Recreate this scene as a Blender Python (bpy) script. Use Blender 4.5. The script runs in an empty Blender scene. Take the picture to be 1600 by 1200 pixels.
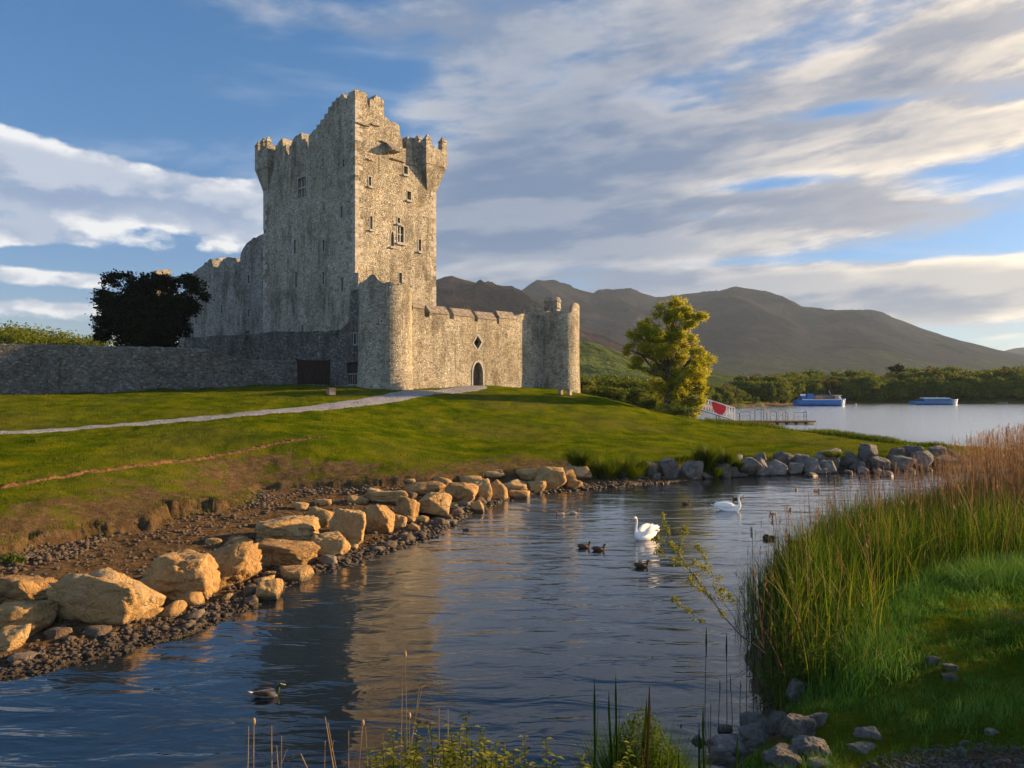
import bpy, bmesh, math, random
import numpy as np
from mathutils import Vector, Matrix
from mathutils.geometry import tessellate_polygon

random.seed(7)
RNG = np.random.default_rng(11)
SC = bpy.context.scene
COL = SC.collection
F = 1150.0          # focal length in pixels of the 1600 px wide photograph
EYE = 5.5           # camera height over the water, metres

# ------------------------------------------------------------------ camera
cam_data = bpy.data.cameras.new('camera')
cam = bpy.data.objects.new('camera', cam_data)
COL.objects.link(cam)
cam.location = (0, 0, EYE)
cam.rotation_euler = (math.radians(90), 0, 0)
cam_data.sensor_width = 36
cam_data.lens = F / 1600 * 36
cam_data.clip_start = 0.1
cam_data.clip_end = 30000
SC.camera = cam

# ------------------------------------------------------------------ sun and sky
SUN_EL = math.radians(13.5)
SUN_BEYOND = math.radians(19.0)      # how far beyond "straight to the right" the sun stands
SUN_DIR = Vector((math.cos(SUN_EL) * math.cos(SUN_BEYOND), math.cos(SUN_EL) * math.sin(SUN_BEYOND), math.sin(SUN_EL)))
sun_data = bpy.data.lights.new('sun', 'SUN')
sun_data.energy = 5.0
sun_data.angle = math.radians(0.6)
sun_data.color = (1.0, 0.64, 0.31)
sun = bpy.data.objects.new('sun', sun_data)
COL.objects.link(sun)
sun.rotation_euler = SUN_DIR.to_track_quat('Z', 'Y').to_euler()

SC.view_settings.view_transform = 'Standard'
SC.view_settings.look = 'None'
SC.view_settings.gamma = 1
SC.view_settings.use_curve_mapping = False
SC.view_settings.exposure = 1.65
SC.cycles.use_denoising = True
SC.cycles.max_bounces = 5
SC.cycles.diffuse_bounces = 2
SC.cycles.glossy_bounces = 3
SC.cycles.transparent_max_bounces = 6
SC.cycles.volume_bounces = 0

world = bpy.data.worlds.new('World')
SC.world = world
world.use_nodes = True
NT = world.node_tree
NT.nodes.clear()


class G:
    """small helper that writes shader nodes"""
    def __init__(s, nt):
        s.nt = nt

    def n(s, kind, **kw):
        nd = s.nt.nodes.new('ShaderNode' + kind)
        for k, v in kw.items():
            setattr(nd, k, v)
        return nd

    def put(s, sock, v):
        if hasattr(v, 'is_linked') or isinstance(v, bpy.types.NodeSocket):
            s.nt.links.new(v, sock)
        else:
            if sock.type == 'RGBA' and not isinstance(v, (int, float)) and len(v) == 3:
                v = (*v, 1)
            sock.default_value = v

    def m(s, op, a, b=None, c=None, clamp=False):
        nd = s.n('Math', operation=op, use_clamp=clamp)
        s.put(nd.inputs[0], a)
        if b is not None:
            s.put(nd.inputs[1], b)
        if c is not None:
            s.put(nd.inputs[2], c)
        return nd.outputs[0]

    def vm(s, op, a, b=None, out=0):
        nd = s.n('VectorMath', operation=op)
        s.put(nd.inputs[0], a)
        if b is not None:
            s.put(nd.inputs[1] if op != 'SCALE' else nd.inputs['Scale'], b)
        return nd.outputs[out]

    def mix(s, f, a, b, mode='MIX'):
        nd = s.n('Mix', data_type='RGBA', blend_type=mode)
        s.put(nd.inputs['Factor'], f)
        s.put(nd.inputs['A'], a)
        s.put(nd.inputs['B'], b)
        return nd.outputs['Result'] if False else nd.outputs[2]

    def rng(s, v, a, b, c=0.0, d=1.0, smooth=True):
        nd = s.n('MapRange', interpolation_type='SMOOTHSTEP' if smooth else 'LINEAR')
        s.put(nd.inputs[0], v)
        for i, x in enumerate((a, b, c, d)):
            s.put(nd.inputs[i + 1], x)
        return nd.outputs[0]

    def noise(s, vec, scale, detail=4, rough=0.55, dist=0.0, col=False):
        nd = s.n('TexNoise')
        s.put(nd.inputs['Vector'], vec)
        s.put(nd.inputs['Scale'], scale)
        s.put(nd.inputs['Detail'], detail)
        s.put(nd.inputs['Roughness'], rough)
        s.put(nd.inputs['Distortion'], dist)
        return nd.outputs['Color' if col else 'Fac']

    def comb(s, x, y, z):
        nd = s.n('CombineXYZ')
        s.put(nd.inputs[0], x); s.put(nd.inputs[1], y); s.put(nd.inputs[2], z)
        return nd.outputs[0]

    def sep(s, v):
        nd = s.n('SeparateXYZ')
        s.put(nd.inputs[0], v)
        return nd.outputs

    def ramp(s, f, stops):
        nd = s.n('ValToRGB')
        s.put(nd.inputs[0], f)
        el = nd.color_ramp.elements
        while len(el) < len(stops):
            el.new(0.5)
        for e, (p, c) in zip(el, stops):
            e.position = p
            e.color = (*c, 1)
        return nd.outputs[0]


def build_sky():
    g = G(NT)
    tc = g.n('TexCoord').outputs['Generated']
    sky = g.n('TexSky', sky_type='NISHITA', sun_disc=False, sun_elevation=SUN_EL,
              sun_rotation=math.radians(90) - SUN_BEYOND, air_density=1.0, dust_density=0.5, ozone_density=3.0)
    x, y, z = g.sep(tc)
    zc = g.m('MAXIMUM', z, 0.0)
    # two decks of cloud seen in perspective: direction divided by height
    def deck(add, ang, sx, off):
        inv = g.m('DIVIDE', 1.0, g.m('ADD', zc, add))
        px, py = g.m('MULTIPLY', x, inv), g.m('MULTIPLY', y, inv)
        a = math.radians(ang)
        rx = g.m('ADD', g.m('MULTIPLY', px, math.cos(a)), g.m('MULTIPLY', py, -math.sin(a)))
        ry = g.m('ADD', g.m('MULTIPLY', px, math.sin(a)), g.m('MULTIPLY', py, math.cos(a)))
        return g.comb(g.m('MULTIPLY', rx, sx), ry, off), rx, ry
    p, rx, ry = deck(.16, -8, 1.0, 3.7)
    n1 = g.noise(p, 1.9, 11, 0.57, 0.10)
    n2 = g.noise(g.vm('ADD', p, (.09, .05, 0.0)), 1.9, 8, 0.56, 0.10)
    # long rolls of cloud low over the mountains
    az = g.m('ARCTAN2', x, y)
    el = g.m('ARCSINE', z)
    q = g.comb(g.m('MULTIPLY', az, 2.4), g.m('MULTIPLY', g.m('SUBTRACT', el, g.m('MULTIPLY', az, .10)), 11.0), 1.3)
    m1 = g.noise(q, 1.35, 10, .56, .15)
    m2 = g.noise(g.vm('ADD', q, (.06, .22, 0.0)), 1.35, 8, .56, .15)
    low = g.rng(el, .26, .52, .72, .30)
    lowf = g.mix(low, n1, m1)
    n1 = g.sep(lowf)[0]
    n2 = g.sep(g.mix(low, n2, m2))[0]

    # heaped cloud on the left, lit along its upper edges
    c1 = g.comb(g.m('MULTIPLY', az, 4.2), g.m('MULTIPLY', el, 8.5), 7.7)
    c2 = g.comb(g.m('ADD', g.m('MULTIPLY', az, 4.2), .05), g.m('ADD', g.m('MULTIPLY', el, 8.5), .26), 7.7)
    k1 = g.noise(c1, 1.25, 11, .55, .08)
    k2 = g.noise(c2, 1.25, 7, .55, .08)
    leftw = g.m('MULTIPLY', g.rng(az, -.32, -.08, 1, 0), g.rng(el, .33, .46, 1, 0))
    n1 = g.sep(g.mix(leftw, n1, k1))[0]
    n2 = g.sep(g.mix(leftw, n2, k2))[0]

    def gauss(cx, cy, sx, sy, amp):
        a0 = math.atan((cx - 800) / F)
        e0 = math.atan((600 - cy) / F * math.cos(a0))
        sa, se = sx / F, sy / F
        u = g.m('DIVIDE', g.m('SUBTRACT', az, a0), sa)
        v = g.m('DIVIDE', g.m('SUBTRACT', el, e0), se)
        r = g.m('ADD', g.m('MULTIPLY', u, u), g.m('MULTIPLY', v, v))
        return g.m('MULTIPLY', g.m('EXPONENT', g.m('MULTIPLY', r, -1.0)), amp)
    cov = g.m('ADD', -0.035, 0.0)
    for b in ((1180, 80, 520, 190, .19), (820, 260, 240, 120, .16), (1230, 250, 360, 80, .10), (1150, 360, 420, 60, .20), (1500, 455, 330, 50, .27), (1150, 470, 420, 40, .22), (780, 340, 200, 70, .20),
              (60, 262, 170, 50, .30), (290, 318, 200, 40, .27), (250, 395, 220, 20, .06), (15, 365, 70, 20, .22), (70, 436, 150, 14, .24), (60, 478, 170, 11, .22), (120, 500, 200, 8, .12), (150, 195, 260, 30, -.12), (110, 400, 200, 14, -.10), (330, 215, 120, 50, -.15),
              (540, 45, 120, 34, .09), (190, 50, 70, 18, .06), (200, 110, 380, 90, -.14), (470, 190, 180, 80, -.10), (330, 460, 200, 26, -.05),
              (1530, 270, 130, 30, -.24), (1500, 385, 110, 11, -.18), (1190, 288, 140, 14, -.22), (1320, 170, 120, 12, -.16), (1150, 333, 100, 7, -.12), (1050, 412, 260, 10, -.13), (1570, 110, 160, 70, .12)):
        cov = g.m('ADD', cov, gauss(*b))
    d = g.m('ADD', n1, cov)
    dens = g.rng(d, g.m('ADD', .47, g.m('MULTIPLY', leftw, .03)), g.m('SUBTRACT', .66, g.m('MULTIPLY', leftw, .08)))
    lit = g.rng(g.m('SUBTRACT', n1, n2), -0.055, 0.075)
    thick = g.m('ADD', g.rng(d, 0.56, 0.80), gauss(960, 130, 380, 150, .55), clamp=True)
    # nearer the sun the cloud edges glow
    sund = g.vm('DOT_PRODUCT', tc, tuple(SUN_DIR), out=1)
    glow = g.rng(sund, 0.38, 0.98)
    K = 1 / 0.1
    shade = g.mix(glow, (0.120 * K, 0.175 * K, 0.28 * K), (0.23 * K, 0.245 * K, 0.29 * K))
    bright = g.mix(glow, (0.38 * K, 0.395 * K, 0.43 * K), (1.05 * K, 0.86 * K, 0.62 * K))
    # unseen cloud added behind the photographer, denser and brighter, as fill for shaded walls
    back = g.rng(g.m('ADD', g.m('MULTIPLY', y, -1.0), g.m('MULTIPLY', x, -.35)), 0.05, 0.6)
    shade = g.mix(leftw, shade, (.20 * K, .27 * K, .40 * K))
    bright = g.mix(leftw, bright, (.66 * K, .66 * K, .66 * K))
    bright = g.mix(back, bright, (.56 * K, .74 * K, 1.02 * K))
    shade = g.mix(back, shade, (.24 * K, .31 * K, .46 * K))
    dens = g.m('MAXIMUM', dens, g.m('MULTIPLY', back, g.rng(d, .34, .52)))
    f = g.m('MULTIPLY', lit, g.m('SUBTRACT', 1.0, g.m('MULTIPLY', thick, 0.62)), clamp=True)
    f = g.m('ADD', f, g.m('MULTIPLY', g.m('SUBTRACT', 1.0, thick), 0.30), clamp=True)
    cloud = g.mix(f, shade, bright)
    base = g.mix(1.0, sky.outputs[0], g.mix(g.rng(el, 0.0, .45), (.60, .73, 1.0), g.mix(glow, (.54, .98, 1.24), (.80, .95, 1.05))), 'MULTIPLY')
    # thin high veil
    veil = g.m('MULTIPLY', g.rng(g.noise(g.comb(g.m('MULTIPLY', rx, .5), ry, 9.0), 2.6, 7, 0.6, .4), 0.5, 0.8), 0.45)
    base = g.mix(veil, base, (0.42 * K, 0.47 * K, 0.56 * K))
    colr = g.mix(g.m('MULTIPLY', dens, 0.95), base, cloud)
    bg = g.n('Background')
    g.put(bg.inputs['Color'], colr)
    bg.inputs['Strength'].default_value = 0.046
    out = g.n('OutputWorld')
    NT.links.new(bg.outputs[0], out.inputs[0])


build_sky()
world.cycles.sampling_method = 'MANUAL'
world.cycles.sample_map_resolution = 512


# ------------------------------------------------------------------ object helpers
def P(px, py, Y):
    """world point on the photograph's pixel at depth Y"""
    return Vector(((px - 800) / F * Y, Y, EYE - (py - 600) / F * Y))


def pix_w(px, Y):
    return (px - 800) / F * Y


def thing(name, label, cat, loc=(0, 0, 0), rz=0.0, group=None):
    o = bpy.data.objects.new(name, None)
    o.empty_display_size = 0.2
    COL.objects.link(o)
    o.location = loc
    o.rotation_euler = (0, 0, rz)
    o['label'] = label
    o['category'] = cat
    if group:
        o['group'] = group
    return o


def tag(o, label=None, cat=None, group=None, kind=None):
    if label: o['label'] = label
    if cat: o['category'] = cat
    if group: o['group'] = group
    if kind: o['kind'] = kind
    return o


def copy_tree(o, parent=None):
    c = o.copy()
    COL.objects.link(c)
    c.parent = parent
    for ch in [k for k in o.children]:
        copy_tree(ch, c)
    return c


def link_mesh(name, me, mat, parent=None, smooth=False):
    if mat is not None:
        for mm in (mat if isinstance(mat, (list, tuple)) else [mat]):
            me.materials.append(mm)
    if smooth:
        me.polygons.foreach_set('use_smooth', np.ones(len(me.polygons), dtype=bool))
    o = bpy.data.objects.new(name, me)
    COL.objects.link(o)
    if parent is not None:
        o.parent = parent
    return o


def np_mesh(name, V, faces, attrs=None):
    """V (n,3); faces: list of int arrays (m,k)"""
    me = bpy.data.meshes.new(name)
    V = np.asarray(V, dtype=np.float32)
    me.vertices.add(len(V))
    me.vertices.foreach_set('co', V.ravel())
    fs = [np.asarray(f, dtype=np.int32) for f in faces if len(f)]
    loops = np.concatenate([f.ravel() for f in fs])
    sizes = np.concatenate([np.full(len(f), f.shape[1], dtype=np.int32) for f in fs])
    starts = np.concatenate([[0], np.cumsum(sizes)[:-1]]).astype(np.int32)
    me.loops.add(len(loops))
    me.loops.foreach_set('vertex_index', loops)
    me.polygons.add(len(sizes))
    me.polygons.foreach_set('loop_start', starts)
    me.polygons.foreach_set('loop_total', sizes)
    if attrs:
        for k, v in attrs.items():
            a = me.attributes.new(k, 'FLOAT', 'POINT')
            a.data.foreach_set('value', np.asarray(v, dtype=np.float32))
    me.update(calc_edges=True)
    me.validate()
    return me


class MB:
    """collects simple shapes, links them as one mesh object"""
    def __init__(s):
        s.v, s.f, s.mi = [], [], []
        s.cur = 0

    def face(s, pts):
        b = len(s.v)
        s.v += [tuple(p) for p in pts]
        s.f.append(tuple(range(b, b + len(pts))))
        s.mi.append(s.cur)
        return s

    def add(s, vs, fs):
        b = len(s.v)
        s.v += [tuple(p) for p in vs]
        for f in fs:
            s.f.append(tuple(b + i for i in f))
            s.mi.append(s.cur)
        return s

    def box(s, c, d, M=None):
        cx, cy, cz = c
        dx, dy, dz = d[0] / 2, d[1] / 2, d[2] / 2
        vs = [Vector((cx + i * dx, cy + j * dy, cz + k * dz)) for i in (-1, 1) for j in (-1, 1) for k in (-1, 1)]
        if M is not None:
            vs = [M @ v for v in vs]
        return s.add(vs, [(0, 1, 3, 2), (4, 6, 7, 5), (0, 4, 5, 1), (2, 3, 7, 6), (0, 2, 6, 4), (1, 5, 7, 3)])

    def prism(s, base, top):
        """base/top: equal-length point loops"""
        n = len(base)
        fs = [tuple(range(n))[::-1], tuple(range(n, 2 * n))]
        for i in range(n):
            j = (i + 1) % n
            fs.append((i, j, n + j, n + i))
        return s.add(list(base) + list(top), fs)

    def tube(s, pts, rad, seg=6, cap=True):
        pts = [Vector(p) for p in pts]
        n = len(pts)
        if not hasattr(rad, '__len__'):
            rad = [rad] * n
        b = len(s.v)
        prev = None
        for i, p in enumerate(pts):
            d = (pts[min(i + 1, n - 1)] - pts[max(i - 1, 0)])
            if d.length < 1e-9:
                d = Vector((0, 0, 1))
            d.normalize()
            if prev is None:
                u = d.orthogonal().normalized()
            else:
                u = (prev - d * prev.dot(d))
                u = u.normalized() if u.length > 1e-6 else d.orthogonal().normalized()
            prev = u
            w = d.cross(u)
            for k in range(seg):
                a = 2 * math.pi * k / seg
                s.v.append(tuple(p + (u * math.cos(a) + w * math.sin(a)) * rad[i]))
        for i in range(n - 1):
            for k in range(seg):
                k2 = (k + 1) % seg
                s.f.append((b + i * seg + k, b + i * seg + k2, b + (i + 1) * seg + k2, b + (i + 1) * seg + k))
                s.mi.append(s.cur)
        if cap:
            s.f.append(tuple(b + k for k in range(seg))[::-1]); s.mi.append(s.cur)
            s.f.append(tuple(b + (n - 1) * seg + k for k in range(seg))); s.mi.append(s.cur)
        return s

    def ellip(s, c, r, seg=10, rings=7):
        b = len(s.v)
        c = Vector(c)
        for i in range(rings + 1):
            t = math.pi * i / rings
            for k in range(seg):
                a = 2 * math.pi * k / seg
                s.v.append((c.x + r[0] * math.sin(t) * math.cos(a), c.y + r[1] * math.sin(t) * math.sin(a), c.z + r[2] * math.cos(t)))
        for i in range(rings):
            for k in range(seg):
                k2 = (k + 1) % seg
                s.f.append((b + i * seg + k, b + (i + 1) * seg + k, b + (i + 1) * seg + k2, b + i * seg + k2)); s.mi.append(s.cur)
        return s

    def build(s, name, mat, parent=None, smooth=False, fix=True):
        me = bpy.data.meshes.new(name)
        me.from_pydata(s.v, [], s.f)
        me.polygons.foreach_set('material_index', s.mi)
        if fix:
            bm = bmesh.new(); bm.from_mesh(me)
            bmesh.ops.remove_doubles(bm, verts=bm.verts, dist=1e-5)
            bmesh.ops.recalc_face_normals(bm, faces=bm.faces)
            bm.to_mesh(me); bm.free()
        me.update()
        return link_mesh(name, me, mat, parent, smooth)


# ------------------------------------------------------------------ numpy noise
def _hash(ix, iy, iz, seed):
    h = (ix.astype(np.int64) * 374761393 + iy.astype(np.int64) * 668265263 + iz.astype(np.int64) * 2147483647 + seed * 974711) & 0xffffffff
    h = ((h ^ (h >> 13)) * 1274126177) & 0xffffffff
    h = ((h ^ (h >> 16)) * 2246822519) & 0xffffffff
    return ((h ^ (h >> 15)) & 0xffffff) / float(0xffffff)


def vnoise(x, y, z=0.0, seed=0):
    x = np.asarray(x, float); y = np.asarray(y, float); z = np.zeros_like(x) + z
    xi, yi, zi = np.floor(x), np.floor(y), np.floor(z)
    fx, fy, fz = x - xi, y - yi, z - zi
    fx, fy, fz = [t * t * t * (t * (t * 6 - 15) + 10) for t in (fx, fy, fz)]
    r = 0
    for a in (0, 1):
        for b in (0, 1):
            for c in (0, 1):
                w = (fx if a else 1 - fx) * (fy if b else 1 - fy) * (fz if c else 1 - fz)
                r = r + w * _hash(xi + a, yi + b, zi + c, seed)
    return r * 2 - 1


def fbm(x, y, z=0.0, octv=4, seed=0, gain=0.5):
    a, s, t = 1.0, 0.0, 0.0
    f = 1.0
    for i in range(octv):
        s = s + a * vnoise(np.asarray(x) * f, np.asarray(y) * f, np.asarray(z) * f, seed + i * 17)
        t += a; a *= gain; f *= 2.03
    return s / t


def sstep(a, b, x):
    t = np.clip((x - a) / (b - a), 0, 1)
    return t * t * (3 - 2 * t)


# ------------------------------------------------------------------ materials
def new_mat(name):
    m = bpy.data.materials.new(name)
    m.use_nodes = True
    nt = m.node_tree
    for nd in list(nt.nodes):
        if nd.type != 'OUTPUT_MATERIAL' and nd.type != 'BSDF_PRINCIPLED':
            nt.nodes.remove(nd)
    bs = [n for n in nt.nodes if n.type == 'BSDF_PRINCIPLED'][0]
    return m, G(nt), bs


def setb(bs, rough=0.8, spec=0.3, metal=0.0):
    bs.inputs['Roughness'].default_value = rough
    bs.inputs['Specular IOR Level'].default_value = spec
    bs.inputs['Metallic'].default_value = metal


def bump(g, bs, h, strength=0.6, dist=0.05):
    b = g.n('Bump')
    b.inputs['Strength'].default_value = strength
    b.inputs['Distance'].default_value = dist
    g.put(b.inputs['Height'], h)
    g.nt.links.new(b.outputs[0], bs.inputs['Normal'])


def rubble_mat(name, tones, size=0.42, mortar=(0.40, 0.36, 0.28), dark=0.5, seed=0.0, streak=0.5, bumpd=0.10):
    """rubble masonry: stones of mixed size and colour bedded in mortar, rain streaks and lichen"""
    m, g, bs = new_mat(name)
    tc = g.n('TexCoord').outputs['Object']
    warp = g.noise(tc, 1.1, 2, .5, col=True)
    v = g.vm('ADD', tc, g.vm('SCALE', warp, 0.35))
    v = g.vm('ADD', v, (seed, seed * 1.7, seed * 0.6))
    x, y, z = g.sep(v)
    vv = g.comb(x, y, g.m('MULTIPLY', z, 1.75))
    sc = 1 / size
    vo = g.n('TexVoronoi', feature='F1'); g.put(vo.inputs['Vector'], vv); vo.inputs['Scale'].default_value = sc; vo.inputs['Randomness'].default_value = .95
    ve = g.n('TexVoronoi', feature='DISTANCE_TO_EDGE'); g.put(ve.inputs['Vector'], vv); ve.inputs['Scale'].default_value = sc; ve.inputs['Randomness'].default_value = .95
    cr = g.sep(vo.outputs['Color'])
    col = g.ramp(cr[0], tones)
    fine = g.noise(tc, 14, 5, .65)
    col = g.mix(g.rng(fine, .25, .75), g.mix(1.0, col, (0.74, 0.74, 0.74), 'MULTIPLY'), g.mix(1.0, col, (1.2, 1.19, 1.17), 'MULTIPLY'))
    mort = g.rng(ve.outputs['Distance'], 0.02, 0.085, 1, 0)
    col = g.mix(g.m('MULTIPLY', mort, .45), col, mortar)
    # dark joints where mortar has gone
    gone = g.m('MULTIPLY', mort, g.rng(g.noise(tc, 2.3, 4, .6), .48, .62))
    col = g.mix(g.m('MULTIPLY', gone, .8), col, (0.05, 0.045, 0.04))
    # rain streaks (stretched in z) and broad patches
    x0, y0, z0 = g.sep(tc)
    st = g.noise(g.comb(x0, y0, g.m('MULTIPLY', z0, 0.20)), 0.62, 8, .68, .5)
    brk = g.rng(g.noise(tc, .42, 5, .62, .4), .38, .58, .15, 1.0)
    col = g.mix(g.m('MULTIPLY', g.m('MULTIPLY', g.rng(st, .465, .61), brk), streak), col, (0.10, 0.088, 0.068))
    st2 = g.noise(g.comb(x0, y0, g.m('MULTIPLY', z0, 0.06)), 1.9, 5, .6, .1)
    col = g.mix(g.m('MULTIPLY', g.m('MULTIPLY', g.rng(st2, .56, .68), brk), streak * .8), col, (0.075, 0.068, 0.055))
    lich = g.noise(tc, 0.35, 6, .6)
    col = g.mix(g.m('MULTIPLY', g.rng(lich, .5, .7), dark), col, g.mix(1.0, col, (0.45, 0.42, 0.36), 'MULTIPLY'))
    damp = g.rng(g.noise(g.comb(x0, y0, g.m('MULTIPLY', z0, .45)), .22, 5, .6, .3), .46, .66)
    col = g.mix(g.m('MULTIPLY', damp, dark * .8), col, g.mix(1.0, col, (0.50, 0.47, 0.42), 'MULTIPLY'))
    ochre = g.rng(g.noise(tc, .5, 6, .65, .6), .56, .70)
    col = g.mix(g.m('MULTIPLY', ochre, .35), col, (0.36, 0.27, 0.15))
    pale = g.noise(tc, 0.9, 7, .7, .4)
    col = g.mix(g.m('MULTIPLY', g.rng(pale, .62, .72), .4), col, (0.46, 0.45, 0.42))
    g.put(bs.inputs['Base Color'], col)
    setb(bs, .92, .15)
    h = g.m('ADD', g.rng(ve.outputs['Distance'], 0.0, 0.16), g.m('MULTIPLY', fine, .55))
    h = g.m('ADD', h, g.m('MULTIPLY', cr[1], .5))
    h = g.m('SUBTRACT', h, g.m('MULTIPLY', gone, .5))
    bump(g, bs, h, .8, bumpd)
    return m


def simple_mat(name, col, rough=.7, spec=.3, var=.25, scale=6.0, bumpd=0.0, metal=0.0, streak=False):
    m, g, bs = new_mat(name)
    tc = g.n('TexCoord').outputs['Object']
    if streak:
        x, y, z = g.sep(tc)
        tc = g.comb(x, y, g.m('MULTIPLY', z, .15))
    n = g.noise(tc, scale, 5, .6)
    lo = tuple(c * (1 - var) for c in col); hi = tuple(min(1, c * (1 + var)) for c in col)
    g.put(bs.inputs['Base Color'], g.mix(g.rng(n, .3, .7), lo, hi))
    setb(bs, rough, spec, metal)
    if bumpd:
        bump(g, bs, n, .8, bumpd)
    return m


def leaf_mat(name, c1, c2, c3, trans=0.35, rough=.6):
    """foliage: colour varies leaf by leaf through the 'tint' attribute; light also comes through the leaf"""
    m, g, bs = new_mat(name)
    at = g.n('Attribute', attribute_name='tint')
    col = g.ramp(at.outputs['Fac'], [(0.0, c1), (0.5, c2), (1.0, c3)])
    g.put(bs.inputs['Base Color'], col)
    setb(bs, rough, .06)
    if trans:
        tr = g.n('BsdfTranslucent')
        g.put(tr.inputs['Color'], g.mix(1.0, col, (1.5, 1.35, .6), 'MULTIPLY'))
        mx = g.n('MixShader'); mx.inputs[0].default_value = trans
        out = [n for n in m.node_tree.nodes if n.type == 'OUTPUT_MATERIAL'][0]
        g.nt.links.new(bs.outputs[0], mx.inputs[1]); g.nt.links.new(tr.outputs[0], mx.inputs[2])
        g.nt.links.new(mx.outputs[0], out.inputs['Surface'])
    return m


T_WARM = [(0.0, (0.24, 0.225, 0.185)), (0.3, (0.38, 0.365, 0.30)), (0.6, (0.47, 0.455, 0.38)), (0.85, (0.43, 0.36, 0.25)), (1.0, (0.58, 0.57, 0.52))]
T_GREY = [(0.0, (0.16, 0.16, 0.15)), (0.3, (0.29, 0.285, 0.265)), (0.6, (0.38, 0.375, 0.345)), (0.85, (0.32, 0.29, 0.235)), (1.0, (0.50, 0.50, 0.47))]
T_DARK = [(0.0, (0.06, 0.058, 0.055)), (0.35, (0.14, 0.135, 0.12)), (0.7, (0.23, 0.22, 0.195)), (1.0, (0.42, 0.41, 0.38))]
M = {}
M['keep'] = rubble_mat('keep_masonry', T_WARM, .27, dark=.55, streak=.62)
M['ward'] = rubble_mat('bawn_masonry', T_WARM, .25, dark=.6, seed=3.1, streak=.6)
M['turret'] = rubble_mat('turret_masonry', T_WARM, .23, dark=.55, seed=7.7, streak=.55)
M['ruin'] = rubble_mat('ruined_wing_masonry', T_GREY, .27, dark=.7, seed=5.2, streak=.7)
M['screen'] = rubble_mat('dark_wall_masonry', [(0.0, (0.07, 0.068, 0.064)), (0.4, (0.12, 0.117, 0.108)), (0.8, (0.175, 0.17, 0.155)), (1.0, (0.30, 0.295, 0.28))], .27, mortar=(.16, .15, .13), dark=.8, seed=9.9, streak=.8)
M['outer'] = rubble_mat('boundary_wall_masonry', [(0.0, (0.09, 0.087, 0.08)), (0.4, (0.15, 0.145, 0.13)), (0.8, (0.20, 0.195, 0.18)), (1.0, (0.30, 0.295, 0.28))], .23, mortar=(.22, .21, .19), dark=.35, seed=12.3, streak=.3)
M['quoin'] = simple_mat('limestone_quoin', (0.33, 0.31, 0.265), .9, .2, .3, 3.0, .03)
M['frame'] = simple_mat('window_limestone', (0.30, 0.30, 0.28), .9, .2, .2, 4.0, .01)
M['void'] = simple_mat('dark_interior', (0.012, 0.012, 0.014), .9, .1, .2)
M['glass'] = simple_mat('old_glass', (0.02, 0.03, 0.04), .12, .6, .2)
M['slate'] = simple_mat('weathered_coping', (0.19, 0.165, 0.135), .9, .2, .45, 2.5, .04)
M['wood'] = simple_mat('dark_gate_timber', (0.035, 0.022, 0.016), .7, .3, .4, 9.0, .01, streak=True)
M['door'] = simple_mat('grey_door_timber', (0.11, 0.085, 0.06), .8, .3, .35, 9.0, .01, streak=True)
M['lead'] = simple_mat('roof_slab', (0.16, 0.15, 0.14), .9, .2, .3)
M['bark'] = simple_mat('bark', (0.085, 0.06, 0.042), .9, .2, .5, 8.0, .03, streak=True)
M['darkbark'] = simple_mat('dark_bark', (0.03, 0.024, 0.02), .9, .2, .4, 8.0, .02, streak=True)
M['twig'] = simple_mat('twig_bark', (0.045, 0.032, 0.024), .8, .3, .4, 20.0)


def terrain_mat():
    m, g, bs = new_mat('ground_cover')
    tc = g.n('TexCoord').outputs['Object']
    dirt = g.n('Attribute', attribute_name='dirt').outputs['Fac']
    wet = g.n('Attribute', attribute_name='wet').outputs['Fac']
    fine = g.noise(tc, 9.0, 6, .7)
    mid = g.noise(tc, 0.55, 6, .62)
    big = g.noise(tc, 0.09, 5, .55)
    grass = g.ramp(g.m('ADD', g.m('MULTIPLY', mid, .65), g.m('MULTIPLY', fine, .35)),
                   [(0.33, (0.018, 0.042, 0.001)), (0.45, (0.055, 0.092, 0.002)), (0.55, (0.120, 0.140, 0.003)), (0.68, (0.20, 0.165, 0.010))])
    grass = g.mix(g.m('MULTIPLY', g.rng(big, .45, .65), .45), grass, (0.13, 0.115, 0.028))
    soil = g.ramp(g.noise(tc, 3.0, 8, .7), [(0.25, (0.055, 0.034, 0.018)), (0.5, (0.13, 0.085, 0.045)), (0.72, (0.22, 0.155, 0.088))])
    f = g.m('ADD', dirt, g.m('MULTIPLY', g.m('SUBTRACT', g.noise(tc, 1.3, 7, .68), .5), 1.1))
    f = g.rng(f, .36, .60)
    grass = g.mix(g.m('MULTIPLY', g.rng(g.noise(tc, 2.2, 6, .7), .50, .66), .45), grass, g.mix(1.0, grass, (.42, .55, .4), 'MULTIPLY'))
    col = g.mix(f, grass, soil)
    col = g.mix(g.m('MULTIPLY', wet, .75), col, (0.018, 0.013, 0.009))
    g.put(bs.inputs['Base Color'], col)
    bs.inputs['Roughness'].default_value = .9
    g.put(bs.inputs['Roughness'], g.m('SUBTRACT', .92, g.m('MULTIPLY', wet, .45)))
    g.put(bs.inputs['Specular IOR Level'], g.m('MULTIPLY', wet, .4))
    h = g.m('ADD', fine, g.m('MULTIPLY', g.noise(tc, 38.0, 4, .7), .6))
    h = g.m('ADD', h, g.m('MULTIPLY', mid, 1.6))
    bump(g, bs, h, 1.0, .17)
    return m


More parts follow.
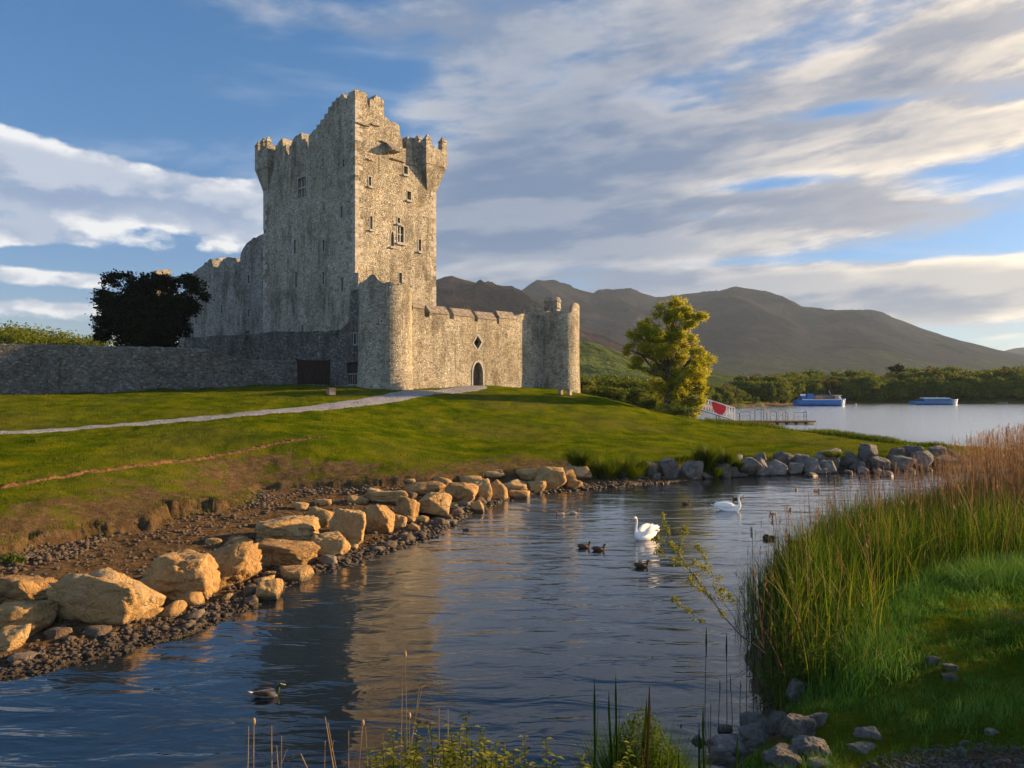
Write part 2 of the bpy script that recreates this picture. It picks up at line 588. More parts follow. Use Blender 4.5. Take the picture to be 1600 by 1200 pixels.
def hill_mat(name, lo, hi, green, gz):
    """moorland: heather brown above, green fields and scrub lower down, broken by gullies"""
    m, g, bs = new_mat(name)
    tc = g.n('TexCoord').outputs['Object']
    a = g.noise(tc, .006, 9, .62, .6)
    b = g.noise(tc, .035, 6, .65)
    col = g.mix(g.rng(a, .43, .57), tuple(c * .7 for c in lo), tuple(c * 1.35 for c in hi))
    z = g.sep(tc)[2]
    f = g.rng(g.m('ADD', z, g.m('MULTIPLY', g.m('SUBTRACT', a, .5), gz * 2.2)), gz * .35, gz, 1, 0)
    col = g.mix(f, col, g.mix(g.rng(b, .4, .6), tuple(c * .55 for c in green), green))
    col = g.mix(g.m('MULTIPLY', g.rng(b, .50, .70), .5), col, g.mix(1.0, col, (0.5, 0.5, 0.5), 'MULTIPLY'))
    g.put(bs.inputs['Base Color'], col)
    setb(bs, 1.0, .0)
    bump(g, bs, g.m('ADD', g.m('MULTIPLY', a, 3.0), b), 1.0, 16.0)
    return m


def water_mat():
    m, g, bs = new_mat('lake_water')
    tc = g.n('TexCoord').outputs['Object']
    x, y, z = g.sep(tc)
    bs.inputs['Base Color'].default_value = (0.002, 0.006, 0.010, 1)
    g.put(bs.inputs['Roughness'], g.rng(y, 50.0, 95.0, .03, .09))
    bs.inputs['IOR'].default_value = 1.38
    bs.inputs['Specular IOR Level'].default_value = .95
    # wavelets whose crests lie across the view, longer swell, and patches of calm
    calm = g.rng(g.noise(tc, .07, 3, .5), .38, .62, .45, 1.0)
    w1 = g.noise(g.comb(g.m('MULTIPLY', x, .36), y, 0.0), 1.55, 3, .5, .6)
    w2 = g.noise(g.comb(g.m('ADD', g.m('MULTIPLY', x, .42), g.m('MULTIPLY', y, .10)), y, 5.0), 5.6, 3, .55, .4)
    w3 = g.noise(g.comb(g.m('MULTIPLY', x, .30), y, 2.0), .62, 2, .5, .3)
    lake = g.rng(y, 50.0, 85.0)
    w4 = g.noise(g.comb(g.m('MULTIPLY', x, .40), y, 8.0), 1.7, 6, .66)
    h = g.m('ADD', g.m('MULTIPLY', w1, .078), g.m('MULTIPLY', w2, .008))
    h = g.m('MULTIPLY', h, calm)
    h = g.m('ADD', h, g.m('MULTIPLY', w3, .06))
    h = g.m('ADD', h, g.m('MULTIPLY', g.m('MULTIPLY', w4, .13), lake))
    b = g.n('Bump')
    b.inputs['Strength'].default_value = 1.0
    b.inputs['Distance'].default_value = 1.0
    g.put(b.inputs['Height'], h)
    g.nt.links.new(b.outputs[0], bs.inputs['Normal'])
    # far water brightened by extra mirror gloss mixed in, growing with distance
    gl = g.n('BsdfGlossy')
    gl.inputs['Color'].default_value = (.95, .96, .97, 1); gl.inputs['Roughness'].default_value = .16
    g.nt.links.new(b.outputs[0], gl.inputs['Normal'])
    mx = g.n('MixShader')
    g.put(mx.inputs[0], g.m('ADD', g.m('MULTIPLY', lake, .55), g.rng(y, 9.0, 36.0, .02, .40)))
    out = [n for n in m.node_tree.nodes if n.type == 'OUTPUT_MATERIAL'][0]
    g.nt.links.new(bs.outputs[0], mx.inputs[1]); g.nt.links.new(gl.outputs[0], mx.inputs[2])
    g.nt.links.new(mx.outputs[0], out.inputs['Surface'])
    return m


def rock_mat(name, tones, dark=.5, wetz=0.12):
    m, g, bs = new_mat(name)
    tc = g.n('TexCoord').outputs['Object']
    geo = g.n('NewGeometry')
    pos = geo.outputs['Position']
    oi = g.n('ObjectInfo').outputs['Random']
    off = g.comb(g.m('MULTIPLY', oi, 37.0), g.m('MULTIPLY', oi, 11.0), 0.0)
    v = g.vm('ADD', pos, off)
    n = g.noise(v, 2.2, 10, .74, .6)
    col = g.ramp(g.m('ADD', g.m('MULTIPLY', n, .8), g.m('MULTIPLY', oi, .2)), tones)
    sp = g.noise(v, 16, 5, .7)
    col = g.mix(g.m('MULTIPLY', g.rng(sp, .52, .68), dark), col, g.mix(1.0, col, (.45, .42, .38), 'MULTIPLY'))
    pz = g.sep(pos)[2]
    wf = g.rng(g.m('ADD', pz, g.m('MULTIPLY', g.m('SUBTRACT', n, .5), .25)), wetz * .3, wetz, 1, 0)
    col = g.mix(g.m('MULTIPLY', wf, .8), col, (0.022, 0.018, 0.013))
    g.put(bs.inputs['Base Color'], col)
    g.put(bs.inputs['Roughness'], g.m('SUBTRACT', .9, g.m('MULTIPLY', wf, .45)))
    bs.inputs['Specular IOR Level'].default_value = .3
    vo = g.n('TexVoronoi', feature='DISTANCE_TO_EDGE'); g.put(vo.inputs['Vector'], g.vm('ADD', v, g.vm('SCALE', g.noise(v, 3, 3, .5, col=True), .5))); vo.inputs['Scale'].default_value = 1.7
    h = g.m('ADD', g.m('MULTIPLY', n, 1.7), g.m('MULTIPLY', sp, .45))
    h = g.m('ADD', h, g.rng(vo.outputs['Distance'], 0, .06, -.25, 0))
    bump(g, bs, h, .9, .10)
    return m


M['ground'] = terrain_mat()
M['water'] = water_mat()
M['rock'] = rock_mat('sandstone_boulder', [(0.28, (0.12, 0.070, 0.028)), (0.44, (0.30, 0.180, 0.068)), (0.58, (0.40, 0.262, 0.110)), (0.74, (0.36, 0.29, 0.19))], .75, .2)
M['rockgrey'] = rock_mat('grey_boulder', [(0.30, (0.05, 0.047, 0.043)), (0.48, (0.12, 0.113, 0.10)), (0.60, (0.19, 0.18, 0.16)), (0.74, (0.33, 0.32, 0.30))], .8)
M['pebble'] = rock_mat('pebble_stone', [(0.25, (0.055, 0.040, 0.028)), (0.5, (0.12, 0.09, 0.062)), (0.78, (0.32, 0.28, 0.23))], .5, .16)
M['path'] = simple_mat('path_gravel', (0.225, 0.225, 0.235), .95, .1, .40, 7.0, .03)
M['edging'] = simple_mat('earth_and_stone_edging', (0.085, 0.046, 0.020), .95, .2, .55, 5.0, .06)
M['blade'] = leaf_mat('grass_blade', (0.020, 0.045, 0.002), (0.065, 0.105, 0.003), (0.175, 0.170, 0.012), .3)
M['reedgreen'] = leaf_mat('reed_leaf', (0.014, 0.038, 0.003), (0.045, 0.092, 0.006), (0.150, 0.180, 0.022), .35)
M['bankblade'] = leaf_mat('bank_grass_blade', (0.028, 0.095, 0.012), (0.070, 0.185, 0.026), (0.16, 0.27, 0.055), .2)
M['reeddry'] = leaf_mat('dry_reed', (0.07, 0.035, 0.016), (0.19, 0.10, 0.045), (0.34, 0.21, 0.10), .25)
M['oakleaf'] = leaf_mat('spring_leaf', (0.12, 0.15, 0.008), (0.26, 0.27, 0.014), (0.44, 0.41, 0.03), .45)
M['yewleaf'] = leaf_mat('dark_needle', (0.004, 0.007, 0.003), (0.008, 0.014, 0.005), (0.015, 0.024, 0.008), .05)
M['woodleaf'] = leaf_mat('woodland_leaf', (0.030, 0.058, 0.008), (0.075, 0.118, 0.014), (0.18, 0.175, 0.028), .3)
M['bushleaf'] = leaf_mat('bush_leaf', (0.03, 0.055, 0.008), (0.06, 0.10, 0.015), (0.12, 0.15, 0.03), .3)
M['sprigleaf'] = leaf_mat('willow_leaf', (0.07, 0.10, 0.012), (0.15, 0.17, 0.022), (0.26, 0.25, 0.05), .4)


# ------------------------------------------------------------------ terrain
def shore_px(px, py):
    Y = EYE * F / (py - 600)
    return (pix_w(px, Y), Y)


POND = [shore_px(*p) for p in ((0, 1062), (130, 1035), (240, 1005), (330, 975), (400, 945), (450, 905), (540, 880), (640, 850),
                               (700, 825), (740, 795), (800, 778), (860, 768), (920, 765), (1000, 757), (1100, 748), (1200, 742),
                               (1300, 738), (1400, 735), (1500, 731))]
LAND = [(-400, -60), (-60, 4), (-22, 8), (-13, 11.2)] + POND + [(36, 50), (40, 53.5), (40, 57), (36, 64), (34, 72), (30, 80), (26, 92), (25.5, 100), (22, 110), (19, 124),
        (20, 140), (34, 156), (52, 172), (64, 181), (70, 190), (80, 205), (112, 214), (150, 209), (190, 214), (250, 212), (420, 225), (900, 260),
        (2500, 400), (6000, 2600), (4200, 5200), (-4200, 5200), (-5200, 1500), (-3000, -60)]
EDGE_PX = [(-60, 872, 20), (0, 850, 21.2), (60, 835, 22.6), (150, 818, 24.3), (235, 812, 25.2), (262, 792, 27.6), (330, 784, 28.6), (385, 772, 30.6), (398, 748, 35.2),
           (500, 749, 35.4), (620, 747, 35.9), (700, 744, 36.8), (800, 733, 39.9), (870, 727, 41.2), (930, 722, 41.6)]
EDGE = [(pix_w(a, c), c) for a, b, c in EDGE_PX]
FARBANK = [(x + .2, y + 1.9) for x, y in POND[13:]]
LAWN = [(-400, -40), (-60, 14), (-30, 17)] + EDGE + FARBANK + [(35, 52), (38.4, 54.4), (38, 57), (34, 63.2), (32, 71), (28, 79), (24, 91), (23, 100), (20, 109.5), (16.8, 124),
        (18, 141.5), (33, 158), (51, 174), (62, 183), (68, 192), (79, 207), (111, 216), (150, 211.5), (190, 216), (250, 214.5), (420, 228), (900, 264),
        (2490, 404), (5990, 2600), (4190, 5190), (-4190, 5190), (-5190, 1500), (-2990, -40)]
BANK = [(-300, 2), (-40, 4), (-10, 6.6), (-2, 7.6), (1.2, 8.6), (2.2, 9.7), (3.3, 11.0), (4.2, 12.2), (4.9, 15), (6, 18), (8, 22), (11, 26), (15, 30), (22, 36), (32, 42), (50, 46),
        (110, 50), (400, 60), (400, -80), (-300, -80)]


def sdist(x, y, poly):
    """signed distance to a closed polygon, positive inside"""
    x = np.asarray(x, float); y = np.asarray(y, float)
    d = np.full(x.shape, 1e18)
    inside = np.zeros(x.shape, bool)
    n = len(poly)
    for i in range(n):
        ax, ay = poly[i]; bx, by = poly[(i + 1) % n]
        ex, ey = bx - ax, by - ay
        t = np.clip(((x - ax) * ex + (y - ay) * ey) / (ex * ex + ey * ey), 0, 1)
        d = np.minimum(d, (x - ax - t * ex) ** 2 + (y - ay - t * ey) ** 2)
        if ay != by:
            c = (ay > y) != (by > y)
            xi = ax + (y - ay) * ex / ey
            inside ^= c & (x < xi)
    d = np.sqrt(d)
    return np.where(inside, d, -d)


def fit_tps(pts):
    p = np.array(pts, float)
    n = len(p)
    s = 20.0
    X = p[:, :2] / s
    r2 = ((X[:, None] - X[None]) ** 2).sum(-1)
    K = np.where(r2 > 0, r2 * np.log(r2 + 1e-12), 0) * .5 + np.eye(n) * 2e-3
    Q = np.hstack([np.ones((n, 1)), X])
    A = np.block([[K, Q], [Q.T, np.zeros((3, 3))]])
    w = np.linalg.solve(A, np.concatenate([p[:, 2], np.zeros(3)]))
    def f(x, y):
        x = np.asarray(x, float) / s; y = np.asarray(y, float) / s
        z = w[n] + w[n + 1] * x + w[n + 2] * y
        for i in range(n):
            q = (x - X[i, 0]) ** 2 + (y - X[i, 1]) ** 2
            z = z + w[i] * .5 * np.where(q > 0, q * np.log(q + 1e-12), 0)
        return z
    return f


def zp(px, py, Y):
    return (pix_w(px, Y), Y, EYE - (py - 600) / F * Y)


CTRL = [zp(0, 850, 21.2), zp(-60, 872, 20), zp(150, 815, 24.3), zp(235, 806, 25.3), zp(398, 749, 35.3), zp(620, 747, 36), zp(800, 732, 40),
        zp(870, 724, 41.6), zp(0, 762, 26), zp(250, 722, 34.2), zp(510, 683, 42), zp(130, 740, 30), zp(380, 702, 38.4), zp(100, 800, 24.2),
        zp(0, 678, 40), zp(250, 660, 47), zp(500, 635.5, 57), zp(620, 619, 65), zp(700, 610, 73), (-3.8, 78.6, 5.28),
        zp(-200, 690, 37), zp(-200, 622, 56), zp(0, 615, 59), zp(130, 613, 61.5), zp(250, 610, 64), zp(460, 602, 71), zp(500, 604, 73),
        zp(0, 661, 44.5), zp(200, 650, 49.5), zp(400, 628, 59),
        zp(596, 607.5, 68.6), (5.9, 86.5, 4.75), (1, 83, 5.1), zp(800, 612, 75), zp(850, 611, 80), zp(905, 614, 84),
        zp(700, 655, 58), zp(700, 700, 46.5), zp(800, 650, 61), zp(800, 690, 50), zp(900, 650, 64), zp(900, 690, 51.5), zp(950, 624, 76),
        zp(1000, 640, 71), zp(1000, 690, 52), zp(1045, 651, 70), zp(1090, 660, 68), zp(1150, 665, 70), zp(1200, 670, 68), zp(1310, 684, 63), zp(1100, 700, 54), zp(1200, 702, 53), zp(1300, 700, 53),
        (13, 44.5, .85), (22, 48.5, .75), (30, 52, .65), (36, 57, .5), (22, 84, .8), (18, 84, 1.3), (14, 92, 1.5), (20, 98, 1.0), (12, 105, 1.5),
        (-16, 90, 5.3), (-5, 95, 5.0), (-30, 100, 5.2), (-60, 90, 4.8), (-60, 60, 4.4), (-60, 30, 2.2), (-45, 26, 1.6), (-30, 20, 1.1), (-80, 120, 4.5), (0, 120, 3.0), (-40, 140, 4.0),
        (5, 90, 4.4), (10, 86, 3.6), (30, 190, 2), (-100, 200, 4), (-120, 40, 3)]
lawn_z = fit_tps(CTRL)
bank_z = fit_tps([(0, 0, 3.85), (0, 2, 3.3), (0, 4, 2.25), (0, 6, 1.25), (0, 7.4, .8), (-4, 6, 1.0), (8, 0, 3.5), (6, 4.5, 2.1), (4, 8.0, .95), (6, 8.3, 1.15), (7.5, 9, 1.3), (9, 14, 1.2), (12, 17, 1.1),
                  (15, 25, .9), (30, 35, .8), (6, 12.5, .95), (7, 16, .9), (-10, 3, 2), (-30, 0, 2), (60, 40, .9), (60, 0, 2), (20, 8, 1.9), (-10, -20, 5), (20, -20, 5), (-60, -60, 6), (60, -60, 6)])


def ground(x, y, parts=False):
    x = np.atleast_1d(np.asarray(x, float)); y = np.atleast_1d(np.asarray(y, float))
    dland = sdist(x, y, LAND)
    dlawn = sdist(x, y, LAWN)
    dbank = sdist(x, y, BANK)
    jag = fbm(x * .9, y * .9, 0, 4, 5) * .55 + fbm(x * 4, y * 4, 0, 3, 6) * .16
    jl = dlawn + jag * np.clip((38 - x) / 40, .25, 1) * np.where(x < 3, 1, .5)
    far = sstep(110, 180, np.hypot(x, y))
    zl = lawn_z(x, y)
    zl = zl * (1 - far) + far * (1.0 + .004 * np.clip(dland, 0, 900))
    zl = zl + fbm(x * .25, y * .25, 0, 4, 9) * .17 + fbm(x * 1.7, y * 1.7, 0, 4, 19) * .055
    dl = dland + fbm(x * .8, y * .8, 0, 4, 15) * .5
    # cobbled shelf between the water and the eroded turf edge
    t = np.clip(dl / np.maximum(dl + np.maximum(-jl, 0.01), 0.02), 0, 1)
    zs = .03 + .50 * t + fbm(x * 1.3, y * 1.3, 0, 4, 25) * .06 + fbm(x * 6, y * 6, 0, 2, 26) * .02
    w = sstep(-.10, .14, jl)
    bankside = sstep(2.5, .6, jl) * np.where(x < 3.5, 1, 0)
    zl = zl - bankside * .05
    zin = zs * (1 - w) + np.maximum(zl, .35) * w
    under = np.clip(dl * .22, -1.6, 0)
    z1 = np.where(dl > 0, zin, under)
    # near bank
    db = dbank + fbm(x * .7 + 50, y * .7, 0, 4, 35) * .35
    z2 = bank_z(x, y) + fbm(x * .8, y * .8, 0, 4, 39) * .07 + fbm(x * 3.5, y * 3.5, 0, 3, 43) * .03
    z2 = np.where(db > 0, np.maximum(z2, .15) * sstep(0, 1.1, db) + .02, np.clip(db * .5, -1.6, 0))
    z = np.maximum(z1, z2)
    if not parts:
        return z
    shelf = (dl > 0) * (1 - w)
    dirt = shelf * 1.0 + w * sstep(6.5, .3, jl + fbm(x * .5, y * .5, 0, 3, 61) * 1.6) * np.where(x < 4, .62, .35) * (1 - far)
    # turf face below the path, worn strip over the ledge
    dirt = np.where((z2 > z1), sstep(1.3, .3, db) * .8, dirt)
    # trodden patch by the near rocks and along the track on the near bank
    tr = np.exp(-(((x - 5.2) / 1.3) ** 2 + ((y - 8.3) / .9) ** 2)) * 1.0 + .45 * np.exp(-((x - 8.2 - .32 * (y - 10)) / .8) ** 2) * sstep(9, 11, y)
    dirt = np.maximum(dirt, np.where(z2 > z1, np.minimum(tr, .95), 0))
    lid = np.where(z1 >= z2, dl, db)
    wet = sstep(1.1, .0, lid) * sstep(.30, .05, z)
    return z, dirt, wet, dict(dland=dl, jl=jl, db=db, w=w, z1=z1, z2=z2)


def gz(x, y):
    return float(ground([x], [y])[0])


def build_terrain():
    a = np.radians(np.concatenate([np.linspace(-180, -62, 60)[:-1], np.linspace(-62, -37, 60)[:-1], np.linspace(-37, 37, 620), np.linspace(37, 62, 60)[1:], np.linspace(62, 180, 60)[1:]]))
    r = np.concatenate([np.linspace(.0, 4.5, 10)[:-1], np.exp(np.linspace(math.log(4.5), math.log(110), 560))[:-1], np.exp(np.linspace(math.log(110), math.log(5200), 110))])
    A, R = np.meshgrid(a, r)
    x = R * np.sin(A); y = R * np.cos(A)
    z, dirt, wet, _ = ground(x.ravel(), y.ravel(), True)
    nr, na = R.shape
    idx = np.arange(nr * na).reshape(nr, na)
    q = np.stack([idx[:-1, :-1], idx[1:, :-1], idx[1:, 1:], idx[:-1, 1:]], -1).reshape(-1, 4)[:, ::-1]
    me = np_mesh('ground', np.stack([x.ravel(), y.ravel(), z], 1), [q], dict(dirt=dirt, wet=wet))
    o = link_mesh('ground', me, M['ground'], smooth=True)
    o['kind'] = 'structure'


build_terrain()
wb = MB()
wb.face([(-5500, -300, 0), (6500, -300, 0), (6500, 5300, 0), (-5500, 5300, 0)])
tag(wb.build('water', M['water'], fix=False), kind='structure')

# ------------------------------------------------------------------ hills, each a relief of its own with a real distance
def hill(name, ridge, d0, d1, mat, seed, gully=.11, nu=260, nv=90, foot=0.0, azpad=True):
    """ridge: pixels of the skyline; the slope climbs from distance d0 to the ridge at d1 and falls away behind"""
    px = np.array([p[0] for p in ridge], float); py = np.array([p[1] for p in ridge], float)
    u = np.linspace(px[0], px[-1], nu)
    h = np.interp(u, px, py)
    k = np.hanning(9); k /= k.sum()
    h = np.convolve(np.pad(h, 4, 'edge'), k, 'valid')
    v = np.linspace(0, 1.5, nv)
    U, V = np.meshgrid(u, v)
    Y = d0 + (d1 - d0) * V
    X = (U - 800) / F * Y
    H = EYE + (600 - h)[None, :] / F * d1          # ridge height at each column
    prof = np.where(V <= 1, np.sin(np.clip(V, 0, 1) * math.pi / 2) ** 1.35, 1 - .8 * (V - 1) ** 1.2)
    n = fbm(X / (d1 * .11), Y / (d1 * .11), 0, 6, seed, .52)
    edge = sstep(0, .5, V) * (1 - .92 * np.exp(-((V - 1) / .10) ** 2))
    ridg = 1 - np.abs(fbm(X / (d1 * .07), Y / (d1 * .22), 0, 5, seed + 3))
    Z = foot + (H - foot) * prof * (1 + gully * n * edge - gully * .9 * (1 - ridg) * edge * 2)
    Z = Z - np.where(V == 0, 8, 0)
    idx = np.arange(nu * nv).reshape(nv, nu)
    q = np.stack([idx[:-1, :-1], idx[:-1, 1:], idx[1:, 1:], idx[1:, :-1]], -1).reshape(-1, 4)
    me = np_mesh(name, np.stack([X.ravel(), Y.ravel(), Z.ravel()], 1), [q])
    tag(link_mesh(name, me, mat, smooth=True), kind='structure')


M['hillA'] = hill_mat('heather_moor', (0.011, 0.008, 0.008), (0.026, 0.016, 0.014), (0.05, 0.07, 0.015), 45)
M['hillB'] = hill_mat('mountain_moor', (0.006, 0.007, 0.010), (0.019, 0.017, 0.018), (0.045, 0.052, 0.024), 90)  # base colour darkened and greyed to imitate cloud shadow on the slopes
M['hillC'] = hill_mat('green_foothill', (0.035, 0.055, 0.015), (0.085, 0.11, 0.03), (0.07, 0.10, 0.025), 30)
hill('mountain', [(560, 560), (640, 520), (760, 480), (800, 462), (813, 457), (832, 448), (853, 441), (875, 447), (900, 456), (922, 461), (950, 459), (982, 458), (1005, 462), (1024, 469),
                  (1060, 468), (1095, 463), (1125, 455), (1150, 449.5), (1160, 449), (1175, 453), (1200, 463), (1230, 477), (1255, 487), (1290, 489), (1320, 487), (1350, 488), (1375, 490),
                  (1400, 498), (1440, 514), (1480, 527), (1520, 537), (1560, 547), (1620, 560), (1720, 572), (1900, 585)], 1250, 2500, M['hillB'], 21)
hill('distant_hill', [(1500, 570), (1545, 556), (1575, 547), (1595, 543), (1640, 541), (1720, 548), (1860, 552), (2000, 560)], 2900, 3600, M['hillB'], 45)
hill('moor_hill', [(300, 560), (420, 520), (560, 470), (640, 446), (683, 437), (702, 435), (735, 442), (790, 454), (812, 457), (834, 468), (870, 487), (908, 509), (958, 529), (990, 543), (1040, 560), (1110, 580)],
     800, 1500, M['hillA'], 33)
hill('foothill', [(700, 500), (800, 512), (860, 520), (905, 530), (925, 533), (950, 543), (985, 556), (1010, 565), (1050, 572), (1100, 580), (1160, 588)], 330, 560, M['hillC'], 57)


# ------------------------------------------------------------------ castle
E1 = Vector((.692, .722, 0)).normalized()      # along the sunlit fronts, away to the right
E2 = Vector((-E1.y, E1.x, 0))                  # along the shaded fronts, away to the left
KC = Vector((-16.2, 76, 0))                    # near corner of the keep


def on_plane(Q, e, px, py):
    k = (px - 800) / F
    t = (k * Q.y - Q.x) / (e.x - k * e.y)
    dep = Q.y + t * e.y
    return t, EYE + (600 - py) / F * dep


def W3(Q, e, t, z, off=0.0, n=None):
    p = Q + e * t
    if n is not None:
        p = p + n * off
    return Vector((p.x, p.y, z))


def roughen(pts, closed_skip, step=.45, amp=.10, seed=1, lock_below=-1e9):
    """break straight wall-head lines into uneven masonry"""
    rr = random.Random(seed)
    out = []
    n = len(pts)
    for i in range(n):
        a = pts[i]; b = pts[(i + 1) % n]
        out.append(a)
        if i in closed_skip:
            continue
        L = math.hypot(b[0] - a[0], b[1] - a[1])
        k = int(L / step)
        for j in range(1, k):
            t = j / k
            if min(a[1], b[1]) < lock_below and abs(a[0] - b[0]) < .2:
                continue
            out.append((a[0] + (b[0] - a[0]) * t + rr.uniform(-amp, amp) * .4, a[1] + (b[1] - a[1]) * t + rr.uniform(-amp, amp)))
    return out


def wall_panel(name, Q, e, inward, outline, holes, thick, mat, parent, depth=.55):
    """slab of wall standing in the plane Q,e with real openings; outline and holes in (t, z)"""
    mb = MB()
    loops = [[Vector((p[0], p[1], 0)) for p in outline]] + [[Vector((p[0], p[1], 0)) for p in h] for h in holes]
    tris = tessellate_polygon(loops)
    flat = [p for l in loops for p in l]
    vs = [W3(Q, e, p.x, p.y) for p in flat]
    mb.add(vs, [tuple(t) for t in tris])
    n = len(outline)
    fr = [W3(Q, e, p[0], p[1]) for p in outline]
    bk = [p + inward * thick for p in fr]
    t2 = tessellate_polygon([[Vector((p[0], p[1], 0)) for p in outline]])
    mb.add(bk, [tuple(t) for t in t2])
    for i in range(n):
        j = (i + 1) % n
        mb.face([fr[i], fr[j], bk[j], bk[i]])
    for h in holes:
        f = [W3(Q, e, p[0], p[1]) for p in h]
        b = [p + inward * depth for p in f]
        for i in range(len(h)):
            j = (i + 1) % len(h)
            mb.face([f[i], f[j], b[j], b[i]])
    return mb.build(name, mat, parent)


def rect_px(Q, e, px, py, w, h):
    """opening given by its centre and size in photograph pixels"""
    t0, zt = on_plane(Q, e, px - w / 2, py - h / 2)
    t1, _ = on_plane(Q, e, px + w / 2, py - h / 2)
    _, zb = on_plane(Q, e, px, py + h / 2)
    tm, zt = on_plane(Q, e, px, py - h / 2)
    a, b = min(t0, t1), max(t0, t1)
    return [(a, zb), (b, zb), (b, zt), (a, zt)]


def arch_px(Q, e, px, py, w, h, spring=.55):
    r = rect_px(Q, e, px, py, w, h)
    a, b, zb, zt = r[0][0], r[1][0], r[0][1], r[2][1]
    zs = zb + (zt - zb) * spring
    pts = [(a, zb), (b, zb), (b, zs)]
    m_ = (a + b) / 2
    for k in range(1, 6):
        s = k / 6
        pts.append((b + (m_ - b) * s ** 1.5, zs + (zt - zs) * math.sin(s * math.pi / 2) ** .9))
    pts.append((m_, zt))
    for k in range(5, 0, -1):
        s = k / 6
        pts.append((a + (m_ - a) * s ** 1.5, zs + (zt - zs) * math.sin(s * math.pi / 2) ** .9))
    pts.append((a, zs))
    return pts


def window(Q, e, inward, hole, parent, depth=.55, kind='slit', fw=.10, sill=True, mull=(0, 0), name='window'):
    """dressed stone surround (proud of the wall) with a dark recess behind: window > surround, pane"""
    w = bpy.data.objects.new(name, None)
    w = None
    out = -inward
    ts = [p[0] for p in hole]; zs = [p[1] for p in hole]
    ca, cb = (min(ts) + max(ts)) / 2, (min(zs) + max(zs)) / 2
    mb = MB()
    n = len(hole)
    big = []
    for (t, z) in hole:
        dt = (t - ca); dz = (z - cb)
        big.append((t + math.copysign(fw, dt) if abs(dt) > 1e-4 else t, z + math.copysign(fw * 1.1, dz)))
    if kind == 'diamond':
        big = [(ca + (t - ca) * 1.38, cb + (z - cb) * 1.38) for t, z in hole]
    o1, o2 = .035, -.10
    for i in range(n):
        j = (i + 1) % n
        a = [W3(Q, e, *hole[i], o1, out), W3(Q, e, *hole[j], o1, out), W3(Q, e, *big[j], o1, out), W3(Q, e, *big[i], o1, out)]
        b = [p - out * (o1 - o2) for p in a]
        # the inner lip sits 4 mm inside the opening so that it never lies in the wall's own face
        mb.prism(a, b)
    if sill:
        z0 = min(zs); a0, b0 = min(ts) - fw * 1.7, max(ts) + fw * 1.7
        p = [W3(Q, e, a0, z0 - fw * 1.15, .0, out), W3(Q, e, b0, z0 - fw * 1.15, .0, out), W3(Q, e, b0, z0 - fw * 1.15 - .16, .0, out), W3(Q, e, a0, z0 - fw * 1.15 - .16, .0, out)]
        mb.prism([q + out * .22 for q in p], [q - out * .1 for q in p])
    for k in range(mull[0]):
        t = min(ts) + (max(ts) - min(ts)) * (k + 1) / (mull[0] + 1)
        p = [W3(Q, e, t - .06, min(zs), -.08, out), W3(Q, e, t + .06, min(zs), -.08, out), W3(Q, e, t + .06, max(zs), -.08, out), W3(Q, e, t - .06, max(zs), -.08, out)]
        mb.prism(p, [q - out * .14 for q in p])
    for k in range(mull[1]):
        z = min(zs) + (max(zs) - min(zs)) * (k + 1) / (mull[1] + 1)
        p = [W3(Q, e, min(ts), z - .06, -.085, out), W3(Q, e, max(ts), z - .06, -.085, out), W3(Q, e, max(ts), z + .06, -.085, out), W3(Q, e, min(ts), z + .06, -.085, out)]
        mb.prism(p, [q - out * .13 for q in p])
    o = mb.build(name, M['frame'], parent)
    g_ = MB()
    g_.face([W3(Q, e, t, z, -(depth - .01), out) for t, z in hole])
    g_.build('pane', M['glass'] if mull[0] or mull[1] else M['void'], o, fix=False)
    return o


castle = thing('castle', 'ruined grey stone castle with tall crenellated keep, round turrets and battlemented wall', 'castle')

# --- keep
L1, L2 = 10.9, 19.4
GZ = 3.5
def pl1(px, py): return on_plane(KC, E1, px, py)
def pl2(px, py): return on_plane(KC, E2, px, py)

f1_top = [(555, 145), (558, 138.5), (564, 142.7), (567, 152), (573, 158), (577.5, 171), (578.5, 155), (584, 156), (587, 148), (599.6, 157), (600.2, 181), (607, 186), (610, 191),
          (618, 191), (624, 196), (625.5, 210), (628, 216), (629.5, 231), (636, 232), (636.8, 213), (648, 216), (652, 233), (660, 233), (682, 233)]
out1 = [(.004, GZ), (L1, GZ)] + [(min(L1, max(.004, t)), z) for t, z in [pl1(*p) for p in f1_top[::-1]]]
out1 = roughen(out1, (0, 1), .45, .05, 3, 9)
holes1_spec = [('slit', 578, 283, 3.6, 14), ('slit', 580, 348, 3.6, 20), ('mull', 626, 366, 9, 25), ('slit', 623, 344.5, 4, 8), ('arch', 613, 373, 4.6, 23),
               ('slit', 656, 383, 3.6, 18), ('slit', 625.7, 434.5, 4.6, 16), ('slit', 639, 305.6, 6, 13), ('slit', 634, 266, 6, 12)]
holes1 = [(arch_px if k == 'arch' else rect_px)(KC, E1, px, py, w, h) for k, px, py, w, h in holes1_spec]
wall_panel('keep_wall', KC, E1, E2, out1, holes1, 1.5, M['keep'], castle)
for (k, *_), h in zip(holes1_spec, holes1):
    window(KC, E1, E2, h, castle, mull=(1, 1) if k == 'mull' else (0, 0), fw=.09 if k != 'mull' else .13)

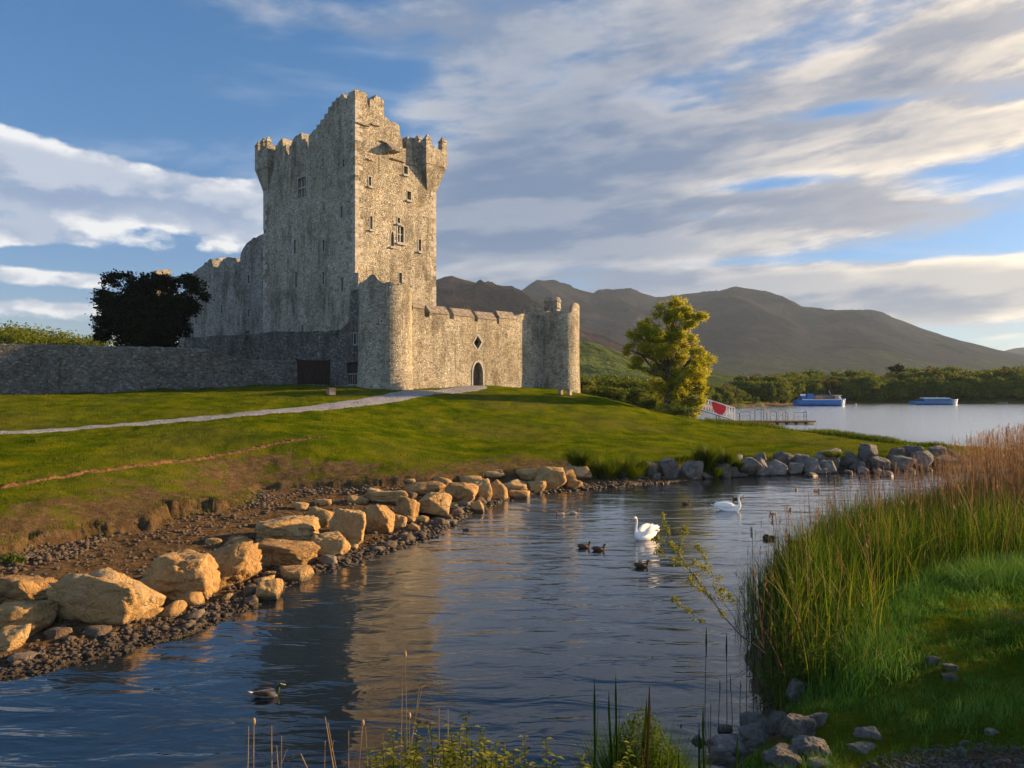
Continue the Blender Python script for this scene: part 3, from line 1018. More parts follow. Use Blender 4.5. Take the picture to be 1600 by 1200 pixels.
f2_top = [(556,139),(552,142),(550,148),(546.5,150),(546,163),(541,163),(540.5,154),(538,152),(534.4,145.5),(529,153),(525,152.5),(524,158),(519,159),(518,166),(513,167),(512,177),(507,178),(506,186),(501,187),(500,194),(495,195),(494,202),(490,203),(484.5,211),(482,214),(481.5,233),(477.5,233),(477,216),(472,218),(470.5,207),(466,211),(462,212),(457,219),(456,225),(452,229),(451.5,242),(447.5,242),(447,226),(443,228),(441,215.5),(436,221),(433,227),(430.5,228),(430,238),(425,238),(424,226),(417,232),(412,240)]
hl = [pl2(*p) for p in f2_top]
out2 = [(.004, GZ)] + [(min(L2, max(.004, t)), z) for t, z in hl] + [(L2, GZ)]
out2 = roughen(out2, (0, len(out2) - 1, len(out2) - 2), .45, .05, 4, 9)
holes2_spec = [('mull', 472, 293, 12, 31), ('slit', 537, 254.6, 3, 12), ('slit', 534, 331, 3, 18), ('slit', 461, 386, 2.6, 22), ('slit', 506, 383.5, 2.6, 18), ('slit', 463, 437, 2.6, 24),
               ('slit', 505.5, 434.5, 2.6, 20), ('slit', 535, 444.5, 2.6, 22), ('slit', 473, 516, 3.0, 17)]
holes2 = [rect_px(KC, E2, px, py, w, h) for k, px, py, w, h in holes2_spec]
wall_panel('keep_wall', KC, E2, E1, out2, holes2, 1.5, M['keep'], castle)
for (k, *_), h in zip(holes2_spec, holes2):
    window(KC, E2, E1, h, castle, mull=(2, 1) if k == 'mull' else (0, 0), sill=False, fw=.08)

ZP = 33.0      # parapet head of the hidden sides
def crenel(length, z0, ztop, ww=1.6, gap=.8):
    pts = [(0, GZ), (length, GZ)]
    t = length
    while t > ww:
        pts += [(t, ztop), (t - ww * .5, ztop + .5), (t - ww, ztop), (t - ww, z0), (max(t - ww - gap, 0), z0)]
        t -= ww + gap
    pts += [(0, z0)]
    return pts
Q3 = KC + E1 * L1 + E2 * 1.51
wall_panel('keep_wall', Q3, E2, -E1, roughen(crenel(L2 - 1.52, ZP - 1.2, ZP), (0,), .5, .05, 8, 9), [], 1.4, M['keep'], castle)
Q4 = KC + E2 * L2 + E1 * 1.51
wall_panel('keep_wall', Q4, E1, -E2, roughen(crenel(L1 - 3.0, ZP - 1.2, ZP), (0,), .5, .05, 9, 9), [], 1.4, M['keep'], castle)
rb = MB()
rb.prism([W3(KC, E1, 1.45, 28.8) + E2 * 1.45, W3(KC, E1, L1 - 1.4, 28.8) + E2 * 1.45, W3(KC, E1, L1 - 1.4, 28.8) + E2 * (L2 - 1.4), W3(KC, E1, 1.45, 28.8) + E2 * (L2 - 1.4)],
         [W3(KC, E1, 1.45, 29.2) + E2 * 1.45, W3(KC, E1, L1 - 1.4, 29.2) + E2 * 1.45, W3(KC, E1, L1 - 1.4, 29.2) + E2 * (L2 - 1.4), W3(KC, E1, 1.45, 29.2) + E2 * (L2 - 1.4)])
rb.build('roof', M['lead'], castle)

# quoins of pale dressed stone up the corners
def quoins(a0, b0, sa, sb, z0, z1, seed, mat='quoin'):
    rr = random.Random(seed)
    mb = MB()
    z = z0
    k = 0
    while z < z1:
        h = rr.uniform(.38, .62)
        la, lb = (.95, .45) if k % 2 else (.5, .9)
        la *= rr.uniform(.75, 1.15); lb *= rr.uniform(.75, 1.15)
        if rr.random() < .86:
            a1, a2 = sorted((a0 - sa * .018, a0 + sa * la)); b1, b2 = sorted((b0 - sb * .018, b0 + sb * lb))
            pts = [KC + E1 * a + E2 * b for a, b in ((a1, b1), (a2, b1), (a2, b2), (a1, b2))]
            mb.prism([Vector((p.x, p.y, z + .02)) for p in pts], [Vector((p.x, p.y, z + h - .02)) for p in pts])
        z += h; k += 1
    mb.build('quoins', M[mat], castle)
quoins(0, 0, 1, 1, 8, 34.6, 1)
quoins(L1, 0, -1, 1, 12, 28.0, 2)
quoins(0, L2, 1, -1, 12, 28.5, 3)


# corner boxes carried on tapering corbels
def bartizan(a0, a1, b0, b1, zb, zt, ca, cb, zc, merl, seed):
    mb = MB()
    th = .5
    base = [(a0, b0), (a1, b0), (a1, b1), (a0, b1)]
    def w(a, b, z):
        p = KC + E1 * a + E2 * b
        return Vector((p.x, p.y, z))
    # walls as one hollow box
    inn = [(a0 + th, b0 + th), (a1 - th, b0 + th), (a1 - th, b1 - th), (a0 + th, b1 - th)]
    for i in range(4):
        j = (i + 1) % 4
        mb.prism([w(*base[i], zb), w(*base[j], zb), w(*inn[j], zb), w(*inn[i], zb)], [w(*base[i], zt), w(*base[j], zt), w(*inn[j], zt), w(*inn[i], zt)])
    # corbel
    c2 = [(ca[0], cb[0]), (ca[1], cb[0]), (ca[1], cb[1]), (ca[0], cb[1])]
    ins = .06
    mb.prism([w(a + (ins if k in (0, 3) else -ins), b + (ins if k < 2 else -ins), zb) for k, (a, b) in enumerate(base)], [w(*p, zc) for p in c2])
    # pointed merlons
    for (u0, v0, u1, v1, h) in merl:
        um, vm = (u0 + u1) / 2, (v0 + v1) / 2
        mb.prism([w(u0, v0, zt - .01), w(u1, v0, zt - .01), w(u1, v1, zt - .01), w(u0, v1, zt - .01)],
                 [w(u0 + .02, v0 + .02, zt + h), w(u1 - .02, v0 + .02, zt + h), w(u1 - .02, v1 - .02, zt + h), w(u0 + .02, v1 - .02, zt + h)])
        mb.prism([w(u0 - .06, v0 - .06, zt + h), w(u1 + .06, v0 - .06, zt + h), w(u1 + .06, v1 + .06, zt + h), w(u0 - .06, v1 + .06, zt + h)],
                 [w(um - .08, vm - .08, zt + h + .62), w(um + .08, vm - .08, zt + h + .62), w(um + .08, vm + .08, zt + h + .62), w(um - .08, vm + .08, zt + h + .62)])
    return mb.build('bartizan', M['keep'], castle)

# right: over the corner (L1, 0)
R0, R1, S0, S1 = 8.6, L1 + .75, -1.05, 2.2
bartizan(R0, R1, S0, S1, 30.0, 31.9, (9.6, L1 - .02), (.02, 1.0), 27.2,
         [(R0, S0, R0 + .8, S0 + .6, .75), (R1 - .75, S0, R1, S0 + .7, 1.0), (R0, S0 + 1.3, R0 + .6, S0 + 2.4, 1.0), (R1 - .6, S1 - 1.0, R1, S1, 1.0)], 1)
# left: over the corner (0, L2)
bartizan(-.8, 1.7, L2 - 2.4, L2 + .6, 31.3, 33.6, (.02, 1.0), (L2 - 1.2, L2 - .02), 28.7,
         [(-.8, L2 - .15, -.15, L2 + .6, .7), (-.8, L2 - 1.45, -.2, L2 - .75, .8), (-.8, L2 - 2.4, -.2, L2 - 1.9, .7), (1.0, L2 - .1, 1.7, L2 + .6, .7)], 2)

# small hood thrown out over the front
hb = MB()
t0, z1 = pl1(602, 221); t1, z0 = pl1(617, 241)
def hw(t, z, o): return W3(KC, E1, t, z, o, -E2)
hb.add([hw(t0, z1, .0), hw(t1, z1, .0), hw(t1, z0, .0), hw(t0, z0, .0), hw(t0, z0 + .15, 1.15), hw(t1, z0 + .15, 1.15), hw(t1, z0, 1.1), hw(t0, z0, 1.1)],
       [(0, 1, 5, 4), (4, 5, 6, 7), (0, 4, 7, 3), (1, 2, 6, 5), (3, 7, 6, 2)])
hb.build('hood', M['slate'], castle)
# string course under the parapet, jutting drip stones
sb_ = MB()
rr = random.Random(5)
for (pa, pb, y) in ((558, 576, 193), (580, 592, 195), (596, 605, 222), (612, 632, 249), (638, 648, 257), (574, 580, 250)):
    ta, z = pl1(pa, y); tb, _ = pl1(pb, y)
    p = [hw(ta, z, .22), hw(tb, z, .22), hw(tb, z + .16, .16), hw(ta, z + .16, .16)]
    MB().prism(p, [q + E2 * .3 for q in p]).build('drip_stone', M['slate'], castle)

# --- ruined wing beyond the keep on the left
QW = KC + E2 * (L2 + .02) + E1 * .5
def plw(px, py): return on_plane(QW, E2, px, py)
wt = [(412, 366), (405, 368), (396, 371), (388, 378), (380, 388), (376, 396), (375, 408), (371, 410), (369, 404), (360, 402), (352, 404), (346, 408), (340, 418), (334, 416), (331, 406), (326, 406),
      (318, 414), (310, 419), (303, 424), (299, 436), (292, 446), (286, 462), (280, 500)]
ow = [(.0, GZ)] + [(max(0, t), z) for t, z in [plw(*p) for p in wt]]
ow += [(ow[-1][0], GZ)]
ow = roughen(ow, (0, len(ow) - 1), .5, .18, 12, 9)
hs = [rect_px(QW, E2, *q) for q in ((388.6, 436, 3, 13), (346.5, 483, 2.6, 14), (388.6, 489, 2.6, 13), (306.5, 499, 2.6, 15), (386, 519, 8, 2.4))]
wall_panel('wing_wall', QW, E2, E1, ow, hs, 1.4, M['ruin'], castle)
for h in hs[:4]:
    window(QW, E2, E1, h, castle, sill=False, fw=.09)
# chimney stump catching the sun above the wing, and another seen over the tree
cb_ = MB()
for (pa, pb, pt, pbm, Y) in ((327, 357, 399.5, 425, 104), (231, 262, 419, 470, 112)):
    xa, xb = pix_w(pa, Y), pix_w(pb, Y)
    za, zb_ = P(pa, pt, Y).z, P(pa, pbm, Y).z - 8
    c = Vector(((xa + xb) / 2, Y + 1, 0))
    hwid = (xb - xa) * .34
    base, top = [], []
    for s, t in ((-1, -1), (1, -1), (1, 1), (-1, 1)):
        p = c + E1 * s * hwid + E2 * t * hwid
        base.append(Vector((p.x, p.y, GZ))); top.append(Vector((p.x, p.y, za - (.4 if s < 0 else 0))))
    MB().prism(base, top).build('chimney_stump', M['keep'], castle)

# --- round turret at the near corner
TC = Vector((-12.26, 71.2, 0))
TR = 2.55


def round_tower(name, C, R, prof, topf, mat, seg=56, seed=2, inner=.75):
    """prof: (z, radius factor) up the wall; topf(angle) -> height of the broken top"""
    mb = MB()
    rr = random.Random(seed)
    nz = len(prof)
    tops = [topf(2 * math.pi * k / seg) + rr.uniform(-.10, .10) for k in range(seg)]
    v = []
    for i, (z, f) in enumerate(prof):
        for k in range(seg):
            a = 2 * math.pi * k / seg
            zz = z if i < nz - 1 else tops[k]
            v.append((C.x + R * f * math.cos(a), C.y + R * f * math.sin(a), zz))
    for k in range(seg):
        a = 2 * math.pi * k / seg
        v.append((C.x + R * inner * math.cos(a), C.y + R * inner * math.sin(a), tops[k] - .05))
    for k in range(seg):
        a = 2 * math.pi * k / seg
        v.append((C.x + R * inner * math.cos(a), C.y + R * inner * math.sin(a), prof[0][0]))
    fs = []
    for i in range(nz + 1):
        for k in range(seg):
            k2 = (k + 1) % seg
            fs.append((i * seg + k, i * seg + k2, (i + 1) * seg + k2, (i + 1) * seg + k))
    mb.add(v, fs)
    return mb.build(name, mat, castle, smooth=False)


def ttop(a):
    # a = 0 points right (+X); -pi/2 towards the camera
    z = 14.9
    x = math.cos(a)
    z += .75 * math.exp(-((x + .35) / .35) ** 2)
    z += .15 * math.sin(a * 9)
    return z
round_tower('turret', TC, TR, [(4.0, 1.10), (5.2, 1.06), (7.5, 1.01), (11, 1.0), (13.5, 1.0), (14.9, 1.0)], ttop, M['turret'], seed=3)
TC2 = Vector((5.75, 88.6, 0))


def ttop2(a):
    x = math.cos(a)
    return 14.0 + (1.0 if (x > .55 and math.sin(a) < .6) else 0) + .12 * math.sin(a * 7)
round_tower('turret', TC2, 2.35, [(3.0, 1.10), (5.0, 1.05), (8, 1.0), (11, 1.0), (12.9, 1.0), (14, 1.0)], ttop2, M['ward'], seed=5)


def small_opening(C, R, px, py, w, h, par, dbl=False):
    """narrow light let into the curved face: flat dark sheet in a pale frame"""
    k = (px - 800) / F
    # ray from the camera meets the cylinder
    dx, dy = k, 1.0
    A = dx * dx + dy * dy; B = -2 * (dx * C.x + dy * C.y); D = C.x ** 2 + C.y ** 2 - R * R
    t = (-B - math.sqrt(max(0, B * B - 4 * A * D))) / (2 * A)
    p = Vector((dx * t, dy * t, EYE + (600 - py) / F * t))
    n = Vector((p.x - C.x, p.y - C.y, 0)).normalized()
    u = Vector((-n.y, n.x, 0))
    ww, hh = w / F * t / 2, h / F * t / 2
    mb = MB()
    def q(a, b, o): return p + u * a + Vector((0, 0, b)) + n * o
    for a0, a1, b0, b1 in ((-ww - .12, ww + .12, hh, hh + .14), (-ww - .12, ww + .12, -hh - .14, -hh), (-ww - .12, -ww, -hh, hh), (ww, ww + .12, -hh, hh)):
        f = [q(a0, b0, .05), q(a1, b0, .05), q(a1, b1, .05), q(a0, b1, .05)]
        mb.prism(f, [x - n * .2 for x in f])
    o = mb.build('window', M['frame'], par)
    MB().face([q(-ww, -hh, .012), q(ww, -hh, .012), q(ww, hh, .012), q(-ww, hh, .012)]).build('pane', M['void'], o, fix=False)  # near-black sheet on the face stands in for an unlit recess
small_opening(TC, TR, 580.5, 580, 3.2, 8, castle)
small_opening(TC, TR, 596, 502, 2.2, 3, castle)
small_opening(TC2, 2.35, 880, 583, 2.0, 6, castle)

# --- battlemented wall between the turrets
QB = Vector((-9.9, 73.0, 0))
def plb(px, py): return on_plane(QB, E1, px, py)
bt = [(622, 486), (645, 484), (645.5, 480), (663, 482), (663.5, 495), (671, 496), (671.5, 486), (702, 489), (702.5, 498), (709, 499), (709.5, 490), (741, 493), (741.5, 502), (746.5, 503), (747, 495),
      (776, 498), (776.5, 506), (780, 506), (780.5, 496), (800, 494), (812, 492), (814, 490), (838, 492), (858, 492)]
ob = [plb(*p) for p in bt]
tA, tB = ob[0][0], ob[-1][0]
outb = [(tB, GZ), (tA, GZ)] + ob
dd = [plb(746.3, 524.5), plb(740, 536), plb(746.3, 546), plb(752.5, 535)]
door_h = arch_px(QB, E1, 746.5, 584.5, 15.5, 37, .52)
wall_panel('curtain_wall', QB, E1, E2, roughen(outb, (0,), .5, .05, 21, 8), [dd, door_h], 1.3, M['ward'], castle)
window(QB, E1, E2, dd, castle, kind='diamond', sill=False)
# pitched copings on the merlons
for a, b, y0, y1 in ((646, 662.5, 480, 473), (672, 701.5, 488, 478), (710, 740.5, 492, 483), (747.5, 775.5, 497, 488), (781, 806, 496, 490)):
    t0, z0 = plb(a, y0); t1, _ = plb(b, y0)
    cm = MB()
    f = [W3(QB, E1, t0 - .05, z0 - .05, .1, -E2), W3(QB, E1, t1 + .05, z0 - .05, .1, -E2)]
    bq = [p + E2 * 1.5 for p in f]
    tp = [p + E2 * .75 + Vector((0, 0, .85)) for p in f]
    cm.add([f[0], f[1], bq[1], bq[0], tp[0], tp[1]], [(0, 1, 5, 4), (2, 3, 4, 5), (0, 4, 3), (1, 2, 5), (0, 3, 2, 1)])
    cm.build('merlon_coping', M['slate'], castle)


def fill_door(Q, e, inward, hole, depth, mat, name, nb=5, frame=.17, trim='frame'):
    out = -inward
    mb = MB()
    mb.face([W3(Q, e, t, z, -(depth - .02), out) for t, z in hole])
    a0, a1 = min(p[0] for p in hole), max(p[0] for p in hole)
    z0, z1 = min(p[1] for p in hole), max(p[1] for p in hole)
    for k in range(1, nb):
        t = a0 + (a1 - a0) * k / nb
        zt = z0 + (z1 - z0) * (1 - abs(2 * k / nb - 1) * .45)
        mb.prism([W3(Q, e, t - .02, z0, -(depth - .025), out), W3(Q, e, t + .02, z0, -(depth - .025), out), W3(Q, e, t + .02, zt - .1, -(depth - .025), out), W3(Q, e, t - .02, zt - .1, -(depth - .025), out)],
                 [W3(Q, e, t - .02, z0, -(depth - .05), out), W3(Q, e, t + .02, z0, -(depth - .05), out), W3(Q, e, t + .02, zt - .1, -(depth - .05), out), W3(Q, e, t - .02, zt - .1, -(depth - .05), out)])
    d = mb.build(name, mat, castle)
    if frame:
        fm = MB()
        ca, cb2 = (a0 + a1) / 2, z0
        n = len(hole)
        big = [(t + (frame if t > ca + .01 else -frame if t < ca - .01 else 0), z + (frame * .9 * (z - z0) / (z1 - z0))) for t, z in hole]
        for i in range(1, n):
            j = (i + 1) % n
            f = [W3(Q, e, *hole[i], .06, out), W3(Q, e, *hole[j], .06, out), W3(Q, e, *big[j], .06, out), W3(Q, e, *big[i], .06, out)]
            fm.prism(f, [x - out * .16 for x in f])
        fm.build('door_surround', M[trim], d)
    return d
fill_door(QB, E1, E2, door_h, .55, M['door'], 'door')

# blocks behind the wall head: the small capped watch turret and its flank walls
wtC = Vector((pix_w(863, 96), 96, 0))
wb_ = MB()
for (z0, z1, r0, r1) in ((GZ, 15.3, 1.05, 1.05), (15.3, 15.5, 1.16, 1.16), (15.5, 16.15, 1.08, 1.08), (16.15, 16.3, 1.2, 1.2), (16.3, 16.75, 1.16, .95)):
    n = 12
    wb_.prism([(wtC.x + r0 * math.cos(2 * math.pi * k / n), wtC.y + r0 * math.sin(2 * math.pi * k / n), z0) for k in range(n)],
              [(wtC.x + r1 * math.cos(2 * math.pi * k / n), wtC.y + r1 * math.sin(2 * math.pi * k / n), z1) for k in range(n)])
wb_.build('watch_turret', M['ruin'], castle)
fb = MB()
for (px0, px1, pt, Y) in ((829, 842, 474, 94), (842, 850, 480, 94.4), (814, 829, 483, 93.6)):
    fb.box(((pix_w(px0, Y) + pix_w(px1, Y)) / 2, Y + .6, (P(0, pt, Y).z + GZ) / 2), (pix_w(px1, Y) - pix_w(px0, Y) - .01, 1.2, P(0, pt, Y).z - GZ))
fb.build('flank_wall', M['ward'], castle)

# --- stump of masonry leaning on the keep corner over the turret
ab = MB()
for (a0, a1, b0, b1, zt, sl) in ((-.3, 1.5, -1.0, .6, 16.9, .5), (-.1, 4.2, -.7, .3, 15.3, 0.3)):
    pts = [KC + E1 * a + E2 * b for a, b in ((a0, b0), (a1, b0), (a1, b1), (a0, b1))]
    ab.prism([Vector((p.x, p.y, GZ)) for p in pts], [Vector((p.x, p.y, zt - (sl if i in (1, 2) else 0))) for i, p in enumerate(pts)])
ab.build('buttress', M['keep'], castle)

# --- dark screen wall from the turret away to the left, with its lofty part beside the turret
QS = TC + E2 * .0 - E1 * .2
def pls(px, py): return on_plane(QS, E2, px, py)
st_ = [(592, 452), (580, 446), (570, 446), (566, 450), (556, 452), (548, 455), (547, 470), (546, 500), (541, 506), (535, 513), (520, 517), (500, 518), (470, 519), (440, 518), (420, 519), (400, 522), (370, 524),
       (340, 525), (310, 527), (290, 528), (287, 536)]
os_ = [pls(*p) for p in st_]
outs = [(os_[0][0], GZ)] + os_ + [(os_[-1][0], GZ)]
hd = [rect_px(QS, E2, 555, 529.5, 3.2, 17), rect_px(QS, E2, 562, 529.5, 3.2, 17), rect_px(QS, E2, 551.5, 585.5, 19, 39)]
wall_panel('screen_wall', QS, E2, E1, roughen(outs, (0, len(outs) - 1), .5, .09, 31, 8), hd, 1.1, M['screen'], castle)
window(QS, E2, E1, hd[0], castle, sill=False, fw=.09)
window(QS, E2, E1, hd[1], castle, sill=False, fw=.09)
dr = fill_door(QS, E2, E1, hd[2], .35, M['wood'], 'door', 4, 0)
gb = MB()
a0, a1 = hd[2][0][0] + .03, hd[2][1][0] - .03
zb = hd[2][0][1]
for z in (zb + .25, zb + 1.35):
    p0, p1 = W3(QS, E2, a0, z, -.1, -E1), W3(QS, E2, a1, z, -.1, -E1)
    gb.tube([p0, p1], .04, 5)
for k in range(6):
    t = a0 + (a1 - a0) * k / 5
    gb.tube([W3(QS, E2, t, zb + .1, -.1, -E1), W3(QS, E2, t, zb + 1.4, -.1, -E1)], .03, 5)
gb.build('half_gate', M['frame'], dr)

# ------------------------------------------------------------------ boundary wall on the left with its timber gate
OW = [(-130, 736 - 200, 57), (-60, 536.6, 58), (0, 537, 59), (80, 538.5, 60.5), (160, 541, 62), (220, 541.5, 63.4), (280, 543, 65), (320, 545, 66.2), (345, 552, 67.2), (372, 560, 68.3), (390, 562, 69), (425, 563, 70), (463, 563, 71.2)]
bw = thing('boundary_wall', 'long dark rubble boundary wall running left of the castle in shade', 'wall')
mbw = MB()
pts = []
rr = random.Random(77)
for i in range(len(OW) - 1):
    (xa, ya, Ya), (xb, yb, Yb) = OW[i], OW[i + 1]
    n = 14
    for k in range(n):
        t = k / n
        Y = Ya + (Yb - Ya) * t
        pts.append((pix_w(xa + (xb - xa) * t, Y), Y, EYE - (ya + (yb - ya) * t - 600) / F * Y + rr.uniform(-.03, .03)))
xe, ye, Ye = OW[-1]
pts.append((pix_w(xe, Ye), Ye, EYE - (ye - 600) / F * Ye))
gzs = ground([p[0] for p in pts], [p[1] for p in pts])
vs = []
for (x, y, z), g0 in zip(pts, gzs):
    nrm = Vector((.55, -.83, 0)) * .28
    vs += [(x + nrm.x, y + nrm.y, g0 - .6), (x + nrm.x, y + nrm.y, z - .12), (x, y, z), (x - nrm.x, y - nrm.y, z - .12), (x - nrm.x, y - nrm.y, g0 - .6)]
fs = []
for i in range(len(pts) - 1):
    for k in range(4):
        fs.append((i * 5 + k, i * 5 + k + 1, i * 5 + 5 + k + 1, i * 5 + 5 + k))
fs += [(0, 1, 2, 3, 4), tuple(len(vs) - 5 + k for k in range(5))]
mbw.add(vs, fs)
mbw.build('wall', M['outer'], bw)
# shallow buttress pilaster
pb = MB()
c = P(86, 600, 60.6)
pb.box((c.x + .15, c.y - .3, 6.2), (.75, .5, 3.0))
pb.build('pilaster', M['outer'], bw)

gt = thing('gate', 'wide dark timber gate closing the gap beside the boundary wall', 'gate', (pix_w(488, 72.5), 72.5, gz(pix_w(488, 72.5), 72.5)))
g0 = gt.location
gm = MB()
p0 = P(463.5, 563, 71.4); p1 = P(514, 563, 73.6)
d = (p1 - p0); d.z = 0; Lg = d.length; d.normalize(); nn = Vector((d.y, -d.x, 0))
zt, zb = 7.85, 5.35
def gl(t, z, o): return Vector((p0.x, p0.y, 0)) + d * t + nn * o + Vector((0, 0, z)) - g0
nbd = 16
for k in range(nbd):
    a, b = .1 + (Lg - .2) * k / nbd, .1 + (Lg - .2) * (k + .93) / nbd
    f = [gl(a, zb + .12, .0), gl(b, zb + .12, .0), gl(b, zt, .0), gl(a, zt, .0)]
    gm.prism(f, [q - nn * .05 for q in f])
gm.build('boards', M['wood'], gt)
gf = MB()
for z in (zb + .3, zb + 1.3, zt - .25):
    f = [gl(.1, z, .045), gl(Lg - .1, z, .045), gl(Lg - .1, z + .14, .045), gl(.1, z + .14, .045)]
    gf.prism(f, [q - nn * .04 for q in f])
gf.build('rails', M['wood'], gt)
for a in (-.08, Lg - .08):
    f = [gl(a, zb - .5, .1), gl(a + .18, zb - .5, .1), gl(a + .18, zt + .1, .1), gl(a, zt + .1, .1)]
    MB().prism(f, [q - nn * .22 for q in f]).build('post', M['wood'], gt)

# ------------------------------------------------------------------ gravel path, draped a couple of centimetres over the turf
def ribbon(name, ctr, mat, lift=.03, edge=.12, seed=5, n=260, m=9):
    c = np.array(ctr, float)
    s = np.concatenate([[0], np.cumsum(np.hypot(*np.diff(c[:, :2], axis=0).T))])
    t = np.linspace(0, s[-1], n)
    x = np.interp(t, s, c[:, 0]); y = np.interp(t, s, c[:, 1]); w = np.interp(t, s, c[:, 2])
    k = np.hanning(21); k /= k.sum()
    x = np.convolve(np.pad(x, 10, 'edge'), k, 'valid'); y = np.convolve(np.pad(y, 10, 'edge'), k, 'valid')
    tx, ty = np.gradient(x), np.gradient(y)
    L = np.hypot(tx, ty); nx, ny = -ty / L, tx / L
    V = []
    for j in range(m):
        u = (j / (m - 1) - .5)
        off = u * (w + (fbm(t * .8, np.full(n, j * 9.1 if j in (0, m - 1) else 0), 0, 3, seed) * edge * 2 if j in (0, m - 1) else 0))
        V.append(np.stack([x + nx * off, y + ny * off], 1))
    V = np.array(V)
    z = ground(V[..., 0].ravel(), V[..., 1].ravel()) + lift
    z = z.reshape(m, n)
    z[0] -= lift + .02; z[-1] -= lift + .02
    idx = np.arange(m * n).reshape(m, n)
    q = np.stack([idx[:-1, :-1], idx[:-1, 1:], idx[1:, 1:], idx[1:, :-1]], -1).reshape(-1, 4)
    me = np_mesh(name, np.concatenate([V.reshape(-1, 2), z.reshape(-1, 1)], 1), [q])
    return link_mesh(name, me, mat, smooth=True)


def pw(px, Y, w): return (pix_w(px, Y), Y, w)
tag(ribbon('path', [pw(-260, 37.5, 1.9), pw(-60, 39, 1.9), pw(0, 40, 1.9), pw(120, 43, 1.9), pw(250, 47, 1.9), pw(380, 51.5, 2.1), pw(500, 57, 2.4), pw(570, 61, 2.7), pw(620, 65, 2.9), pw(680, 70.5, 3.1), pw(725, 75, 3.4), pw(742, 77.8, 3.2),
            pw(746, 79.2, 2.2)], M['path']), kind='structure')
tag(ribbon('footpath', [pw(549, 73.6, 2.0), pw(545, 72.4, 1.9), pw(538, 71.4, 1.3), pw(528, 70.6, .5)], M['path'], lift=.02), kind='structure')

# ------------------------------------------------------------------ low eroded edging of stone and earth across the lawn
def edging():
    c = np.array([pw(-120, 24, 0)[:2], pw(0, 26, 0)[:2], pw(60, 27.6, 0)[:2], pw(130, 30, 0)[:2], pw(250, 34.2, 0)[:2], pw(330, 36.8, 0)[:2], pw(420, 39.6, 0)[:2], pw(512, 42.2, 0)[:2]])
    s = np.concatenate([[0], np.cumsum(np.hypot(*np.diff(c, axis=0).T))])
    n = 700
    t = np.linspace(0, s[-1], n)
    x = np.interp(t, s, c[:, 0]) + fbm(t * .5, 0 * t, 0, 3, 3) * .07; y = np.interp(t, s, c[:, 1]) + fbm(t * .6, 0 * t + 5, 0, 3, 4) * .07
    tx, ty = np.gradient(x), np.gradient(y); L = np.hypot(tx, ty); nx, ny = ty / L, -tx / L   # towards the water
    rows = []
    fade = sstep(0, 3, s[-1] - t)
    g0 = ground(x, y)
    for off, h in ((-.12, -.05), (-.07, .07), (.03, .09), (.10, .05), (.14, -.02), (.20, -.12)):
        o = off + fbm(t * 3, 0 * t + off * 30, 0, 3, 7) * .09
        z = g0 + h * (fade if h > 0 else 1) + fbm(t * 4, 0 * t + off * 20, 0, 4, 8) * .09 * (h > 0)
        rows.append(np.stack([x + nx * o, y + ny * o, z], 1))
    V = np.array(rows); m = len(rows)
    idx = np.arange(m * n).reshape(m, n)
    q = np.stack([idx[:-1, :-1], idx[1:, :-1], idx[1:, 1:], idx[:-1, 1:]], -1).reshape(-1, 4)
    o = link_mesh('stone_edging', np_mesh('stone_edging', V.reshape(-1, 3), [q]), M['edging'])
    tag(o, 'low brown stone and earth edging running across the lawn below the path', 'edging')
edging()

# ------------------------------------------------------------------ rocks
_ico = {}
def ico(level):
    if level not in _ico:
        bm = bmesh.new()
        bmesh.ops.create_icosphere(bm, subdivisions=level, radius=1)
        _ico[level] = (np.array([v.co[:] for v in bm.verts]), np.array([[v.index for v in f.verts] for f in bm.faces]))
        bm.free()
    return _ico[level]


def rock_verts(level, seed, sharp=14, faces=10, rough=.05, boxy=.55):
    V, Fc = ico(level)
    r = np.random.default_rng(seed)
    n = r.normal(size=(faces, 3)); n /= np.linalg.norm(n, axis=1)[:, None]
    ax = np.array([[1, 0, 0], [-1, 0, 0], [0, 1, 0], [0, -1, 0], [0, 0, 1], [0, 0, -1]], float)
    ax = ax + r.normal(size=ax.shape) * .22
    ax /= np.linalg.norm(ax, axis=1)[:, None]
    h = np.concatenate([r.uniform(.60, .98, faces), np.full(6, boxy + .18) + r.uniform(-.08, .10, 6)])
    N = np.vstack([n, ax])
    d = V @ N.T
    t = np.where(d > .02, h / np.maximum(d, .02), 50)
    rr = (np.sum(t ** (-sharp), axis=1)) ** (-1 / sharp)
    P_ = V * rr[:, None]
    o = r.uniform(0, 100, 3)
    rr2 = fbm(P_[:, 0] * 7 + o[2], P_[:, 1] * 7 + o[0], P_[:, 2] * 7 + o[1], 3, 13)
    P_ = P_ * (1 + rough * .35 * rr2)[:, None]
    a = fbm(P_[:, 0] * 1.8 + o[0], P_[:, 1] * 1.8 + o[1], P_[:, 2] * 1.8 + o[2], 5, 3, .55)
    b = 1 - np.abs(fbm(P_[:, 0] * 2.6 + o[1], P_[:, 1] * 2.6 + o[2], P_[:, 2] * 2.6 + o[0], 4, 9))
    P_ = P_ * (1 + rough * 1.9 * a - rough * 1.3 * sstep(.82, 1.0, b))[:, None]
    mn, mx = P_.min(0), P_.max(0)
    P_ = (P_ - (mn + mx) / 2) / ((mx - mn) / 2)
    return P_, Fc


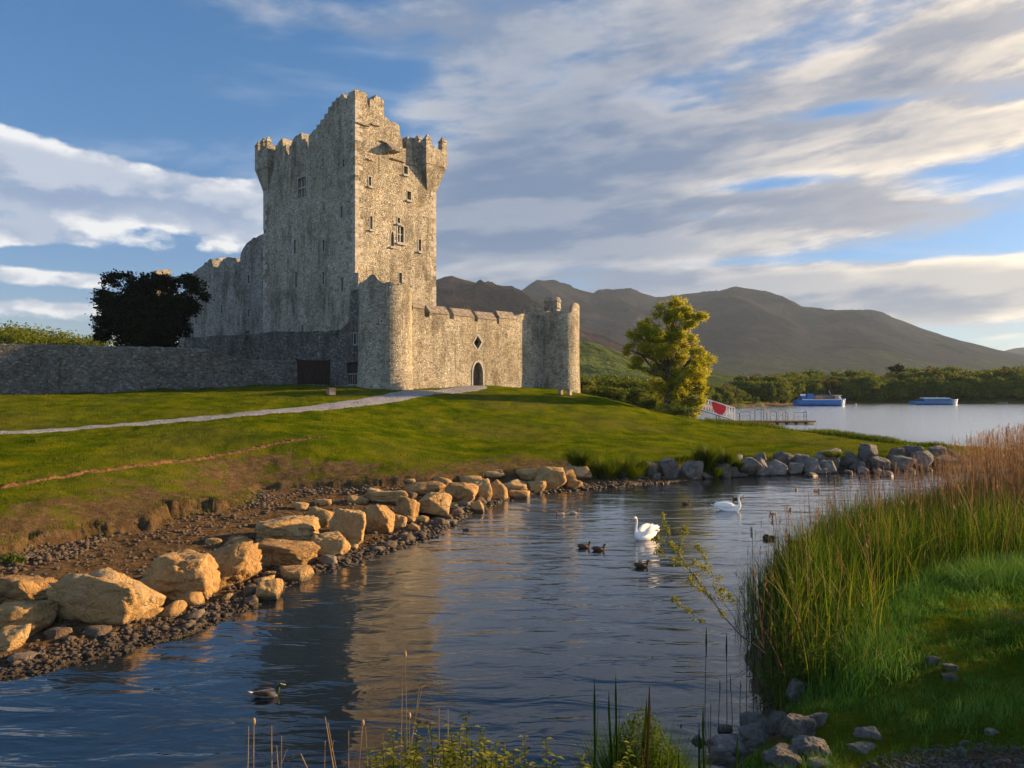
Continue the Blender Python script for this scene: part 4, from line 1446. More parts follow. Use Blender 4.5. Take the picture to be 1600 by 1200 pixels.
NROCK = 0
def boulder(px, py, w, h, Y=None, label=None, group=None, mat='rock', depthf=.8, seed=None, level=4, sink=.22, name='boulder', zbase=None, sharp=70, rough=.045, yaw=None, tilt=0.0):
    """one rock given by the centre and size of its outline in the photograph; it stands on the ground there"""
    global NROCK
    NROCK += 1
    seed = seed if seed is not None else 100 + NROCK
    bottom = py + h / 2
    if Y is None:
        # walk out along the view ray until it meets the ground
        ys = np.linspace(6, 70, 1400)
        z = EYE - (bottom - 600) / F * ys
        g_ = ground(pix_w(px, ys), ys)
        k = np.argmax(np.maximum(g_, 0.0) >= z - .03)
        Y = float(ys[k]) + .10
    wd = w / F * Y; hd = h / F * Y
    dp = wd * depthf if wd > hd else hd * depthf
    Yc = Y + dp * .42
    x = pix_w(px, Yc) if False else pix_w(px, Y) * (Yc / Y)
    wd *= Yc / Y; 
    g0 = gz(x, Yc)
    zb = (EYE - (bottom - 600) / F * Y) if zbase is None else zbase
    ztop = EYE - (py - h / 2 - 600) / F * Yc
    zlow = min(zb, g0) - sink * hd if zbase is None else zbase
    Pv, Fc = rock_verts(level, seed, sharp=sharp, rough=rough)
    # scale first, then a small lean
    S = np.array([wd / 2 * .98, dp / 2, (ztop - zlow) / 2 * 1.02])
    Pv = Pv * S
    c, s = math.cos(tilt), math.sin(tilt)
    Pv = np.stack([Pv[:, 0] * c - Pv[:, 2] * s, Pv[:, 1], Pv[:, 0] * s + Pv[:, 2] * c], 1)
    me = np_mesh(name, Pv, [Fc])
    o = link_mesh(name, me, M[mat], smooth=True)
    o.location = (x, Yc, (ztop + zlow) / 2)
    tag(o, label, 'rock', group)
    return o


GRP = 'boulders lining the left shore'
hero = [
    (34, 968, 96, 58, 'broad low boulder at the left edge carrying the flat oval boulder', .9, 3, 5),
    (45, 922, 104, 46, 'flat oval golden boulder lying on top of another at the left edge', .8, 21, 5),
    (18, 1001, 50, 42, 'small wedge shaped rock at the left edge below the broad low boulder', .8, 9, 4),
    (165, 934, 168, 92, 'largest boulder, long golden and pitted, second from the left end of the shore row', .55, 31, 5),
    (278, 903, 122, 76, 'square faced boulder with dark left side right of the largest boulder', .8, 44, 5),
    (354, 883, 98, 72, 'pointed triangular boulder with smooth sunlit slope', .8, 51, 5),
    (437, 868, 124, 44, 'long lumpy boulder above the small rocks at the water', .7, 63, 5),
    (447, 829, 96, 40, 'low slab shaped boulder with dark underside behind the long lumpy one', .8, 71, 5),
    (419, 921, 42, 34, 'lone small triangular rock among the pebbles by the water', .8, 83, 4),
    (463, 896, 54, 26, 'low jagged rock partly wet beside the lone triangular one', .8, 90, 4),
    (513, 852, 66, 38, 'dark sided boulder wedged low at the waterline', .8, 95, 5),
    (500, 808, 60, 34, 'narrow boulder leaning behind the tall sunlit one', .8, 101, 4),
    (545, 822, 62, 62, 'tall sunlit boulder with broad flat top at the middle of the row', .9, 113, 5),
    (592, 811, 46, 46, 'upright golden boulder with crack down its face', .9, 121, 5),
    (622, 815, 28, 22, 'little boulder tucked under the upright golden one', .9, 131, 4),
    (636, 795, 38, 40, 'short golden boulder with bright right face', .9, 141, 4),
    (676, 789, 62, 40, 'boulder with smooth slope falling to the right and dark notch', .9, 151, 5),
    (607, 776, 70, 22, 'flat topped slab behind the golden boulders', .9, 161, 4),
    (664, 764, 68, 24, 'long flat slab set back on the shore', .8, 171, 4),
    (722, 772, 52, 36, 'boulder with two rounded humps near the bend of the shore', .9, 181, 4),
    (755, 766, 30, 34, 'narrow boulder between the humped and the cubic one', .9, 191, 4),
    (778, 765, 34, 34, 'cubic sunlit boulder at the bend of the shore', .9, 201, 4),
    (746, 791, 22, 18, 'small rounded rock standing in the shallows', .9, 211, 4),
    (804, 760, 42, 18, 'low sharp boulder with dark side at the bend', .9, 221, 4),
    (811, 772, 38, 14, 'flat light rock at the waterline below the sharp boulder', .8, 231, 4),
    (839, 760, 30, 22, 'small light block close to the water', .9, 241, 4),
    (823, 741, 36, 20, 'rounded brown boulder high on the bank', .9, 251, 4),
    (861, 748, 52, 36, 'big tilted boulder with pale right face at the end of the sunlit row', .9, 261, 4),
    (884, 741, 36, 24, 'greyish boulder leaning beside the big tilted one', .9, 271, 4),
    (897, 757, 30, 16, 'low pointed stone at the foot of the grey end boulders', .9, 281, 4),
    (903, 738, 46, 26, 'broad grey boulder where the shore turns', .9, 291, 4),
]
for px, py, w, h, lab, dfc, sd, lv in hero:
    boulder(px, py, w, h, label=lab, group=GRP, depthf=dfc, seed=sd, level=lv, tilt=random.uniform(-.08, .08), rough=.078 if w > 80 else .065, sharp=170)
for i, (px, py, w, h) in enumerate([(375, 848, 46, 16), (335, 846, 26, 12), (470, 790, 28, 12), (505, 785, 30, 12), (560, 780, 36, 14), (640, 752, 26, 12), (690, 752, 34, 14), (735, 750, 40, 14), (770, 742, 40, 14), (585, 768, 26, 10),
                                    (303, 962, 30, 16), (150, 988, 42, 18), (88, 991, 38, 18), (38, 1030, 46, 18), (275, 925, 30, 12), (715, 800, 20, 9), (590, 860, 18, 9), (660, 835, 16, 8), (775, 741, 24, 14), (640, 775, 24, 14), (655, 812, 18, 10)]):
    boulder(px, py, w, h, label='small rough stone lying loose behind or below the row of sunlit boulders', group='loose stones around the boulder row', seed=400 + i, level=3, depthf=.9, mat='rock' if i < 10 else 'pebble', name='stone')

# smaller rocks packed between and below the boulders
_c = np.array(POND[:13]); _s = np.concatenate([[0], np.cumsum(np.hypot(*np.diff(_c, axis=0).T))])
_r = random.Random(303)
for i in range(64):
    t = _s[-1] * (.03 + .97 * i / 63) ** .85 + _r.uniform(-.3, .3)
    x0, y0 = np.interp(t, _s, _c[:, 0]), np.interp(t, _s, _c[:, 1])
    off = _r.uniform(.05, 2.1)
    x0 -= off * .55; y0 += off * .75
    g0 = gz(x0, y0)
    if g0 < -.15: continue
    sz = _r.uniform(.14, .38) * (1 if y0 > 16 else .75)
    Pv, Fc = rock_verts(3, 1500 + i, sharp=120, rough=.06)
    me = np_mesh('stone', Pv * np.array([sz * _r.uniform(.8, 1.3), sz * _r.uniform(.6, 1), sz * _r.uniform(.45, .75)]) , [Fc])
    o = link_mesh('stone', me, M['rock'] if off > .7 else M['pebble'], smooth=True)
    o.location = (x0, y0, g0 + sz * .12); o.rotation_euler = (_r.uniform(-.2, .2), _r.uniform(-.2, .2), _r.uniform(0, 6.28))
    tag(o, 'small rough stone lying loose behind or below the row of sunlit boulders', 'rock', 'loose stones around the boulder row')

# rocks of the far bank
far = [(1015, 732, 26, 26, 'square grey block right of the grass tussock'), (1042, 730, 33, 28, 'pale cubic block second right of the grass tussock'), (1079, 731, 42, 24, 'wide pale slab faced boulder left of the green bushes'),
       (1078, 748, 42, 10, 'flat wet stone at the waterline below the wide pale slab'), (1127, 725, 30, 18, 'sloping grey rock just right of the green bushes'), (1140, 735, 38, 14, 'long wedge rock slanting to the water'),
       (1168, 722, 42, 15, 'long low grey rock right of the wedge'), (1190, 727, 24, 24, 'upright rounded grey stone between low rocks'), (1212, 727, 31, 18, 'smooth grey block right of the upright stone'),
       (1224, 714, 34, 16, 'grey rock on the second tier above the smooth block'), (1248, 717, 29, 16, 'brownish rock with light top on the second tier'), (1268, 725, 32, 21, 'rounded wedge rock with pale face'),
       (1293, 711, 44, 20, 'large grey rock high under the turf'), (1296, 727, 27, 15, 'small pale rock at the base of the far bank'), (1323, 716, 38, 22, 'long grey boulder in the middle of the far bank'),
       (1357, 704, 34, 22, 'tall pale boulder standing above the far bank'), (1373, 723, 38, 21, 'low grey boulder below the tall pale one'), (1340, 728, 24, 16, 'grey stone at the far waterline left of the low boulder'),
       (1408, 722, 36, 22, 'grey boulder seen through the first dry reeds'), (1440, 719, 34, 28, 'upright boulder behind the thin dry reeds'), (1474, 722, 38, 22, 'boulder hidden low among dense dry reeds'),
       (1425, 704, 36, 16, 'flat rock on top of the far bank among reeds'), (1462, 706, 32, 18, 'rock on top of the far bank near its right end'), (1398, 706, 26, 14, 'small dark rock under the turf beside the tall pale boulder'),
       (1495, 714, 34, 24, 'last boulder of the far bank, behind thick reeds'), (1243, 729, 26, 12, 'low dark rock under the brownish one'), (985, 745, 34, 12, 'flat dark stone at the water below the tussock'),
       (1105, 741, 28, 10, 'flat stone at the water under the green bushes'), (1185, 712, 30, 12, 'half buried rock at the turf edge'), (1150, 715, 26, 10, 'half buried rock beside the green bushes')]
for i, (px, py, w, h, lab) in enumerate(far):
    boulder(px, py, w * .98, h * 1.0, label=lab, group='grey rocks facing the far bank', mat='rockgrey', seed=600 + i * 3, level=4, depthf=.9, sink=.3, rough=.05, Y=41 + (px - 985) * .0135 if py > 718 else 42.1 + (px - 985) * .0135)
for i in range(26):
    px = 930 + i * 22 + random.uniform(-9, 9)
    boulder(px, 742 + random.uniform(-4, 7) - (px - 930) * .018, random.uniform(12, 26), random.uniform(6, 10), label='small dark wet stone at the waterline of the far bank', group='wet stones along the far waterline', mat='rockgrey', seed=800 + i, level=3, name='stone')
# rocks on the near bank
near = [(1178, 1130, 50, 30, 'dark wet slab shaped rock at the water edge, near bank'), (1133, 1138, 30, 16, 'small dark wet rock left of the dark slab'), (1182, 1153, 54, 36, 'flat mottled grey rock in front of the dark slab'),
        (1214, 1131, 32, 36, 'upright pale grey rock under the reeds'), (1244, 1134, 54, 42, 'wide pale rock with ridged face under the reeds'), (1275, 1127, 30, 32, 'pale rock half hidden by drooping grass'),
        (1220, 1190, 66, 38, 'bluish white angular rock at the bottom of the photo'), (1266, 1172, 66, 40, 'sloping rock with tan underside and grey top'), (1148, 1172, 90, 28, 'long flat grey rock reaching into the water'),
        (1090, 1160, 34, 16, 'dark rock touching the water left of the long flat one'), (1120, 1190, 60, 22, 'low grey rock behind the bottom grass blades'), (1245, 1078, 32, 32, 'rounded lilac grey rock set in the reed bank'),
        (1353, 1150, 40, 24, 'white pitted rock at the edge of the gravel patch'), (1346, 1172, 48, 18, 'low crumbly white rock below the pitted one'), (1458, 1034, 20, 16, 'small rounded stone in the grass by the track'),
        (1484, 1043, 22, 11, 'small flat stone half covered by grass'), (1486, 1060, 28, 13, 'white flat stone in the grass by the track'), (1551, 1146, 22, 12, 'lone pale stone in the shaded lawn at the right'),
        (1280, 1195, 40, 16, 'cracked grey rock at the bottom right of the rocks'), (1060, 1140, 20, 9, 'tiny dark stone in the shallows by the tuft')]
for i, (px, py, w, h, lab) in enumerate(near):
    boulder(px, py, w, h, label=lab, group='rocks on the near bank', mat='rockgrey', seed=930 + i * 5, level=5, depthf=.85, rough=.065, sharp=170, name='rock')


# pebbles on the shelf: far too many to count
def pebbles():
    r = np.random.default_rng(5)
    N = 110000
    ang = r.uniform(-37, 12, N); rad = np.exp(r.uniform(math.log(11.5), math.log(46), N))
    x = rad * np.sin(np.radians(ang)); y = rad * np.cos(np.radians(ang))
    z, dirt, wet, q = ground(x, y, True)
    onsh = (q['dland'] > -.5) & (q['jl'] < -.05) & (q['z1'] >= q['z2'])
    dl, jl = q['dland'], q['jl']
    dens = .95 * np.exp(-((dl - .3) / .75) ** 2) + .85 * np.exp(-((jl + .7) / .75) ** 2) * (vnoise(x * .35, y * .35, 0, 71) > -.25) + .13
    keep = onsh & (r.uniform(0, 1, N) < dens * .8)
    x, y, z, dl, jl = x[keep], y[keep], z[keep], dl[keep], jl[keep]
    n = len(x)
    base, Fc = ico(1)
    rad_ = np.hypot(x, y)
    size = np.exp(r.normal(-3.35, .42, n)) * np.clip(rad_ / 20, .85, 1.5)
    size *= np.where(np.abs(dl - .3) < 1, 1.15, 1)
    size = np.clip(size, .012, .13)
    sc = np.stack([size * r.uniform(.8, 1.6, n), size * r.uniform(.7, 1.2, n), size * r.uniform(.4, .8, n)], 1)
    a = r.uniform(0, 6.28, n)
    jit = 1 + r.normal(size=(n, len(base))) * .13
    V = base[None] * jit[..., None] * sc[:, None]
    c, s = np.cos(a)[:, None], np.sin(a)[:, None]
    X = V[..., 0] * c - V[..., 1] * s + x[:, None]; Y = V[..., 0] * s + V[..., 1] * c + y[:, None]; Z = V[..., 2] + (z + sc[:, 2] * .45)[:, None]
    Vs = np.stack([X, Y, Z], -1).reshape(-1, 3)
    Fs = (Fc[None] + (np.arange(n) * len(base))[:, None, None]).reshape(-1, 3)
    tint = np.repeat(r.uniform(0, 1, n), len(base))
    o = link_mesh('pebbles', np_mesh('pebbles', Vs, [Fs], dict(tint=tint)), M['pebble'], smooth=True)
    tag(o, 'brown and pale pebbles strewn over the shore', 'pebbles', kind='stuff')
pebbles()


def gravel_patch():
    r = np.random.default_rng(15)
    n = 5200
    x = 5.2 + r.normal(0, 1.1, n); y = 8.2 + r.normal(0, .75, n)
    z, dirt, wet, q = ground(x, y, True)
    k = (q['z2'] > q['z1']) & (dirt > .35) & (z > .1)
    x, y, z = x[k], y[k], z[k]; n = len(x)
    base, Fc = ico(1)
    size = np.clip(np.exp(r.normal(-4.3, .5, n)), .006, .04)
    sc = np.stack([size * r.uniform(.8, 1.6, n), size * r.uniform(.7, 1.2, n), size * r.uniform(.4, .8, n)], 1)
    V = base[None] * (1 + r.normal(size=(n, len(base))) * .13)[..., None] * sc[:, None] + np.stack([x, y, z + sc[:, 2] * .4], 1)[:, None]
    Fs = (Fc[None] + (np.arange(n) * len(base))[:, None, None]).reshape(-1, 3)
    o = link_mesh('gravel', np_mesh('gravel', V.reshape(-1, 3), [Fs]), M['rockgrey'], smooth=True)
    tag(o, 'loose grey gravel and chips on the trodden patch at the bottom right', 'gravel', kind='stuff')
gravel_patch()


# ------------------------------------------------------------------ grasses and reeds
def blades(name, x, y, z, h, w, lean, mat, segs=3, seed=1, droop=.35, parent=None, tintf=None, azl=None, flat=False):
    r = np.random.default_rng(seed)
    n = len(x)
    az = r.uniform(0, 2 * math.pi, n) if azl is None else azl
    fa = r.uniform(0, 2 * math.pi, n)
    lx, ly = np.cos(az), np.sin(az)
    wx, wy = np.cos(fa), np.sin(fa)
    rows = []
    K = segs + 1
    for k in range(K):
        t = k / segs
        bend = lean * (t ** 1.0 * .45 + t ** 2.2 * droop * 1.6)
        zz = z + h * (t - .30 * droop * (lean / np.maximum(h, .01)) ** 1 * t ** 2.5)
        wd = w * (1 - t ** 1.6) * .5 if k < segs else w * 0.02
        cx, cy = x + lx * bend, y + ly * bend
        rows.append(np.stack([cx - wx * wd, cy - wy * wd, zz], 1)); rows.append(np.stack([cx + wx * wd, cy + wy * wd, zz], 1))
    V = np.stack(rows, 1)          # n, 2K, 3
    m_ = 2 * K
    quads = np.array([[2 * k, 2 * k + 1, 2 * k + 3, 2 * k + 2] for k in range(segs)])
    Fs = (quads[None] + (np.arange(n) * m_)[:, None, None]).reshape(-1, 4)
    tint = r.uniform(0, 1, n) if tintf is None else tintf
    tv = np.repeat(np.clip(tint, 0, 1)[:, None], m_, 1)
    return link_mesh(name, np_mesh(name, V.reshape(-1, 3), [Fs], dict(tint=tv.ravel())), mat, parent)


def scatter(n, xr, yr, seed):
    r = np.random.default_rng(seed)
    return r.uniform(*xr, n), r.uniform(*yr, n), r


def polar_scatter(n, a0, a1, r0, r1, seed):
    r = np.random.default_rng(seed)
    a = np.radians(r.uniform(a0, a1, n)); q = np.exp(r.uniform(math.log(r0), math.log(r1), n))
    return q * np.sin(a), q * np.cos(a), r


# short turf over the lawn
x, y, r = polar_scatter(170000, -38, 38, 19, 85, 3)
z, dirt, wet, q = ground(x, y, True)
k = (q['w'] > .95) & (q['z1'] > q['z2']) & (q['jl'] > .05) & (r.uniform(0, 1, len(x)) > dirt * 1.1) & (fbm(x * 1.1, y * 1.1, 0, 3, 77) > -.28)
x, y, z = x[k], y[k], z[k]
n = len(x); rad = np.hypot(x, y)
pch = fbm(x * .35, y * .35, 0, 4, 79)
h = r.uniform(.03, .10, n) * (1 + .6 * pch)
o = blades('lawn_grass', x, y, z - .01, h, np.clip(rad * .0006, .010, .035), r.uniform(0, .04, n), M['blade'], 2, 4, tintf=np.clip(.45 + pch * .55 + r.normal(0, .2, n), 0, 1))
tag(o, 'short green turf of the lawn below the castle', 'grass', kind='stuff')

# coarser tufts standing out of the turf
x, y, r = polar_scatter(60000, -38, 30, 18, 70, 23)
z, dirt, wet, q = ground(x, y, True)
cl = fbm(x * .7, y * .7, 0, 4, 87)
k = (q['w'] > .95) & (q['z1'] > q['z2']) & (q['jl'] > .05) & (r.uniform(-.05, .55, len(x)) < cl)
x, y, z = x[k], y[k], z[k]; n = len(x)
o = blades('lawn_tufts', x, y, z - .01, r.uniform(.07, .19, n), np.clip(np.hypot(x, y) * .0006, .012, .035), r.uniform(0, .09, n), M['blade'], 2, 24, tintf=np.clip(r.normal(.30, .30, n), 0, 1))
tag(o, 'coarser darker tufts in the turf of the castle lawn', 'grass', kind='stuff')

# longer grass along the turf edges, wall feet and the crest towards the lake
def fringe(name, pts, n, hmin, hmax, spread, seed, lab, mat='blade', w=.02, lean=.12, tint=(.2, .8), segs=3):
    r = np.random.default_rng(seed)
    c = np.array(pts, float)
    s = np.concatenate([[0], np.cumsum(np.hypot(*np.diff(c[:, :2], axis=0).T))])
    t = r.uniform(0, s[-1], n)
    x = np.interp(t, s, c[:, 0]) + r.normal(0, spread, n); y = np.interp(t, s, c[:, 1]) + r.normal(0, spread, n)
    cl = fbm(t * .5, 0 * t, 0, 3, seed)
    z = ground(x, y)
    k = (z > .12) & (r.uniform(-1, .6, n) < cl * 1.6)
    x, y, z, cl = x[k], y[k], z[k], cl[k]
    m_ = len(x)
    h = r.uniform(hmin, hmax, m_) * (1 + .7 * np.clip(cl, -.6, 1))
    o = blades(name, x, y, z - .02, h, np.full(m_, w), r.uniform(.0, lean, m_) * h / hmax, M[mat], segs, seed, tintf=np.clip(r.uniform(*tint, m_), 0, 1))
    if lab:
        tag(o, lab, 'grass', kind='stuff')
    return o
fringe('bank_grass', EDGE, 5200, .05, .16, .22, 12, 'thin grass hanging along the eroded turf edge', w=.016)
fringe('crest_grass', [pw(1120, 70.5, 0)[:2], pw(1160, 73, 0)[:2], pw(1200, 73, 0)[:2], pw(1250, 71.5, 0)[:2], pw(1300, 69.5, 0)[:2]], 15000, .12, .50, .8, 14, 'tall rough grass on the crest above the lake', w=.05, lean=.3, tint=(.1, .75))
fringe('shore_grass', [pw(1300, 68, 0)[:2], pw(1360, 64, 0)[:2], pw(1420, 60, 0)[:2], pw(1470, 57, 0)[:2]], 5000, .12, .4, .5, 15, 'tufted grass along the lake side of the spit', w=.05, lean=.2, tint=(.1, .6))
fringe('rock_grass', [(x_, y_ + .2) for x_, y_ in FARBANK], 9000, .08, .3, .25, 16, 'grass overhanging the rocks of the far bank', w=.03, lean=.2, tint=(.1, .6))
fringe('wall_grass', [(pix_w(-60, 57.4), 57.4), (pix_w(0, 58.6), 58.6), (pix_w(160, 61.5), 61.5), (pix_w(300, 65), 65), (pix_w(460, 70.6), 70.6)], 5000, .06, .25, .12, 18, 'grass at the foot of the boundary wall', w=.03, tint=(0, .6))
fringe('ridge_grass', [pw(0, 44.6, 0)[:2], pw(200, 49.6, 0)[:2], pw(400, 59, 0)[:2]], 5000, .04, .16, .12, 19, 'fringe of taller grass tips along the low ridge in the lawn', w=.02, tint=(.4, 1))

# tussocks and small bushes on the far bank
def tussock(px, py, w, h, lab, grp, seed, n=900, mat='blade'):
    Y = 41.2 + (px - 985) * .0135
    c = P(px, py, Y)
    wd, hd = w / F * Y, h / F * Y
    r = np.random.default_rng(seed)
    a, q = r.uniform(0, 6.28, n), np.sqrt(r.uniform(0, 1, n))
    x = np.cos(a) * q * wd * .38; y = np.sin(a) * q * wd * .38
    zb = c.z - hd / 2
    hh = hd * r.uniform(.6, 1.3, n) * (1 - .40 * q) + .08
    o = blades('grass_tussock', x, y, 0 * x - .1, hh, np.full(n, .045), q * wd * .25 + r.uniform(0, .12, n), M[mat], 3, seed, droop=.8, azl=a + r.normal(0, .4, n), tintf=np.clip(r.normal(.35, .25, n), 0, 1))
    o.location = (c.x, Y + wd * .2, zb)
    tag(o, lab, 'grass tussock', grp)
GT = 'grass tussocks on the far bank'
tussock(908, 712, 36, 30, 'dark green tussock at the turn of the shore', GT, 31)
tussock(940, 735, 40, 46, 'large drooping tussock reaching down to the water', GT, 32, 1500)
tussock(975, 732, 50, 40, 'yellow green tussock right of the large drooping one', GT, 33, 1500)
tussock(1000, 724, 22, 22, 'small tussock left of the square grey block', GT, 34, 500)
tussock(1104, 710, 28, 36, 'tall dark bushy tussock above the wide pale slab', GT, 35, 1200)
tussock(1132, 712, 30, 28, 'round tussock second right above the wedge rock', GT, 36, 1100)
tussock(1112, 733, 30, 26, 'low tussock hanging between two rocks', GT, 37, 700)
tussock(1150, 722, 16, 22, 'thin tuft right of the round tussock', GT, 38, 350)
tussock(1305, 706, 30, 12, 'low tuft over the large grey rock', GT, 39, 300)


# ------------------------------------------------------------------ trees
def leaf_cloud(blobs, n, size, seed, squash=.8, clump=.55, nz=1.6, mode='tri', hollow=.35, thr=-.28):
    """leaf sized faces gathered in clumps through the volume of the crown; returns verts, faces, tint"""
    r = np.random.default_rng(seed)
    B = np.array([[*b[:3], b[3]] for b in blobs], float)
    wts = B[:, 3] ** 2.2; wts /= wts.sum()
    # clump centres
    nc = max(8, n // 26)
    bi = r.choice(len(B), nc, p=wts)
    d = r.normal(size=(nc, 3)); d /= np.linalg.norm(d, axis=1)[:, None]
    q = r.uniform(hollow, 1.0, nc) ** .6
    C = B[bi, :3] + d * q[:, None] * B[bi, 3:4] * np.array([1, 1, squash])
    # uneven outline: drop clumps by a coarse noise
    s = np.median(B[:, 3])
    keep = fbm(C[:, 0] / s * nz, C[:, 1] / s * nz, C[:, 2] / s * nz, 3, seed) > thr
    C = C[keep]; bi = bi[keep]
    nc = len(C)
    ci = r.integers(0, nc, n)
    rad = clump * np.median(B[:, 3]) * r.uniform(.5, 1.25, nc)
    off = r.normal(size=(n, 3)) * .42
    L = C[ci] + off * rad[ci][:, None] * np.array([1, 1, .7])
    ct = r.uniform(0, 1, nc)
    tint = np.clip(.5 * ct[ci] + r.uniform(0, .5, n), 0, 1)
    nrm = r.normal(size=(n, 3)) + np.array([0, 0, .5]); nrm /= np.linalg.norm(nrm, axis=1)[:, None]
    u = np.cross(nrm, r.normal(size=(n, 3))); u /= np.linalg.norm(u, axis=1)[:, None]
    v = np.cross(nrm, u)
    sz = size * r.uniform(.6, 1.35, n)[:, None]
    V = np.stack([L - u * sz * .5, L + v * sz * .32 + nrm * sz * .06, L + u * sz * .5, L - v * sz * .32], 1)
    Fs = np.arange(n * 4).reshape(n, 4)
    return V.reshape(-1, 3), Fs, np.repeat(tint, 4), C


def make_tree(name, label, cat, loc, blobs, nleaf, lsize, leafm, barkm, trunk, seed, group=None, limbs=True, clump=.55, extra=None, hollow=.35, twigs=0, nz=1.6, thr=-.28, leafblobs=None):
    """blobs and trunk are local to loc; trunk: list of (x,y,z,r)"""
    t = thing(name, label, cat, loc, 0, group)
    V, Fs, tint, C = leaf_cloud(leafblobs or blobs, nleaf, lsize, seed, clump=clump, hollow=hollow, nz=nz, thr=thr)
    link_mesh('crown', np_mesh('crown', V, [Fs], dict(tint=tint)), M[leafm], t)
    r = random.Random(seed)
    mb = MB()
    mb.tube([p[:3] for p in trunk], [p[3] for p in trunk], 8)
    if limbs:
        for b in blobs:
            tgt = Vector(b[:3])
            # start on the trunk at about half the target's height
            k = max(range(len(trunk)), key=lambda i: -abs(trunk[i][2] - tgt.z * .62))
            s = Vector(trunk[k][:3]); rad = trunk[k][3] * .6
            mid = s.lerp(tgt, .5) + Vector((r.uniform(-.12, .12), r.uniform(-.12, .12), r.uniform(-.02, .14))) * (tgt - s).length
            pts = [s, s.lerp(mid, .5) + Vector((r.uniform(-.06, .06), 0, r.uniform(-.05, .08))) * (tgt - s).length, mid, mid.lerp(tgt, .55) + Vector((0, 0, r.uniform(-.04, .06))) * (tgt - s).length, tgt]
            mb.tube(pts, [rad, rad * .75, rad * .5, rad * .33, rad * .16], 6)
            for j in range(3 + twigs):
                a = pts[2].lerp(tgt, r.uniform(0, .9))
                e = tgt + Vector((r.uniform(-1, 1), r.uniform(-1, 1), r.uniform(-.7, .9))) * b[3] * .9
                m2 = a.lerp(e, .5) + Vector((r.uniform(-.15, .15), r.uniform(-.1, .1), r.uniform(-.1, .15))) * b[3]
                mb.tube([a, m2, e], [rad * .24, rad * .15, rad * .05], 4)
    mb.build('trunk', M[barkm], t, smooth=True, fix=False)
    return t


# yellow green tree standing alone beyond the crest
TY = 76.0
base = P(1042, 655, TY)
def lb(px, py, r, dy=0): 
    p = P(px, py, TY)
    return (p.x - base.x, dy, p.z - base.z, r / F * TY)
blobs = [lb(1050, 478, 17), lb(1062, 487, 14, .4), lb(1036, 492, 14, -.4), lb(1090, 498, 12), lb(1078, 506, 10), lb(1022, 507, 16, .5), lb(1058, 508, 17), lb(1014, 520, 16, -.7), lb(998, 532, 16), lb(1040, 528, 20, .7),
         lb(1072, 530, 16, -.5), lb(985, 548, 10), lb(1018, 548, 18, -.9), lb(1055, 550, 22, .9), lb(1082, 560, 16), lb(1102, 565, 12), lb(1035, 570, 18), lb(988, 572, 9), lb(1068, 577, 20, -1), lb(1092, 586, 16),
         lb(1046, 592, 18, .8), lb(1030, 600, 12), lb(1078, 604, 18), lb(1062, 614, 16, -1), lb(1042, 618, 12, .6), lb(1088, 624, 12), lb(1072, 636, 14, .4), lb(1052, 642, 12, -.5), lb(1030, 640, 8), lb(1088, 644, 8), lb(1022, 533, 14, .3), lb(1003, 556, 12), lb(1044, 546, 17, -.6), lb(1016, 578, 13), lb(1060, 595, 16, .3), lb(1095, 605, 11)]
ob = []
_r = random.Random(8)
for b in blobs:
    for _ in range(6):
        d = Vector((_r.gauss(0, 1), _r.gauss(0, 1), _r.gauss(0, .8))).normalized() * b[3] * .85
        ob.append((b[0] + d.x, b[1] + d.y, b[2] + d.z, b[3] * _r.uniform(.42, .85)))
trunk = [(.0, 0, -1.2, .62), (-.15, 0, .4, .50), (.15, .1, 2.0, .42), (.5, 0, 3.6, .36), (.35, .1, 5.2, .28), (.6, 0, 7.0, .2), (.55, 0, 9.0, .12), (.6, 0, 11.0, .05)]
make_tree('oak_tree', 'tall solitary yellow green tree with open crown on the slope right of the castle', 'tree', (base.x, TY, base.z), blobs, 92000, .16, 'oakleaf', 'bark', trunk, 5, clump=.80, twigs=3, nz=1.1, thr=-.12, leafblobs=ob, hollow=.0)

# black evergreen behind the boundary wall
TD = 80.0
base = P(235, 590, TD)
def ld(px, py, r, dy=0):
    p = P(px, py, TD)
    return (p.x - base.x, dy, p.z - base.z, r / F * TD)
blobs = [ld(178, 437, 15), ld(196, 432, 10), ld(165, 460, 12), ld(149, 458, 5), ld(210, 450, 20, .5), ld(232, 442, 20), ld(262, 444, 18), ld(292, 440, 15), ld(305, 448, 14), ld(318, 464, 8), ld(185, 478, 28, -.6), ld(225, 480, 34),
         ld(268, 478, 30, .6), ld(295, 480, 18), ld(170, 505, 22), ld(200, 515, 30, .7), ld(240, 520, 36, -.6), ld(272, 515, 24), ld(160, 525, 12), ld(215, 550, 34), ld(250, 550, 30), ld(286, 510, 9), ld(232, 500, 34, 1), ld(210, 495, 30, -1)]
trunk = [(0, 0, -.5, .45), (.1, 0, 2.2, .36), (-.1, 0, 4.5, .26), (.2, 0, 7.0, .14), (.2, 0, 9.5, .05)]
make_tree('evergreen_tree', 'broad near black evergreen tree rising behind the boundary wall', 'tree', (base.x, TD, gz(base.x, TD)), [(b[0], b[1], b[2] + base.z - gz(base.x, TD), b[3]) for b in blobs], 70000, .30, 'yewleaf', 'darkbark', trunk, 9, clump=.42, hollow=.05, nz=2.0, thr=-.9)


